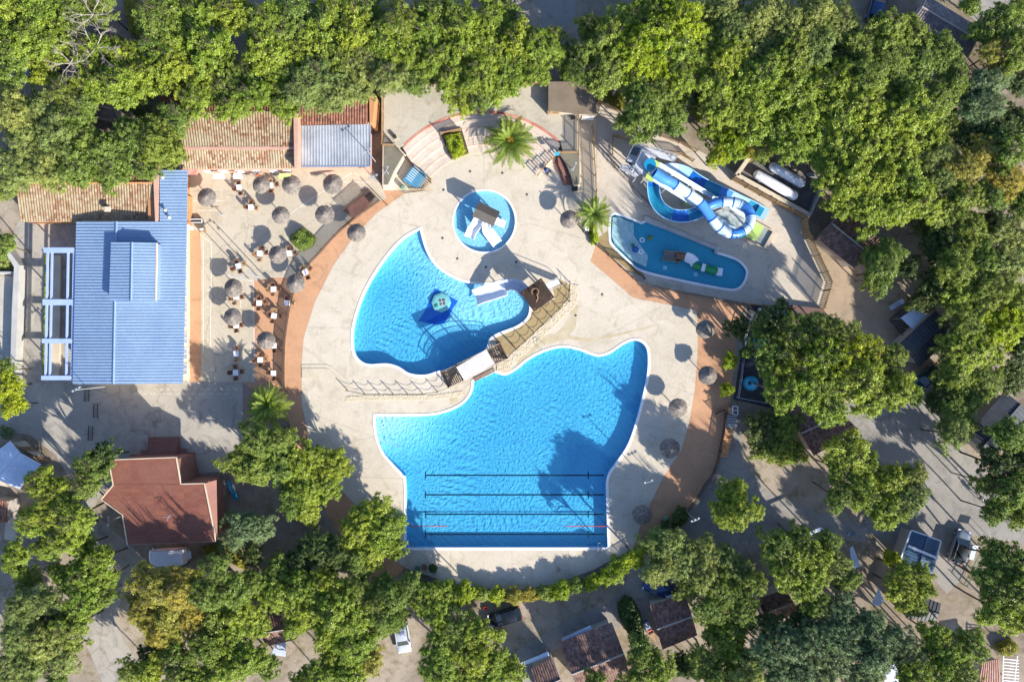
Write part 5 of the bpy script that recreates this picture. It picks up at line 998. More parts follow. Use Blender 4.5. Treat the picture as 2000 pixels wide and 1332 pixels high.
# red ramp
t = thing('patio_ramp', 'dark red slatted ramp with brown rails at the patio gate', 'ramp', W(692, 403)); b = MB(); b.prism(P2([(670, 412), (708, 380), (730, 392), (691, 428)]), .012, .12); b.build('ramp_deck', mat('ramp_red', (.34, .17, .11), (.28, .13, .09)), t)
b = MB(); b.prism(P2([(708, 378), (719, 370), (733, 385), (722, 396)]), .02, .3); b.build('upper_landing', M_brown, t)
# ------------------------------------------------------------ straw parasols
random.seed(11)
def straw_mesh(seed):
    r = random.Random(seed); N = 132; prof = [(0.02, .54), (.10, .50), (.38, .38), (.70, .22), (1.0, .06), (1.14, -.07)]; vs = []; fs = []
    for i, (rad, z) in enumerate(prof):
        for k in range(N):
            a = 2 * math.pi * k / N; big = math.sin(a * 11 + seed) * .25 + math.sin(a * 23 + seed * 3) * .2
            jr = 1 + (r.uniform(-.05, .05) if i == 5 else 0); dz = (r.uniform(-.035, .045) + .02 * big) * (.3 + i * .28)
            vs.append((rad * jr * math.cos(a), rad * jr * math.sin(a), z + dz))
    for i in range(5):
        for k in range(N): fs.append((i * N + k, (i + 1) * N + k, (i + 1) * N + (k + 1) % N, i * N + (k + 1) % N))
    c = len(vs); vs.append((0, 0, .56)); fs += [(c, k, (k + 1) % N) for k in range(N)]
    # loose strands over the cone
    for k in range(420):
        a = r.uniform(0, 6.283); r0 = r.uniform(.05, .8); r1 = min(1.2, r0 + r.uniform(.25, .5)); a1 = a + r.uniform(-.05, .05)
        def zz(x): return .55 - .50 * x
        w = .012; n = len(vs); nx, ny = -math.sin(a) * w, math.cos(a) * w
        for rr_, aa, lift in ((r0, a, .035), (r1, a1, .045)):
            x, y, z = rr_ * math.cos(aa), rr_ * math.sin(aa), zz(rr_) + lift
            vs += [(x - nx, y - ny, z), (x + nx, y + ny, z)]
        fs.append((n, n + 2, n + 3, n + 1))
    me = bpy.data.meshes.new('canopy'); me.from_pydata(vs, [], fs); me.materials.append(M_straw); me.update(); return me
CAN = [straw_mesh(k) for k in range(5)]
b = MB(); b.tube([(0, 0, -.02), (0, 0, 2.45)], .06, 8); ME_pole = b.mesh(); ME_pole.materials.append(M_brown)
b = MB(); b.cone((0, 0, 0), .28, .24, .10, 16); ME_base = b.mesh(); ME_base.materials.append(MATS['pale_wall'])
b = MB()
for k in range(18): a = 6.283 * k / 18; b.beam((0, 0, .5), (.10 * math.cos(a), .10 * math.sin(a), .74 + random.uniform(-.04, .06)), .015)
ME_tuft = b.mesh(); ME_tuft.materials.append(M_straw)
UMB = [(402, 385, 'straw parasol nearest the orange wall of the blue-roofed hall'), (509, 360, 'straw parasol on the patio nearest the restaurant awnings'), (568, 360, 'straw parasol between two others just below the restaurant wall'), (649, 359, 'straw parasol below the silver roof, near the red ramp'),
  (547, 420, 'straw parasol above left of the square patio bush'), (633, 419, 'straw parasol above right of the square patio bush'), (541, 497, 'straw parasol left of the patio bush corner, beside a white table'), (454, 562, 'straw parasol on the left patio, upper of a vertical pair'), (453, 619, 'straw parasol on the left patio, lower of a vertical pair'),
  (576, 553, 'straw parasol touching the curved patio railing'), (518, 665, 'straw parasol on the orange terrace above the palm'), (695, 454, 'lone straw parasol on the orange walk above the middle pool'), (1112, 428, 'straw parasol left of the small palm by the deck corner'), (1379, 643, 'shaded straw parasol in the upper right corner of the deck'),
  (1383, 733, 'straw parasol on the orange walk beside the filter yard'), (1325, 797, 'straw parasol on the deck right of the big pool'), (1309, 876, 'straw parasol half in tree shade right of the big pool'), (1255, 1006, 'dark shaded straw parasol near the lower right pool corner')]
for k, (x, y, lab) in enumerate(UMB):
    p = W(x, y, 2.25); t = thing('straw_parasol', lab, 'parasol', (p.x, p.y, 0), random.uniform(0, 6.28), 'straw parasols around the pools')
    o = link('canopy', CAN[k % 5], None, t, (0, 0, 1.98)); sc = random.uniform(.94, 1.08); o.scale = (sc, sc * random.uniform(.96, 1.04), random.uniform(.9, 1.25)); o.rotation_euler = (random.uniform(-.08, .08), random.uniform(-.08, .08), 0)
    link('pole', ME_pole, None, t); link('base', ME_base, None, t); link('straw_tuft', ME_tuft, None, t, (0, 0, 1.98))
# ------------------------------------------------------------ tables and chairs
def chair_meshes():
    b = MB(); b.box((0, 0, .44), (.46, .46, .06)); seat = b.mesh()
    b = MB(); 
    for k in range(6): a = math.radians(-55 + 22 * k); b.box((.27 * math.sin(a), -.06 - .20 * math.cos(a), .70), (.12, .04, .42), -a, taper=.95)
    b.box((0, -.27, .92), (.40, .05, .05)); back = b.mesh()
    b = MB(); b.box((0, 0, .22), (.045, .045, .44), taper=1); leg = b.mesh()
    b = MB(); b.box((0, .0, .64), (.05, .44, .04)); b.box((0, .19, .53), (.04, .04, .2)); arm = b.mesh()
    return seat, back, leg, arm
CH = {}
for nm, m in (('dark', M_wick), ('tan', M_wick2)):
    ms = chair_meshes()
    for me in ms: me.materials.append(m)
    CH[nm] = ms
def chair(x, y, rz, lab, kind='dark'):
    seat, back, leg, arm = CH[kind]; t = thing('wicker_chair', lab, 'chair', (x, y, .012), rz, 'wicker chairs on the patio')
    link('seat', seat, None, t); link('backrest', back, None, t)
    for sx in (-.2, .2):
        link('armrest', arm, None, t, (sx * 1.25, 0, 0))
        for sy in (-.2, .2): link('leg', leg, None, t, (sx, sy, 0))
b = MB(); b.box((0, 0, .74), (.66, .66, .035)); b.box((0, 0, .70), (.58, .58, .04)); ME_top = b.mesh(); M_ttop = mat('white_table_top', (.80, .78, .76), (.76, .74, .73), rough=.35, fine=.03); ME_top.materials.append(M_ttop)
b = MB(); b.cone((0, 0, .02), .035, .035, .68, 8); ME_stem = b.mesh(); ME_stem.materials.append(M_steel)
b = MB(); b.box((0, 0, .02), (.5, .07, .04), .785); b.box((0, 0, .022), (.5, .07, .04), -.785); ME_foot = b.mesh(); ME_foot.materials.append(M_steel)
TAB = [(467, 366, 0.15, 'NWS', 'near the restaurant windows', 'upper left'), (490, 405, .1, 'NEW', 'below the awning parasol', 'upper middle'), (528, 362, 0, 'NES', 'at the rim of the awning parasol', 'awning'), (507, 495, .05, 'NEWS', 'left of the bush parasol', 'bush left'),
  (564, 495, 0, 'NE', 'right of the bush parasol', 'bush right'), (465, 520, .25, 'NEWS', 'beside the lamp post shadows', 'lamp'), (596, 532, .5, 'NEWS', 'with a purple runner by the railing', 'railing'), (534, 565, 0.05, 'NEWS', 'just below the lamp posts on the orange terrace', 'terrace top'), (506, 592, 0, 'NEWS', 'beside the terrace white line', 'white line'),
  (561, 592, -.05, 'NE', 'below the railing parasol', 'railing lower'), (535, 617, -.15, 'NEWS', 'above the orange terrace parasol', 'terrace middle'), (461, 580, 0, 'EWS', 'under the upper of the two left parasols', 'left upper'), (461, 636, 0, 'WES', 'under the lower of the two left parasols', 'left lower'), (508, 703, 0, 'NEWS', 'below the terrace parasol', 'terrace low'),
  (534, 729, 0, 'WS', 'nearest the lower left palm', 'palm'), (461, 691, 0, 'NS', 'upper of two in palm shade', 'shade upper'), (460, 728, 0, 'NEWS', 'lower of two in palm shade', 'shade lower'), (535, 675, 0, 'ES', 'at the right edge of the terrace parasol', 'parasol')]
NAMES = {'N': 'upper', 'S': 'lower', 'E': 'right', 'W': 'left'}
for k, (x, y, rz, sides, desc, short) in enumerate(TAB):
    p = W(x, y, .75); t = thing('cafe_table', 'white square cafe table ' + desc, 'table', (p.x, p.y, .012), rz, 'white square tables on the patio')
    link('table_top', ME_top, None, t); link('pedestal', ME_stem, None, t); link('foot', ME_foot, None, t)
    for s_ in sides:
        ang = {'N': 90, 'S': -90, 'E': 0, 'W': 180}[s_]; a = math.radians(ang) + rz + random.uniform(-.25, .25); r = random.uniform(.58, .74); kd = 'tan' if (k * 3 + ord(s_)) % 4 == 0 else 'dark'
        chair(p.x + r * math.cos(a), p.y + r * math.sin(a), a + math.pi / 2 + random.uniform(-.2, .2), '%s wicker chair, %s side of table %s' % ('tan' if kd == 'tan' else 'brown', NAMES[s_], desc.split(',')[0]), kd)
b = MB(); p = W(596, 532, .79); b.box(tuple(p), (.14, .5, .006), .5 - .3); tag(b.build('purple_runner', mat('purple_cloth', (.12, .08, .45))), 'purple runner lying on the table by the curved railing', 'runner')
# ------------------------------------------------------------ lamp posts with spotlights
def lamp(x, y, h, lab, heads=2, rz=0):
    p = W(x, y, 0); t = thing('spotlight_post', lab, 'lamp post', (p.x, p.y, 0), rz)
    b = MB(); b.tube([(0, 0, 0), (0, 0, h)], .065, 8, r2=.045); b.build('pole', M_steel, t, world=False)
    b = MB(); b.beam((-.5, 0, h), (.5, 0, h), .05); b.build('cross_arm', M_steel, t, world=False)
    for k in range(heads): xx = -.45 + .9 * k / max(1, heads - 1); b = MB(); b.box((xx, .10, h - .02), (.26, .20, .12), 0, taper=.8); b.build('spotlight', M_steel, t, world=False)
lamp(487, 546, 4.9, 'left one of three thin spotlight posts in the middle of the patio'); lamp(504, 541, 4.9, 'middle one of three thin spotlight posts on the patio', 2, .5); lamp(522, 545, 4.9, 'right one of three thin spotlight posts on the patio', 2, 2.2)
lamp(740, 359, 4.0, 'spotlight post at the corner of the patio gate', 3, .4); lamp(762, 344, 3.2, 'white spotlight post on the left mossy slab', 2, 1.0); lamp(1118, 338, 3.6, 'white spotlight post on the right mossy slab', 2, 1.0)
lamp(1340, 998, 5.2, 'spotlight post behind the lower right gate railing', 3, .4); lamp(1256, 930, 4.2, 'slim spotlight post on the deck right of the big pool', 2, .3); lamp(244, 1004, 4.0, 'post at the lower left corner of the red-roofed house', 2, 1.57); lamp(207, 755, 6.8, 'tall spotlight post at the lower edge of the blue-roofed hall', 3, .5)
lamp(735, 318, 6.0, 'tall spotlight post in the dark alley left of the stage', 2, .6); lamp(436, 421, .8, 'short dark bollard lamp at the foot of the left parasol', 1)
# ------------------------------------------------------------ small objects
def bag(lab, cat, x, y, parts, z=0, rz=0, name=None):
    p = W(x, y, z); t = thing(name or cat.replace(' ', '_'), lab, cat, (p.x, p.y, z), rz)
    for nm, m, fn in parts: b = MB(); fn(b); b.build(nm, m, t, world=False)
    return t
M_navy = mat('navy_fabric', (.03, .05, .16), (.05, .08, .22)); M_cyan = mat('cyan_fabric', (.04, .40, .65), (.03, .34, .58)); M_orange = mat('orange_fabric', (.80, .18, .05), (.7, .12, .04))
bag('dark blue pushchair parked by the tan tier fence', 'pushchair', 1067, 334, [('hood', M_navy, lambda b: b.lathe((0, 0, .55), [(0, .35), (.22, .28), (.32, .05)], 10)), ('seat', M_black, lambda b: b.box((0, -.15, .45), (.42, .6, .25))), ('wheels', M_black, lambda b: [b.cone((sx, sy, .0), .11, .11, .2, 10) for sx in (-.22, .22) for sy in (-.4, .35)]), ('handle', M_steel, lambda b: b.tube([(-.2, .4, .6), (-.2, .6, 1.0), (.2, .6, 1.0), (.2, .4, .6)], .02, 6))], rz=.9)
bag('bright cyan towel on the fence corner above the tiers', 'towel', 1088, 300, [('cloth', M_cyan, lambda b: [b.box((0, 0, .0), (.55, .35, .03), .2), b.box((0, -.18, -.2), (.55, .03, .4), .2)])], z=2.4)
bag('small black loudspeaker on the left terrace', 'loudspeaker', 772, 269, [('cabinet', M_black, lambda b: b.box((0, 0, .3), (.42, .35, .6), .5)), ('stand', M_cream, lambda b: b.box((0, 0, .03), (.6, .5, .06), .5))], z=1.2)
bag('small black loudspeaker on the right of the terrace', 'loudspeaker', 1119, 232, [('cabinet', M_black, lambda b: b.box((0, 0, .3), (.42, .35, .6), .2)), ('stand', M_cream, lambda b: b.box((0, 0, .03), (.6, .5, .06), .2))], z=1.2)
bag('green bin at the entrance to the storage wedge', 'bin', 788, 368, [('body', mat('bin_green', (.08, .20, .11)), lambda b: b.cone((0, 0, 0), .25, .30, .75, 14)), ('lid', mat('bin_lid', (.16, .26, .16)), lambda b: b.cone((0, 0, .75), .32, .20, .1, 14))])
bag('green bin beside the curved fence, lower right of the pool', 'bin', 1300, 1010, [('body', MATS['bin_green'], lambda b: b.cone((0, 0, 0), .3, .36, .8, 14)), ('lid', MATS['bin_lid'], lambda b: b.cone((0, 0, .8), .36, .24, .1, 14))])
bag('cream cabinet and dark box at the foot of the right slab', 'cabinet', 1127, 369, [('cabinet', M_cream, lambda b: b.box((.25, 0, .45), (.45, .7, .9))), ('dark_box', M_black, lambda b: b.box((-.35, 0, .3), (.6, .6, .6)))])
bag('white lifeguard chair with rail beside the small palm', 'chair', 1145, 449, [('seat', M_white, lambda b: b.box((0, 0, .9), (.5, .5, .08))), ('backrest', M_white, lambda b: b.box((0, .25, 1.15), (.5, .05, .5))), ('frame', M_steel, lambda b: [b.beam((sx, sy, 0), (sx * .8, sy * .8, .9), .05) for sx in (-.3, .3) for sy in (-.3, .3)])], name='lifeguard_chair')
fence('deck_gate', 'short brown gate beside the lifeguard chair', [(1128, 437), (1150, 462)], h=1.0, **RAIL)
bag('orange and red toy scooter by the restaurant wall', 'scooter', 507, 345, [('deck_board', M_orange, lambda b: b.box((0, 0, .15), (.7, .22, .05))), ('steering_column', M_red, lambda b: b.beam((.3, 0, .15), (.42, 0, .9), .06)), ('handlebar', M_orange, lambda b: b.beam((.42, -.3, .9), (.42, .3, .9), .06)), ('wheel', M_black, lambda b: b.cone((-.35, 0, 0), .1, .1, .12, 10)), ('wheel', M_black, lambda b: b.cone((.36, 0, 0), .1, .1, .12, 10))], rz=-.5)
bag('dark planter trough with white rim at the hall corner', 'planter', 386, 433, [('rim', M_white, lambda b: [b.beam((-.75, -.2, .55), (.75, -.2, .55), .08), b.beam((-.75, .2, .55), (.75, .2, .55), .08), b.beam((-.75, -.2, .55), (-.75, .2, .55), .08), b.beam((.75, -.2, .55), (.75, .2, .55), .08)]), ('box', M_black, lambda b: b.box((0, 0, .25), (1.5, .42, .5)))])
bag('white menu board lying on a dark stand at the hall corner', 'sign', 397, 450, [('board', M_white, lambda b: b.box((0, 0, .62), (.5, .3, .03), .2)), ('stand', M_tanwood, lambda b: b.box((0, 0, .3), (.7, .5, .6), .2, taper=.9))])
bag('white slanted counter canopy beside the blue roof corner', 'canopy', 376, 450, [('cloth', M_white, lambda b: b.add([(-.8, .2, 2.6), (1.1, -.1, 2.2), (.5, .35, 2.6), (-.6, .45, 2.7), (-.8, -.2, 2.5), (.9, -.3, 2.2)], [(0, 4, 5, 1), (0, 1, 2, 3)])), ('pole', M_steel, lambda b: b.tube([(1.0, -.1, 0), (1.0, -.1, 2.2)], .03, 6))])
bag('round stone planter with small bush on the lower deck', 'planter', 845, 1112, [('tub', MATS['pale_wall'], lambda b: b.lathe((0, 0, 0), [(.5, 0), (.62, .5), (.55, .5), (.5, .42), (0, .42)], 20)), ], name='round_planter')
bag('small green tub left of the round stone planter', 'tub', 816, 1108, [('tub', MATS['bin_green'], lambda b: b.lathe((0, 0, 0), [(.25, 0), (.34, .4), (.28, .4), (0, .35)], 16))])
bag('brown tub between the green tub and the stone planter', 'tub', 829, 1105, [('tub', M_redwood, lambda b: b.lathe((0, 0, 0), [(.25, 0), (.36, .4), (.30, .4), (0, .35)], 16))])
bag('pale blue sun lounger standing alone on the sandy path', 'sun lounger', 1746, 597, [('mattress', M_wroof, lambda b: b.box((0, 0, .32), (1.5, .6, .07))), ('backrest', M_wroof, lambda b: b.beam((.72, 0, .34), (1.15, 0, .55), .6, .06)), ('leg', M_white, lambda b: b.box((-.6, 0, .15), (.05, .55, .3))), ('leg', M_white, lambda b: b.box((.6, 0, .15), (.05, .55, .3)))], rz=.55, name='sun_lounger')
bag('blue sun lounger beside the silver car', 'sun lounger', 1897, 1080, [('mattress', M_wroof, lambda b: b.box((0, 0, .32), (1.5, .6, .07))), ('backrest', M_wroof, lambda b: b.beam((.72, 0, .34), (1.15, 0, .55), .6, .06)), ('leg', M_white, lambda b: b.box((-.6, 0, .15), (.05, .55, .3))), ('leg', M_white, lambda b: b.box((.6, 0, .15), (.05, .55, .3)))], rz=1.3, name='sun_lounger')
bag('blue camp bed with white frame under the lower right trees', 'camp bed', 1669, 1126, [('mattress', M_navy, lambda b: b.box((0, 0, .32), (1.6, .6, .06))), ('frame', M_white, lambda b: [b.beam((-.8, -.3, .3), (.8, -.3, .3), .04), b.beam((-.8, -.3, .3), (-.6, -.5, 0), .04), b.beam((.5, -.3, .3), (.7, -.5, 0), .04)])], rz=.35, name='camp_bed')
bag('teal bench with slatted seat beside the red-roofed house', 'bench', 456, 957, [('seat', M_teal, lambda b: [b.box((0, -.2 + .13 * k, .45), (2.6, .10, .05)) for k in range(4)]), ('backrest', M_teal, lambda b: b.box((0, .35, .75), (2.6, .06, .3))), ('leg', M_steel, lambda b: b.box((-1.1, 0, .22), (.06, .45, .44))), ('leg', M_steel, lambda b: b.box((1.1, 0, .22), (.06, .45, .44)))], rz=-1.15, name='bench')
bag('blue and turquoise balls with red handle at the pitch corner', 'toy', 1661, 1041, [('ball', M_cyan, lambda b: b.lathe((-.35, 0, .2), [(0, -.2), (.2, 0), (0, .2)], 10)), ('ball', M_teal, lambda b: b.lathe((.35, 0, .2), [(0, -.2), (.2, 0), (0, .2)], 10)), ('handle', M_red, lambda b: b.beam((-.3, 0, .2), (.3, 0, .25), .08))], name='toy')
bag('small red crate on the gravel left of the black car', 'crate', 948, 1186, [('side', M_red, lambda b: [b.beam((-.2, s, .15), (.2, s, .15), .04, .3) for s in (-.15, .15)] + [b.beam((s, -.15, .15), (s, .15, .15), .04, .3) for s in (-.2, .2)]), ('bottom', M_red, lambda b: b.box((0, 0, .02), (.4, .3, .03)))])
bag('pale grey crate beside the bungalow wall under the hedge', 'crate', 1291, 1240, [('side', M_paleg, lambda b: [b.beam((-.3, s, .2), (.3, s, .2), .05, .4) for s in (-.22, .22)] + [b.beam((s, -.22, .2), (s, .22, .2), .05, .4) for s in (-.3, .3)]), ('bottom', M_paleg, lambda b: b.box((0, 0, .03), (.6, .44, .05)))], rz=1.1)
# bike racks on the forecourt
for k, (x, y, lab) in enumerate(((170, 770, 'dark bike rack just below the blue-roofed hall'), (187, 802, 'dark bike rack in the middle of the forecourt shade'), (177, 846, 'dark bike rack nearest the red-roofed house'))):
    p = W(x, y); t = thing('bike_rack', lab, 'bike rack', (p.x, p.y, -.02), math.radians(88), 'bike racks on the forecourt'); b = MB(); b.beam((-.9, -.25, .05), (.9, -.25, .05), .05); b.beam((-.9, .25, .05), (.9, .25, .05), .05); b.build('ground_rail', M_brown, t, world=False)
    for j in range(8): b = MB(); xx = -.85 + j * .243; b.tube([(xx, -.25, .05), (xx, -.22, .35), (xx, .22, .35), (xx, .25, .05)], .02, 5); b.build('hoop', M_brown, t, world=False)
# small boat beside the hedge
t = thing('rowing_boat', 'narrow boat with wooden bow and blue stern between hedge and bungalow', 'boat', W(1269, 1231), math.radians(-62))
def hull(b, x0, x1, w0, w1, z=.35):
    n = 6; vs = []
    for i in range(n + 1):
        x = x0 + (x1 - x0) * i / n; w = w0 + (w1 - w0) * i / n; vs += [(x, -w, z), (x, -w * .6, .05), (x, w * .6, .05), (x, w, z)]
    b.add(vs, [(i * 4 + k, i * 4 + k + 4, i * 4 + k + 5, i * 4 + k + 1) for i in range(n) for k in range(3)] + [(0, 1, 2, 3)])
b = MB(); hull(b, -1.7, .3, .36, .36); b.build('hull', M_wroof, t, world=False)
b = MB(); hull(b, .3, 1.8, .36, .03); b.add([(.3, -.36, .36), (1.8, 0, .38), (.3, .36, .36)], [(0, 1, 2)]); b.build('wooden_bow', M_wick2, t, world=False)
b = MB(); b.box((-1.5, 0, .35), (.4, .66, .06)); b.build('stern_cover', M_navy, t, world=False); b = MB(); b.box((-.1, 0, .34), (.16, .7, .05)); b.build('thwart', M_orange, t, world=False); b = MB(); b.box((-.8, 0, .25), (.7, .3, .2)); b.build('stowed_gear', M_white, t, world=False)
# ------------------------------------------------------------ vehicles
def paint(name, c): return mat(name, c, tuple(x * .94 for x in c), rough=.28, metal=.25, coat=.6, fine=.02, scale=.5)
def car(lab, cat, x, y, ang, L, Wd, H, m, van=False, roofm=None):
    p = W(x, y, .6); t = thing('parked_' + cat.replace(' ', '_'), lab, cat, (p.x, p.y, -.02), ang, 'cars parked around the camp')
    st = [(-.50, .40, .62, .62), (-.47, .45, .72, .72), (-.40, .49, .74, None), (-.30, .50, .75, None), (-.1, .50, .75, None), (.15, .50, .74, None), (.28, .49, .72, None), (.40, .47, .66, None), (.47, .42, .58, None), (.50, .34, .50, None)]
    belt = 1.0 if van else .92; vs = []; n = 10
    for (u, hw, zt, _) in st:
        zt = zt * belt / .75 * (1.0 if not van else 1.05); w = hw * Wd
        for a, z in ((-w * .85, .22), (-w, .42), (-w * .99, zt - .12), (-w * .90, zt), (-w * .4, zt + .03), (w * .4, zt + .03), (w * .90, zt), (w * .99, zt - .12), (w, .42), (w * .85, .22)): vs.append((u * L, a, z))
    b = MB(); b.add(vs, [(i * n + k, i * n + (k + 1) % n, (i + 1) * n + (k + 1) % n, (i + 1) * n + k) for i in range(len(st) - 1) for k in range(n)], 0, True); b.add(vs[:n], [tuple(range(n))]); b.add(vs[-n:], [tuple(range(n - 1, -1, -1))]); b.build('body', m, t, world=False)
    # cabin: roof between stations; glass around
    if van: r0, r1, s0, s1, wt = -.47, .30, -.49, .40, .44
    else: r0, r1, s0, s1, wt = -.34, .08, -.47, .26, .38
    zb = belt - .02; w0 = .455 * Wd; w1 = wt * Wd
    base = [(s0 * L, -w0, zb), (s1 * L, -w0 * .96, zb), (s1 * L, w0 * .96, zb), (s0 * L, w0, zb)]; top = [(r0 * L, -w1, H - .06), (r1 * L, -w1, H - .06), (r1 * L, w1, H - .06), (r0 * L, w1, H - .06)]
    b = MB(); b.add(base + top, [(0, 1, 5, 4), (2, 3, 7, 6)], 0); b.build('side_glass' if not van else 'side_panel', M_glass if not van else m, t, world=False)
    b = MB(); b.add([base[1], base[2], top[2], top[1]], [(0, 1, 2, 3)]); b.build('windscreen', M_glass, t, world=False)
    b = MB(); b.add([base[3], base[0], top[0], top[3]], [(0, 1, 2, 3)]); b.build('rear_window', M_glass if not van else m, t, world=False)
    b = MB(); rt_ = []; 
    for u in (0, .12, .5, .88, 1):
        xx = (r0 + (r1 - r0) * u) * L; dz = -.04 if u in (0, 1) else 0
        rt_ += [(xx, -w1 * 1.03, H - .07), (xx, -w1 * .8, H + dz), (xx, w1 * .8, H + dz), (xx, w1 * 1.03, H - .07)]
    b.add(rt_, [(i * 4 + k, i * 4 + k + 1, i * 4 + k + 5, i * 4 + k + 4)[::-1] for i in range(4) for k in range(3)], 0, True); b.build('roof', roofm or m, t, world=False)
    b = MB()
    for sy in (-1, 1):
        for (u0, z0), (u1, z1) in (((s1, zb), (r1, H - .05)), ((s0, zb), (r0, H - .05))): b.beam((u0 * L, sy * w0 * .97, z0), (u1 * L, sy * w1 * 1.01, z1), .07)
        b.beam((r0 * L, sy * w1 * 1.02, H - .05), (r1 * L, sy * w1 * 1.02, H - .05), .06)
    b.build('pillars', m, t, world=False)
    for sx in (-.31, .33):
        for sy in (-1, 1):
            b = MB(); cx, cy = sx * L, sy * (Wd * .5 - .10); b.tube([(cx, cy - .10, .32), (cx, cy + .10, .32)], .32, 18); w_ = b.build('wheel', M_black, t, world=False)
            b = MB(); b.tube([(cx, cy + sy * .09, .32), (cx, cy + sy * .115, .32)], .19, 12); b.build('rim', M_steel, w_, world=False)
    for sy in (-1, 1):
        b = MB(); b.box((.465 * L, sy * Wd * .36, .66), (.20, .30, .14)); b.build('headlight', M_white, t, world=False)
        b = MB(); b.box((-.49 * L, sy * Wd * .39, .80), (.10, .22, .22)); b.build('taillight', M_red, t, world=False)
        b = MB(); b.box((.20 * L if not van else .36 * L, sy * (Wd * .5 + .10), 1.0), (.14, .22, .14)); b.build('wing_mirror', m, t, world=False)
    return t
R_ = math.radians
tv = car('white camper van with ribbed roof below the red-roofed house', 'van', 330, 1085, R_(184), 4.9, 2.0, 2.05, paint('van_white', (.78, .80, .82)), True, M_white)
for k in range(7): b = MB(); yy = -.72 + .24 * k; b.beam((-2.1, yy, 2.07), (1.2, yy, 2.07), .05, .03); b.build('roof_rib', M_white, tv, world=False)
b = MB(); b.box((-2.65, .0, .9), (.5, .9, .08)); b.build('rear_rack', M_wroof, tv, world=False)
car('black hatchback parked by the road below the pool fence', 'car', 986, 1204, R_(197), 4.2, 1.8, 1.48, paint('black_paint', (.012, .016, .02)))
car('silver estate car with dark sunroof beside the small cabin', 'car', 1874, 1067, R_(72), 4.3, 1.85, 1.55, paint('silver_paint', (.20, .23, .27)), roofm=paint('roof_black', (.01, .012, .015)))
car('white car half hidden by the tree at the bottom left', 'car', 786, 1242, R_(-80), 4.1, 1.8, 1.48, paint('white_paint', (.55, .58, .63)))
car('dark blue car under the trees beside the bottom road', 'car', 1288, 1148, R_(160), 4.1, 1.8, 1.48, paint('blue_paint', (.015, .05, .16)))
car('dark teal car parked beside the dark chalet', 'car', 1812, 738, R_(222), 4.3, 1.8, 1.5, paint('teal_paint', (.02, .075, .10)))
car('deep blue car between the trees at the top right', 'car', 1712, 14, R_(75), 4.1, 1.8, 1.48, paint('blue_paint2', (.01, .045, .13)))
car('dark car in deep shade at the left edge of the forest', 'car', 84, 138, R_(165), 4.2, 1.8, 1.5, paint('black_paint2', (.012, .02, .03)))
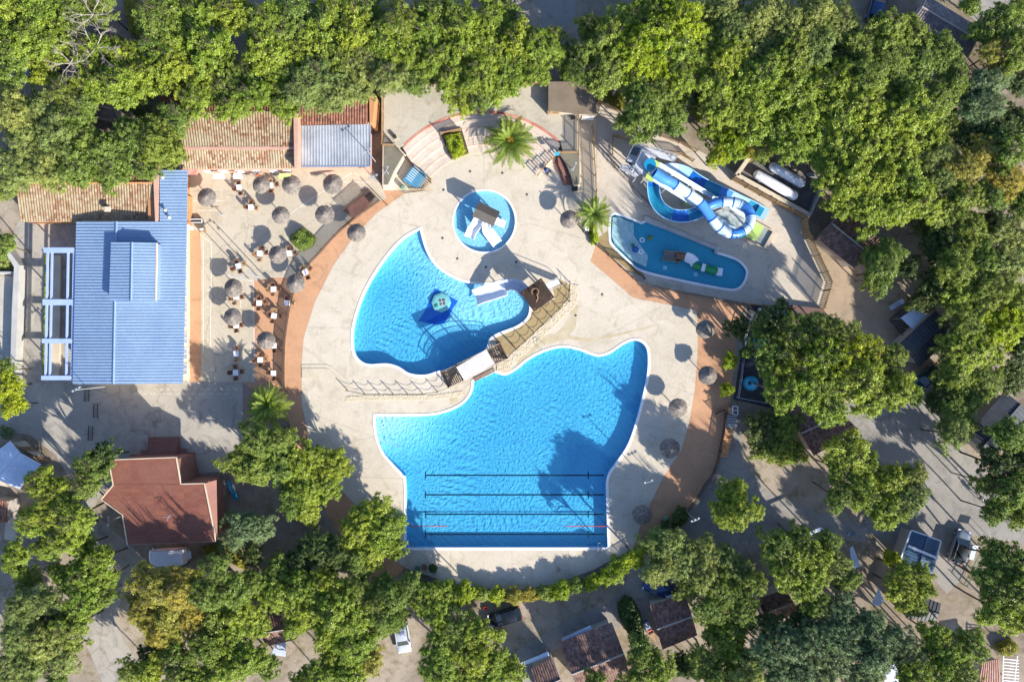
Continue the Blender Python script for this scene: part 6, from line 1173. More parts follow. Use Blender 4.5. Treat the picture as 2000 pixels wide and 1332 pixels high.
# ------------------------------------------------------------ pedestrian
def person(lab, x, y, facing, shirt, pants, skin, hairc):
    p = W(x, y); t = thing('person', lab, 'person', (p.x, p.y, -.02), facing)
    J = {'pel': (0, 0, .94), 'chest': (0, .02, 1.30), 'neck': (0, .02, 1.48), 'hipL': (-.1, 0, .90), 'hipR': (.1, 0, .90), 'knL': (-.11, .16, .50), 'knR': (.11, -.04, .49), 'anL': (-.11, .16, .09), 'anR': (.11, -.30, .14), 'toL': (-.11, .33, .04), 'toR': (.11, -.16, .04),
         'shL': (-.19, 0, 1.42), 'shR': (.19, 0, 1.42), 'elL': (-.25, -.10, 1.14), 'elR': (.25, .08, 1.14), 'wrL': (-.24, .02, .90), 'wrR': (.24, .27, .98), 'haL': (-.24, .06, .82), 'haR': (.24, .34, .94), 'n2': (0, .03, 1.54)}
    E = [('pel', 'chest'), ('chest', 'neck'), ('neck', 'n2'), ('pel', 'hipL'), ('pel', 'hipR'), ('hipL', 'knL'), ('hipR', 'knR'), ('knL', 'anL'), ('knR', 'anR'), ('anL', 'toL'), ('anR', 'toR'), ('chest', 'shL'), ('chest', 'shR'), ('shL', 'elL'), ('shR', 'elR'), ('elL', 'wrL'), ('elR', 'wrR'), ('wrL', 'haL'), ('wrR', 'haR')]
    Rr = {'pel': .135, 'chest': .14, 'neck': .06, 'n2': .055, 'hipL': .09, 'hipR': .09, 'knL': .06, 'knR': .06, 'anL': .042, 'anR': .042, 'toL': .04, 'toR': .04, 'shL': .06, 'shR': .06, 'elL': .042, 'elR': .042, 'wrL': .03, 'wrR': .03, 'haL': .03, 'haR': .03}
    def skinned(keys, name, m, grow=0):
        ks = list(keys); me = bpy.data.meshes.new(name); me.from_pydata([J[k] for k in ks], [(ks.index(a), ks.index(b_)) for a, b_ in E if a in ks and b_ in ks], [])
        o = bpy.data.objects.new(name, me); COL.objects.link(o); sk = o.modifiers.new('s', 'SKIN'); sv = me.skin_vertices[0].data
        for i, k in enumerate(ks): sv[i].radius = (Rr[k] + grow,) * 2
        sv[0].use_root = True; ss_ = o.modifiers.new('ss', 'SUBSURF'); ss_.levels = 1; ss_.render_levels = 1
        bpy.context.view_layer.update(); dg = bpy.context.evaluated_depsgraph_get(); nm = bpy.data.meshes.new_from_object(o.evaluated_get(dg)); COL.objects.unlink(o); bpy.data.objects.remove(o)
        nm.materials.clear(); nm.materials.append(m); return link(name, nm, None, t)
    body = skinned(list(Rr), 'body', skin)
    skinned(['pel', 'chest', 'neck', 'shL', 'shR', 'elL', 'elR'], 'shirt', shirt, .018); skinned(['pel', 'hipL', 'hipR', 'knL', 'knR'], 'shorts', pants, .016)
    b = MB(); b.lathe((0, .04, 1.64), [(0, -.13), (.06, -.11), (.085, -.03), (.09, .04), (.07, .10), (0, .125)], 14); b.box((0, .135, 1.63), (.03, .04, .05)); b.build('head', skin, t, world=False)
    b = MB(); b.lathe((0, .02, 1.66), [(.098, -.04), (.105, .03), (.085, .10), (0, .135)], 14); b.build('hair', hairc, t, world=False)
    for sx in (-.24, .24):
        hp = Vector(J['haL'] if sx < 0 else J['haR']); b = MB()
        for k in range(4): b.tube([hp + Vector((.015 * (k - 1.5), .01, -.01)), hp + Vector((.016 * (k - 1.5), .04, -.05 - .006 * (k in (1, 2)))), hp + Vector((.016 * (k - 1.5), .045, -.08))], .009, 5)
        b.tube([hp + Vector((.03 if sx < 0 else -.03, .02, .01)), hp + Vector((.045 if sx < 0 else -.045, .05, -.03))], .010, 5); b.build('fingers', skin, t, world=False)
    return t
person('person in white top and dark shorts walking along the road edge', 1908, 970, math.radians(60), mat('white_shirt', (.75, .75, .73)), M_black, mat('skin', (.45, .26, .17), (.42, .24, .16)), M_barkm)
# ------------------------------------------------------------ foliage
def quads_mesh(name, C, N, size, rng, aspect=1.5):
    n = len(C); ref = rng.normal(size=(n, 3)); t1 = np.cross(N, ref); t1 /= np.linalg.norm(t1, axis=1, keepdims=True) + 1e-9; t2 = np.cross(N, t1); t2 /= np.linalg.norm(t2, axis=1, keepdims=True) + 1e-9
    s = size[:, None]; V = np.stack([C - t1 * s * aspect * .5, C - t2 * s * .42 + t1 * s * .05, C + t1 * s * aspect * .5, C + t2 * s * .42 + t1 * s * .05], 1).reshape(-1, 3)
    me = bpy.data.meshes.new(name); me.vertices.add(4 * n); me.vertices.foreach_set('co', V.astype(np.float32).ravel()); me.loops.add(4 * n); me.loops.foreach_set('vertex_index', np.arange(4 * n, dtype=np.int32))
    me.polygons.add(n); me.polygons.foreach_set('loop_start', np.arange(0, 4 * n, 4, dtype=np.int32)); me.polygons.foreach_set('loop_total', np.full(n, 4, dtype=np.int32)); me.update(); me.validate(); return me
def crown(seed, R=4.0, nl=24, nleaf=15000, leaf=.23, flat=.62, lobe=(.24, .42), spread=.72):
    """foliage crown centred at z=0: leaf clumps around many lobes"""
    rng = np.random.default_rng(seed); P = []; Ns = []; Sz = []; ph = rng.uniform(0, 6.28, 4)
    lobes = []
    for k in range(nl):
        a = k * 2.399 + rng.normal() * .25; u = np.sqrt((k + .6) / nl); rr = R * spread * u * (1 + .17 * np.sin(2 * a + ph[0]) + .16 * np.sin(3 * a + ph[1]) + .11 * np.sin(5 * a + ph[2])); z = R * flat * (1 - .95 * u ** 2.2) * .75 + rng.normal() * R * .07
        lobes.append((rr * np.cos(a), rr * np.sin(a), z, R * rng.uniform(*lobe) * (1.08 - .3 * u)))
    wts = np.array([l[3] ** 2 for l in lobes]); wts /= wts.sum(); per = 7
    for (x, y, z, r), w in zip(lobes, wts):
        m = int(nleaf * w / per); d = rng.normal(size=(m, 3)); d /= np.linalg.norm(d, axis=1, keepdims=True); d[:, 2] = np.where(d[:, 2] < -.35, -d[:, 2], d[:, 2])
        # cluster sprigs: pull directions toward sub-lobe centres for clumps and gaps
        sub = rng.normal(size=(max(7, int(r * 17)), 3)); sub /= np.linalg.norm(sub, axis=1, keepdims=True); near = (d @ sub.T).argmax(1); srad = rng.uniform(.58, 1.2, len(sub)); d = d * .42 + sub[near] * .75; d /= np.linalg.norm(d, axis=1, keepdims=True)
        rad = r * srad[near] * (1.0 - .30 * rng.random(m) ** 2 + .06 * rng.normal(size=m)) * np.where(rng.random(m) < .05, 1.3, 1.0); c = np.array([x, y, z]) + d * rad[:, None] * np.array([1, 1, .82])
        for j in range(per):
            off = rng.normal(size=(m, 3)) * .12; P.append(c + off); nn = d * .75 + rng.normal(size=(m, 3)) * .5 + np.array([0, 0, .4]); nn /= np.linalg.norm(nn, axis=1, keepdims=True); Ns.append(nn); Sz.append(leaf * rng.uniform(.65, 1.25, m))
    # sparse inner fill
    m = nleaf // 16; d = rng.normal(size=(m, 3)); d /= np.linalg.norm(d, axis=1, keepdims=True); c = d * (R * .6 * rng.random(m) ** .5)[:, None] * np.array([1, 1, .4]); P.append(c); nn = d + np.array([0, 0, 1.0]); nn /= np.linalg.norm(nn, axis=1, keepdims=True); Ns.append(nn); Sz.append(leaf * 1.3 * np.ones(m))
    C = np.concatenate(P); N_ = np.concatenate(Ns); return quads_mesh('crown', C, N_, np.concatenate(Sz), rng), lobes
LM = {'b': leafmat('leaf_bright_oak', (.29, .375, .04), (.215, .29, .035)), 'm': leafmat('leaf_mid_oak', (.225, .305, .05), (.17, .235, .04)), 'g': leafmat('leaf_sage', (.28, .34, .09), (.22, .275, .075)), 'd': leafmat('leaf_dark', (.09, .14, .03), (.07, .11, .025)),
      'y': leafmat('leaf_yellowish', (.38, .35, .06), (.30, .29, .05)), 't': leafmat('leaf_grey_green', (.19, .27, .12), (.15, .22, .10)), 'l': leafmat('leaf_lime', (.34, .42, .015), (.26, .34, .015))}
CR = []
specs = [(1, 24, .72, .62), (2, 20, .75, .6), (3, 28, .70, .58), (4, 22, .78, .66), (5, 26, .72, .7), (6, 18, .74, .6), (7, 30, .76, .55), (8, 22, .70, .65), (9, 16, .78, .72), (10, 26, .66, .5), (11, 20, .8, .62), (12, 34, .7, .66)]
for s, nl, sp_, fl in specs: CR.append(crown(s, 4.0, int(nl * 1.7), 21000, .16, fl, (.14, .32), spread=sp_ * 1.08))
CRF = [crown(20 + s, 4.0, 44, 26000, .128, .6, (.15, .31), spread=.78) for s in range(3)]  # fine leaf (sage, grey)
CRS = [crown(40 + s, 2.0, 16, 6500, .15, .75, (.28, .45), .66) for s in range(3)]  # small crowns and shrubs
def trunk_mesh(lobes, seed, R=4.0, H=1.0):
    rng = random.Random(seed); b = MB(); Z = 4.6
    b.tube([(.35, -.2, -Z), (.22, -.05, -Z * .7), (-.12, .16, -Z * .4), (.02, .0, -1.2)], .19, 8, r2=.13)
    for k, (x, y, z, r) in enumerate(lobes):
        if k % 3: continue
        s_ = Vector((.02, 0, -1.3 - rng.random() * .6)); e_ = Vector((x, y, z)); m1 = s_.lerp(e_, .45) + Vector((rng.uniform(-.25, .25), rng.uniform(-.25, .25), .2)); b.tube([s_, m1, s_.lerp(e_, .8), e_], .10, 6, r2=.025)
        for q in range(3): d = Vector((rng.uniform(-1, 1), rng.uniform(-1, 1), rng.uniform(.1, .9))).normalized() * r * .9; b.tube([m1.lerp(e_, .6), e_ + d], .035, 5, r2=.012)
    me = b.mesh(name='trunk'); me.materials.append(M_barkm); return me
TR = [trunk_mesh(c[1], i) for i, c in enumerate(CR)]; TRF = [trunk_mesh(c[1], i) for i, c in enumerate(CRF)]; TRS = [trunk_mesh([(x * 1, y, z, r) for x, y, z, r in c[1]], i) for i, c in enumerate(CRS)]
for L_ in (CR, CRF, CRS):
    for me, _ in L_: me.materials.append(LM['m'])
TREES = []
def T(s):
    for tok in s.split():
        k = tok[-1]; x, y, r = tok[:-1].split(','); TREES.append((float(x), float(y), float(r), k))
T('22,18,52b 80,25,48b 140,15,46m 192,12,34m 55,75,50b 115,78,46b 20,110,44m 80,118,38b 175,98,34b 215,92,30m 310,28,46m 352,70,46b 388,22,46b 305,88,40m 292,150,46b 245,120,40b 340,125,40b 225,168,44b 180,150,34b 128,182,32m 165,195,34m')
T('20,215,46g 74,222,44g 48,278,46g 112,265,46g 152,230,34m 170,275,40m 28,330,46g 92,330,44g 150,322,42m 205,296,42m 215,338,34m 262,262,42m 255,308,40m 300,285,42m 318,248,36m 345,228,30m 335,300,28m 285,330,26m 8,370,24m 5,480,26m')
T('405,95,46b 402,150,40b 385,195,34b 438,165,34m 455,30,42b 475,140,30m 452,208,30b 495,182,38b 520,95,44b 515,40,42b 545,145,42b 565,62,42m 590,105,42b 575,20,42m 585,172,42g 552,205,34b 620,150,44g 625,60,44b 660,110,44m 640,195,34g 665,180,36g 690,55,44b 650,15,40b 710,130,42g 715,20,40m 745,75,44b 700,175,30g 760,150,36g 780,40,44m 795,100,42b 808,160,30m')
T('835,60,44b 845,20,40m 850,115,40b 885,150,38b 900,100,44b 905,45,44b 905,198,28b 935,150,40b 955,100,42b 960,40,44b 985,20,34m 975,170,36b 1000,130,40b 1010,75,42b 1050,95,40b 1048,135,32b 1082,70,22b 1108,112,28m 1110,150,18m 940,195,26m')
T('1150,55,30m 1160,100,38m 1140,140,30m 1195,75,42b 1185,145,40m 1235,40,42b 1240,100,44l 1290,70,46l 1285,20,40b 1280,125,42l 1330,40,44l 1325,95,44b 1330,145,38b 1375,80,36b 1240,165,38m 1255,215,42m 1290,190,38m 1310,230,32m 1228,235,30m 1270,250,26d')
T('1420,15,42g 1395,30,30m 1440,60,42g 1425,110,42b 1380,130,32b 1400,170,40b 1450,160,44b 1415,215,34b 1490,25,44g 1490,90,44g 1495,145,44b 1470,210,42b 1540,50,46g 1545,110,44m 1530,185,46b 1505,255,44b 1560,235,46b 1590,170,46b 1592,90,46g 1595,30,44g 1546,282,36b 1600,270,46b 1490,298,20m 1428,280,34l 1400,306,24l 1395,258,26b 1462,296,18y')
T('1650,50,38g 1640,110,40d 1680,90,38m 1640,170,44b 1690,150,44m 1735,60,40m 1740,110,42m 1785,70,38m 1800,120,40m 1745,160,36m 1845,110,38m 1870,155,30m 1690,205,48b 1740,235,48b 1650,230,46b 1790,215,44b 1835,195,40m 1855,240,24m 1645,290,46b 1700,290,48b 1755,295,48b 1805,275,42b 1634,332,38b 1660,350,48b 1715,350,48b 1770,350,46b 1650,400,30b 1690,400,42b 1745,405,42b 1800,400,40b')
T('1840,300,32g 1845,350,40g 1815,320,30g 1885,330,38y 1885,385,36m 1850,410,38m 1925,165,40t 1905,205,34t 1955,145,30t 1935,205,28t 1920,60,30m 1960,45,44m 1990,95,38m 1950,100,34y 1895,10,18m 1990,20,20m 1900,255,38d 1945,255,42d 1990,240,40d 1920,300,32y 1970,300,42m 1965,355,42y 2000,395,36m 1935,385,34m 1990,160,26d')
T('1725,525,40m 1700,500,24m 1740,490,28m 1708,545,24m 1850,470,42d 1895,450,40m 1935,440,34d 1870,520,40m 1830,560,38d 1800,590,26d 1920,510,42m 1975,455,44g 1970,515,44g 1880,575,38b 1940,570,42m 1990,585,38m 1812,445,26d 1830,490,30d 1778,522,22d 1930,655,24d 1900,755,24d 1890,625,38m 1960,635,44l 1864,672,36m 1900,685,42b 1868,735,42m 1925,740,32m 1838,775,30d 1870,800,42m 1905,770,30m 1995,680,36d 1975,735,34d 1865,850,30g 1895,830,22m')
T('1975,850,40m 2000,900,44d 1950,905,38d 1975,960,42m 1945,1000,28m 2000,1005,30m 1925,945,22m')
T('1512,632,34d 1545,660,42m 1505,690,38m 1590,640,34m 1540,715,44b 1595,690,46b 1640,655,36m 1650,700,46l 1520,760,38b 1575,755,46b 1630,750,46b 1690,690,38l 1680,740,42b 1620,790,36b 1705,775,38b 1755,760,38b 1735,720,28m 1750,690,26m 1785,770,18b')
T('1440,640,23d 1485,640,20m 1425,705,16l 1455,690,12d 1420,762,12l 1495,840,34d 1540,830,30m 1520,880,38m 1550,885,26b 1480,865,18g 1660,885,42b 1640,915,28b 1690,910,28b 1432,965,32b 1415,1005,32b 1455,1000,32b 1690,965,40b 1740,940,42b 1780,975,36g 1735,1000,36b 1640,970,30m 1780,930,28g')
T('1300,1065,40g 1335,1100,42g 1290,1110,34g 1375,1080,34g 1420,1095,34g 1375,1130,38g 1445,1125,34g 1415,1160,38m 1345,1145,28m 1450,1190,36m 1390,1190,34m 1430,1235,36b 1395,1235,26b 1480,1140,22m 1520,1075,38m 1560,1055,32m 1545,1115,38b 1590,1090,36b 1620,1060,26m 1580,1145,36b 1630,1105,36g 1655,1135,24m 1600,1185,32m 1570,1215,30d')
T('1255,1280,36m 1240,1330,34m 1290,1310,34b 1340,1300,28d 1380,1290,38m 1440,1285,38b 1400,1330,38m 1460,1330,36g 1500,1275,38t 1510,1225,32d 1550,1260,36t 1520,1320,38t 1590,1255,42t 1575,1315,42t 1640,1195,38t 1650,1245,44t 1630,1300,44t 1700,1225,38t 1705,1280,44t 1690,1325,38t 1750,1250,34t 1770,1290,40t 1790,1330,38b 1830,1250,34b 1850,1300,40b 1895,1260,32m 1885,1325,32m 1870,1340,30b')
T('1768,1120,26b 1800,1120,24b 1765,1155,34b 1805,1150,22b 1790,1185,28b 1742,1090,14l 1950,1090,36m 1990,1105,38m 1940,1140,40m 1985,1160,42m 1950,1195,36b 1990,1210,34b')
T('470,895,34m 505,860,38m 548,855,28m 500,915,44m 548,905,38m 585,905,38b 620,895,34b 655,910,32b 600,955,40b 640,945,30b 570,975,30m 600,1000,28b 470,1030,38t 505,1030,34t 455,1055,28t 725,1005,40b 700,1040,38b 750,1035,42b 765,1070,26b 720,1075,34b 700,1100,32m 620,1075,34d 655,1085,34d 585,1095,34d 545,1115,34m 490,1085,24d')
T('200,893,32d 176,915,34m 165,948,30m 110,960,34b 75,945,30b 95,1005,40b 140,1010,38b 65,1020,30b 125,1050,38b 160,1070,32b 30,1095,34b 90,1070,26b 195,1095,32b 165,1125,38b 210,1130,22b 125,1130,34b 50,1130,24m 80,1175,36g 40,1185,32g 160,1175,38b 200,1165,24m 110,1205,34d 30,1240,40g 85,1250,42g 140,1230,36m 60,1300,42g 120,1290,34g 15,1310,36g 110,1335,24m 12,755,32l 25,790,28l 5,720,24m 10,845,14t')
T('300,1145,44y 350,1150,42y 285,1195,42y 335,1200,46y 370,1205,36y 310,1235,34y 265,1170,22y 420,1110,32m 400,1160,36m 450,1150,36m 495,1140,34m 540,1165,34b 470,1195,38b 420,1215,40m 400,1270,38m 450,1250,40b 495,1225,28b 480,1290,38b 430,1310,38b 520,1300,26m 340,1275,30m 300,1270,28d 250,1310,24m 290,1315,34b 350,1320,34m 390,1330,32b')
T('590,1150,38b 635,1140,36b 610,1195,38b 580,1220,26b 655,1190,40b 640,1235,38b 690,1215,38b 700,1160,34m 735,1180,34m 690,1260,38b 740,1225,30m 650,1285,34b 620,1320,34b 680,1320,38b 720,1290,34y 590,1330,24b 745,1140,22m 762,1170,34m 750,1205,32m 778,1212,22m')
T('800,1145,28m 830,1170,34b 870,1160,34b 850,1200,36b 905,1160,24l 890,1230,38m 930,1235,32b 865,1260,40b 920,1285,40b 860,1310,40b 905,1330,36b 965,1290,30b 1000,1310,30b 955,1330,34b 1165,1330,24m 975,1240,14b')
T('940,1158,16m 970,1163,15l 1005,1163,17y 1035,1161,15y 1065,1158,15m 1095,1152,18l 1125,1142,14m 1160,1138,16l 1185,1125,16l 1210,1110,22l 1240,1090,20l 1262,1070,16m 1280,1050,16m 1305,1030,15d 1328,1008,17d 1200,1122,18m')
T('1240,140,28m 870,80,34m 760,105,34m 640,90,30m 430,115,28m 1460,115,32m 1560,150,34b 1620,210,30b 1780,165,22d 880,60,30b 1820,240,24m 1500,60,28g 270,205,22d 1395,200,24m 1345,190,24d')
LAND = [(260, 600, 'the blue-roofed hall'), (165, 400, 'the tiled annex'), (460, 290, 'the tiled restaurant'), (655, 280, 'the silver roof'), (310, 970, 'the red-roofed house'), (945, 220, 'the stage terrace'), (946, 432, 'the round pool'), (1380, 400, 'the blue slides'), (1520, 365, 'the white tanks'), (1325, 500, 'the small paddling pool'), (990, 900, 'the big pool'), (780, 620, 'the middle pool'),
  (330, 1085, 'the white van'), (986, 1204, 'the black car'), (1874, 1067, 'the silver car'), (1800, 650, 'the dark canopy chalet'), (1950, 820, 'the right-edge dark chalet'), (1850, 50, 'the top right grey bungalow'), (1663, 468, 'the striped brown bungalow'), (1600, 830, 'the dark brown bungalow roof'), (1798, 1075, 'the small two-tone cabin'), (1315, 1215, 'the purple-brown bungalow'), (1160, 1290, 'the bottom centre bungalow'),
  (1490, 608, 'the filter yard'), (1120, 195, 'the brown kiosk roof'), (40, 910, 'the white roofed hut'), (786, 1242, 'the white car'), (1432, 985, 'the orange stair road'), (520, 790, 'the palm by the terrace'), (1940, 1310, 'the slatted pergola'), (535, 1225, 'the hidden dark bungalow'), (1712, 14, 'the deep blue car')]
LAND = [l for l in LAND if l[2] != 'the orange stair road']
DESC = {'b': 'bright green oak', 'm': 'mid green oak', 'g': 'sage green oak', 'd': 'dark green tree', 'y': 'yellowish tree', 't': 'grey-green tree', 'l': 'lime green tree'}
def dirname(dx, dy):
    a = math.degrees(math.atan2(-dy, dx)) % 360; return ['right of', 'above right of', 'above', 'above left of', 'left of', 'below left of', 'below', 'below right of'][int((a + 22.5) // 45) % 8]
ORD = ['nearest', 'second nearest', 'third nearest', 'fourth nearest', 'fifth nearest', 'sixth nearest', 'seventh nearest', 'eighth nearest', 'ninth nearest', 'tenth nearest'] + ['%dth nearest' % k for k in range(11, 60)]
buckets = {}
BIG_ = sorted([i for i, q in enumerate(TREES) if q[2] >= 20], key=lambda i: -(TREES[i][2] + (12 if 430 < TREES[i][1] < 1130 and TREES[i][0] < 1900 else 0) - (8 if not (0 < TREES[i][0] < 2000 and 0 < TREES[i][1] < 1332) else 0)))[:296]; BIG_ = set(BIG_) | {i for i, q in enumerate(TREES) if q[2] < 20}
for i, (x, y, r, k) in enumerate(TREES):
    if i not in BIG_: continue
    lx, ly, nm = min(LAND, key=lambda l: (l[0] - x) ** 2 + (l[1] - y) ** 2); dn = dirname(x - lx, y - ly)
    kd = ('small ' if r < 20 else '') + (DESC[k] if r >= 20 else DESC[k].replace('oak', 'shrub').replace('tree', 'shrub')); buckets.setdefault((nm, dn, kd), []).append(((x - lx) ** 2 + (y - ly) ** 2, i))
LBL = {}
for (nm, dn, kd), lst in buckets.items():
    lst.sort()
    for j, (_, i) in enumerate(lst): LBL[i] = ('%s %s %s' % (kd, dn, nm)) if len(lst) == 1 else '%s %s %s %s' % (ORD[j], kd, dn, nm)
rng = random.Random(77)
big_ = sorted([i for i, q in enumerate(TREES) if q[2] >= 20], key=lambda i: -(TREES[i][2] + (12 if 430 < TREES[i][1] < 1130 and TREES[i][0] < 1900 else 0) - (8 if not (0 < TREES[i][0] < 2000 and 0 < TREES[i][1] < 1332) else 0)))
WOOD = set(big_[296:]); WOODL = []
for i, (x, y, r, k) in enumerate(TREES):
    R = r * S * (1.13 if r >= 20 else 1.32)
    if k in 'gyt' or (k == 'm' and r >= 20 and rng.random() < .3): ci = rng.randrange(3); me, tr, R0 = CRF[ci][0], TRF[ci], 4.0
    elif r < 22: ci = rng.randrange(3); me, tr, R0 = CRS[ci][0], TRS[ci], 2.0
    else: ci = rng.randrange(12); me, tr, R0 = CR[ci][0], TR[ci], 4.0
    small = r < 20; s = R / R0; Hc = (.9 if small else 3.6 + R * .55 + rng.uniform(-.5, .8))
    if k == 'd' and not small: Hc *= .82
    if 1360 < x < 1480 and 250 < y < 320: Hc *= .8
    if 1500 < x < 1800 and 620 < y < 800: Hc += 4.2
    if x > 1450 and y > 800: Hc += 2
    if 1470 < x < 1570 and 810 < y < 910: Hc = 2.4
    if x < 240 and 880 < y < 1060: Hc += 1.8
    if 290 < x < 490 and 1090 < y < 1180: Hc += 2.6
    if 860 < y < 1120 and 450 < x < 800: Hc = 3.4 + R * .35
    if 1200 < x < 1340 and y < 200 or y < 230: Hc += .8
    p = W(x, y, Hc + R * .25)
    rz_ = rng.uniform(0, 6.283); rx_, ry_ = rng.uniform(-.08, .08), rng.uniform(-.08, .08); sc3 = (s * rng.uniform(.86, 1.12), s * rng.uniform(.86, 1.12), s * rng.uniform(.85, 1.1))
    if i in WOOD: WOODL.append((p.x, p.y, Hc - .04, rx_, ry_, rz_, sc3, (s, s, Hc / 4.6), me, k, tr)); continue
    t = thing('shrub' if small else ('oak_tree' if k in 'bmg' else 'tree'), LBL[i], 'shrub' if small else 'tree', (p.x, p.y, -.04), 0, 'shrubs along the pool fence' if small else 'trees around the holiday camp')
    o = link('crown' if not small else 'foliage', me, None, t, (0, 0, Hc)); o.rotation_euler = (rx_, ry_, rz_); o.scale = sc3
    o.material_slots[0].link = 'OBJECT'; o.material_slots[0].material = LM[k]
    o2 = link('trunk' if not small else 'stem', tr, None, t, (0, 0, Hc)); o2.rotation_euler.z = rz_; o2.scale = (s, s, Hc / 4.6)
# the smaller, uncountable rest of the wood: one object scattering crowns and trunks
def wood_object():
    protos = []; key = {}; idx = []; tidx = []; tk = {}; tp = []
    for w in WOODL:
        me, k, tr = w[8:11]
        if (me.name, k) not in key:
            mc = me.copy(); mc.materials.clear(); mc.materials.append(LM[k]); key[(me.name, k)] = len(protos); protos.append(bpy.data.objects.new('wood_crown', mc))
        idx.append(key[(me.name, k)])
        if tr.name not in tk: tk[tr.name] = len(tp); tp.append(bpy.data.objects.new('wood_trunk', tr))
        tidx.append(tk[tr.name])
    me = bpy.data.meshes.new('wood'); me.from_pydata([w[:3] for w in WOODL], [], [])
    def att(n, ty, data, f): a = me.attributes.new(n, ty, 'POINT'); a.data.foreach_set(f, np.array(data, dtype=np.float32 if f == 'vector' else np.int32).ravel())
    att('rot', 'FLOAT_VECTOR', [w[3:6] for w in WOODL], 'vector'); att('scl', 'FLOAT_VECTOR', [w[6] for w in WOODL], 'vector'); att('tscl', 'FLOAT_VECTOR', [w[7] for w in WOODL], 'vector'); att('cidx', 'INT', idx, 'value'); att('tidx', 'INT', tidx, 'value')
    o = link('woodland', me); o['kind'] = 'stuff'
    ng = bpy.data.node_groups.new('wood_scatter', 'GeometryNodeTree'); ng.interface.new_socket('Geometry', in_out='INPUT', socket_type='NodeSocketGeometry'); ng.interface.new_socket('Geometry', in_out='OUTPUT', socket_type='NodeSocketGeometry')
    N = ng.nodes; L = ng.links; gi = N.new('NodeGroupInput'); go = N.new('NodeGroupOutput'); jn = N.new('GeometryNodeJoinGeometry')
    def na(nm, ty): q = N.new('GeometryNodeInputNamedAttribute'); q.data_type = ty; q.inputs['Name'].default_value = nm; return q.outputs['Attribute']
    for objs, sc_, ix in ((protos, 'scl', 'cidx'), (tp, 'tscl', 'tidx')):
        for pi, ob in enumerate(objs):
            oi = N.new('GeometryNodeObjectInfo'); oi.inputs['Object'].default_value = ob; oi.inputs['As Instance'].default_value = True
            cmp = N.new('FunctionNodeCompare'); cmp.data_type = 'INT'; cmp.operation = 'EQUAL'; L.new(na(ix, 'INT'), cmp.inputs[2]); cmp.inputs[3].default_value = pi
            ip = N.new('GeometryNodeInstanceOnPoints'); L.new(gi.outputs[0], ip.inputs['Points']); L.new(cmp.outputs[0], ip.inputs['Selection']); L.new(oi.outputs['Geometry'], ip.inputs['Instance']); L.new(na('rot', 'FLOAT_VECTOR'), ip.inputs['Rotation']); L.new(na(sc_, 'FLOAT_VECTOR'), ip.inputs['Scale']); L.new(ip.outputs[0], jn.inputs[0])
    L.new(jn.outputs[0], go.inputs[0]); m = o.modifiers.new('scatter', 'NODES'); m.node_group = ng
wood_object()
# hedges / box plants --------------------------------------------------------
def blob(name, lab, cat, px, h, k, n=9000, leaf=.12, group=None, z0=0, inset=.0):
    """clipped planting filling a pixel polygon"""
    poly = [Vector((p.x, p.y, 0)) for p in P2(px, h * .7 + z0)]; rng_ = np.random.default_rng(len(px) * 7 + n); c = sum(poly, Vector()) / len(poly)
    xs = [p.x for p in poly]; ys = [p.y for p in poly]; pts = []
    while len(pts) < n:
        x, y = rng_.uniform(min(xs), max(xs)), rng_.uniform(min(ys), max(ys)); ins = False; dm = 9
        for i in range(len(poly)):
            a, b_ = poly[i - 1], poly[i]
            if (a.y > y) != (b_.y > y) and x < (b_.x - a.x) * (y - a.y) / (b_.y - a.y) + a.x: ins = not ins
            dd = b_ - a; tt = max(0, min(1, ((x - a.x) * dd.x + (y - a.y) * dd.y) / dd.length_squared)); dm = min(dm, math.hypot(a.x + dd.x * tt - x, a.y + dd.y * tt - y))
        if not ins: continue
        top = h * min(1, .35 + dm * 1.6) * (1 + .16 * math.sin(x * 3.1 + y * 2) * math.cos(y * 3.7 - x)); pts.append((x, y, z0 + top * (1 - .5 * rng_.random() ** 2.2)))
    C = np.array(pts) + rng_.normal(size=(n, 3)) * .05; N_ = rng_.normal(size=(n, 3)) * .6 + np.array([0, 0, .8]); N_ /= np.linalg.norm(N_, axis=1, keepdims=True)
    off = np.array([c.x, c.y, z0]); me = quads_mesh(name, C - off, N_, leaf * rng_.uniform(.7, 1.3, n), rng_); me.materials.append(LM[k]); t = thing(name, lab, cat, (c.x, c.y, z0), group=group)
    link('foliage', me, None, t); b = MB(); 
    for j in range(5): a = j * 1.3; b.tube([(0.1 * math.cos(a), .1 * math.sin(a), 0), (.35 * math.cos(a), .35 * math.sin(a), h * .6)], .03, 5)
    b.build('stem', M_barkm, t, world=False); return t
blob('hedge', 'tall clipped dark green hedge left of the purple-brown bungalow', 'hedge', [(1208, 1182), (1222, 1168), (1236, 1172), (1252, 1200), (1258, 1235), (1262, 1262), (1245, 1258), (1228, 1238), (1212, 1210)], 2.2, 'd', 9000, .16)
blob('patio_bush', 'square clipped flowering bush in the middle of the patio', 'bush', [(565, 462), (590, 444), (617, 466), (609, 480), (588, 490), (572, 478)], 1.0, 'm', 8000, .10)
blob('box_planting', 'green planting filling the box in the amphitheatre tiers', 'plants', [(863, 264), (900, 256), (913, 298), (885, 310), (878, 302)], 1.6, 'l', 7000, .12)
b = MB(); b.prism(P2([(861, 262), (902, 254), (916, 301), (882, 313)]), -.02, .95); tag(b.build('planter_box', M_brown), 'square brown planter box set in the amphitheatre tiers', 'planter')
fence('planter_fence', 'tan slatted fence on the upper side of the tier planter', [(862, 264), (900, 256)], h=1.3, z0=.9, m=M_tanwood, sp=.16)
blob('hedge_strip', 'thin yellow-green hedge strip beneath the blue pergola', 'hedge', [(87, 497), (93, 497), (87, 740), (82, 740)], .8, 'l', 5000, .10)
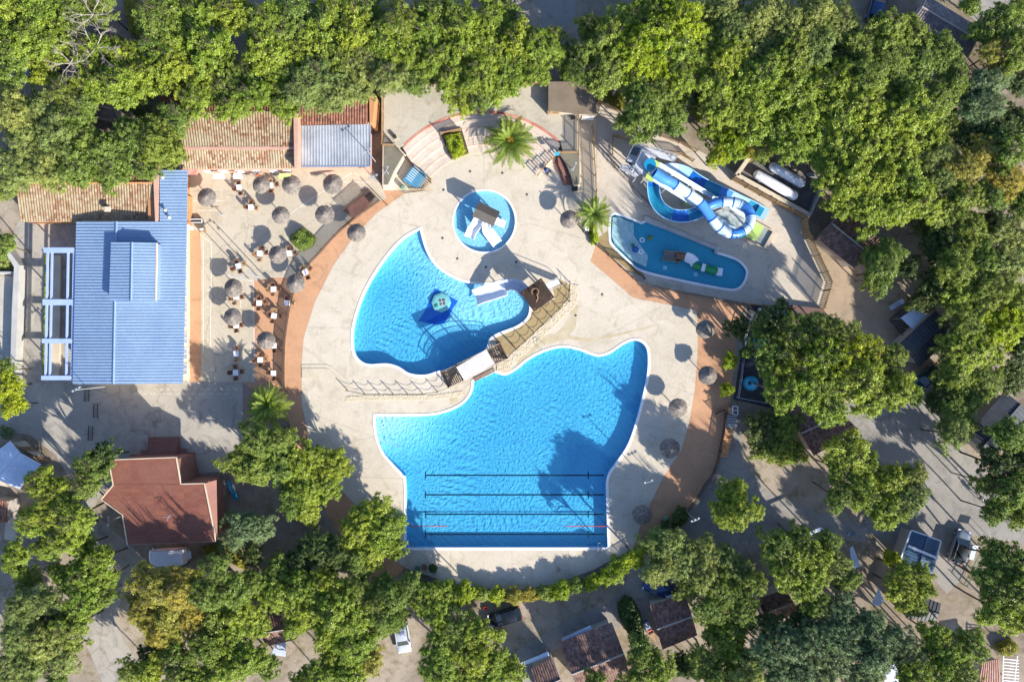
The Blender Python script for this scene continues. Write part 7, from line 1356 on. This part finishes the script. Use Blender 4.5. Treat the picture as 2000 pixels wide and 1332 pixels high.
blob('ground_plants', 'mixed green plants in the plot left of the lane', 'plants', [(-10, 455), (4, 462), (34, 505), (36, 522), (-10, 528)], .7, 'g', 7000, .14)
blob('hedge_strip', 'dark green hanging planting under the small palm', 'plants', [(1150, 440), (1163, 440), (1170, 470), (1156, 478)], .9, 'l', 4000, .12)
blob('ivy_bank', 'low dark hedge along the outer side of the curved deck fence', 'hedge', [(792, 1116), (830, 1136), (930, 1158), (1000, 1162), (1080, 1154), (1165, 1124), (1240, 1082), (1300, 1038), (1336, 1004), (1342, 1012), (1305, 1048), (1244, 1094), (1170, 1136), (1080, 1168), (1000, 1176), (925, 1172), (820, 1150)], .9, 'm', 26000, .15)
blob('dry_bush', 'straw-coloured bush under the trees above the slide entry', 'bush', [(1168, 165), (1190, 160), (1215, 180), (1225, 205), (1210, 215), (1185, 195), (1166, 185)], .7, 'y', 8000, .11)
blob('dry_grass_bank', 'straw-coloured dry bank in the top left gap of the forest', 'plants', [(240, -5), (262, -5), (292, 40), (300, 55), (268, 75), (252, 60)], .5, 'y', 8000, .13)
blob('dry_bush', 'ochre bush between two trees right of the slide entry', 'bush', [(1345, 165), (1362, 170), (1380, 215), (1365, 240), (1348, 215)], .7, 'y', 6000, .12)
blob('round_bush', 'little green bush growing in the round stone planter', 'bush', [(838, 1106), (846, 1103), (853, 1109), (850, 1118), (840, 1118)], .8, 'd', 2500, .10, z0=.4)
blob('dry_bush', 'yellow-brown bush right of the red-roofed house', 'bush', [(392, 1070), (430, 1062), (475, 1090), (480, 1115), (440, 1095), (400, 1090)], .6, 'y', 6000, .12)
blob('flower_bed', 'pink and green flowering shrub above the slatted pergola', 'bush', [(1945, 1262), (1975, 1248), (1992, 1262), (1985, 1280), (1955, 1282)], .9, 'y', 5000, .12)
# palms ----------------------------------------------------------------------
LF = leafmat('palm_leaf', (.21, .29, .035), (.15, .22, .03), .3)
def frond(L, droop, seed, w=.34):
    r = random.Random(seed); b = MB(); P = []
    for k in range(13): u = k / 12; P.append(Vector((L * u * (1 - .12 * u), 0, L * (.30 * u - droop * u * u))))
    b.tube(P, .028, 5, r2=.008)
    for k in range(2, 34):
        u = k / 34; i = min(11, int(u * 12)); p = P[i].lerp(P[i + 1], u * 12 - i); ll = w * (1.25 if u < .6 else 1.25 * (1 - (u - .6) / .55)) * r.uniform(.85, 1.1)
        for sg in (-1, 1):
            d = Vector((.75, sg * .9, .25 - .25 * u)).normalized() * ll; n_ = Vector((.05, 0, 0)); q = p + d + Vector((0, 0, -.08 * ll))
            b.add([p - n_ * .5, p + n_ * .5, p + d * .6 + n_ * .55, q, p + d * .6 - n_ * .55], [(0, 1, 2, 3, 4)])
    me = b.mesh(name='frond'); me.materials.append(LF); return me
FR = [frond(3.0, d, i) for i, d in enumerate((.15, .32, .5, .72))]
def palm(lab, x, y, R, H, nf, seed, flower=True):
    r = random.Random(seed); p = W(x, y, H + .3); t = thing('palm_tree', lab, 'palm tree', (p.x, p.y, -.02)); b = MB()
    b.tube([(0, 0, 0), (0, 0, H * .5), (0, 0, H)], .30, 12, r2=.24)
    for k in range(int(H / .16)): b.cone((0, 0, k * .16), .33, .27, .10, 10)
    b.build('trunk', M_barkm, t, world=False); s = R / 2.95
    for k in range(nf):
        o = link('frond', FR[min(3, int(4 * k / nf))], None, t, (0, 0, H + .05 * (1 - k / nf))); a = k * 2.399 + r.uniform(-.12, .12); o.rotation_euler = (r.uniform(-.3, .3), -.9 + 1.15 * (k / nf) ** .8 + r.uniform(-.08, .08), a); sc = s * r.uniform(.85, 1.12) * (.75 + .3 * min(1, k / nf * 2)); o.scale = (sc, sc, sc)
    if flower:
        b = MB(); 
        for k in range(90): a = r.uniform(0, 6.28); q = r.uniform(0, .42); b.box((q * math.cos(a), q * math.sin(a), H + .75 + r.uniform(-.1, .15)), (.09, .09, .09), a)
        b.build('flower_cluster', mat('palm_flower', (.55, .36, .03), (.45, .28, .02)), t, world=False)
palm('large palm with orange flower centre above the round pool', 997, 275, 3.45, 2.6, 66, 1); palm('smaller palm at the deck corner beside the small pool', 1162, 418, 2.6, 2.2, 44, 2, False); palm('wide palm between the terrace and the lower left trees', 522, 792, 3.1, 3.2, 58, 3, False)
palm('young palm inside the box of the amphitheatre tiers', 884, 276, 1.0, 1.4, 14, 5, False)
# dead trees -----------------------------------------------------------------
def dead(lab, x, y, R, H, seed, lean=(0, 0)):
    r = random.Random(seed); p = W(x, y, H); t = thing('bare_tree', lab, 'tree', (p.x, p.y, -.04)); b = MB(); b.tube([(0, 0, 0), (.05, .1, H * .5), (0, 0, H * .8)], .16, 7, r2=.12); b.build('trunk', M_deadm, t, world=False); b = MB()
    def br(s, d, L, w, dep):
        m = s + d * L * .5 + Vector((r.uniform(-.1, .1), r.uniform(-.1, .1), 0)) * L; e = s + d * L; b.tube([s, m, e], w, 5, r2=w * .5)
        if dep:
            for q in range(3): nd = (d + Vector((r.uniform(-.8, .8), r.uniform(-.8, .8), r.uniform(-.25, .3)))).normalized(); br(m.lerp(e, .2 + .4 * q), nd, L * .62, w * .55, dep - 1)
    for k in range(6): a = k * 1.05 + r.uniform(-.2, .2); br(Vector((0, 0, H * .78)), Vector((math.cos(a) + lean[0], math.sin(a) + lean[1], .35)).normalized(), R * .55, .07, 3)
    b.build('bare_branches', M_deadm, t, world=False)
dead('bare pale branches of a dead tree among the top left oaks', 168, 80, 3.6, 9.8, 1); dead('second bare dead tree left below the larger one, top left', 118, 112, 2.6, 9.4, 2); dead('bare forked dead limb at the top edge, left forest', 162, 14, 3.0, 9.8, 3); dead('bare grey twigs above the road gap at the top', 1004, 12, 1.8, 7.5, 4); dead('bare twigs between oaks above the slide entry', 1212, 150, 1.6, 7.5, 5)
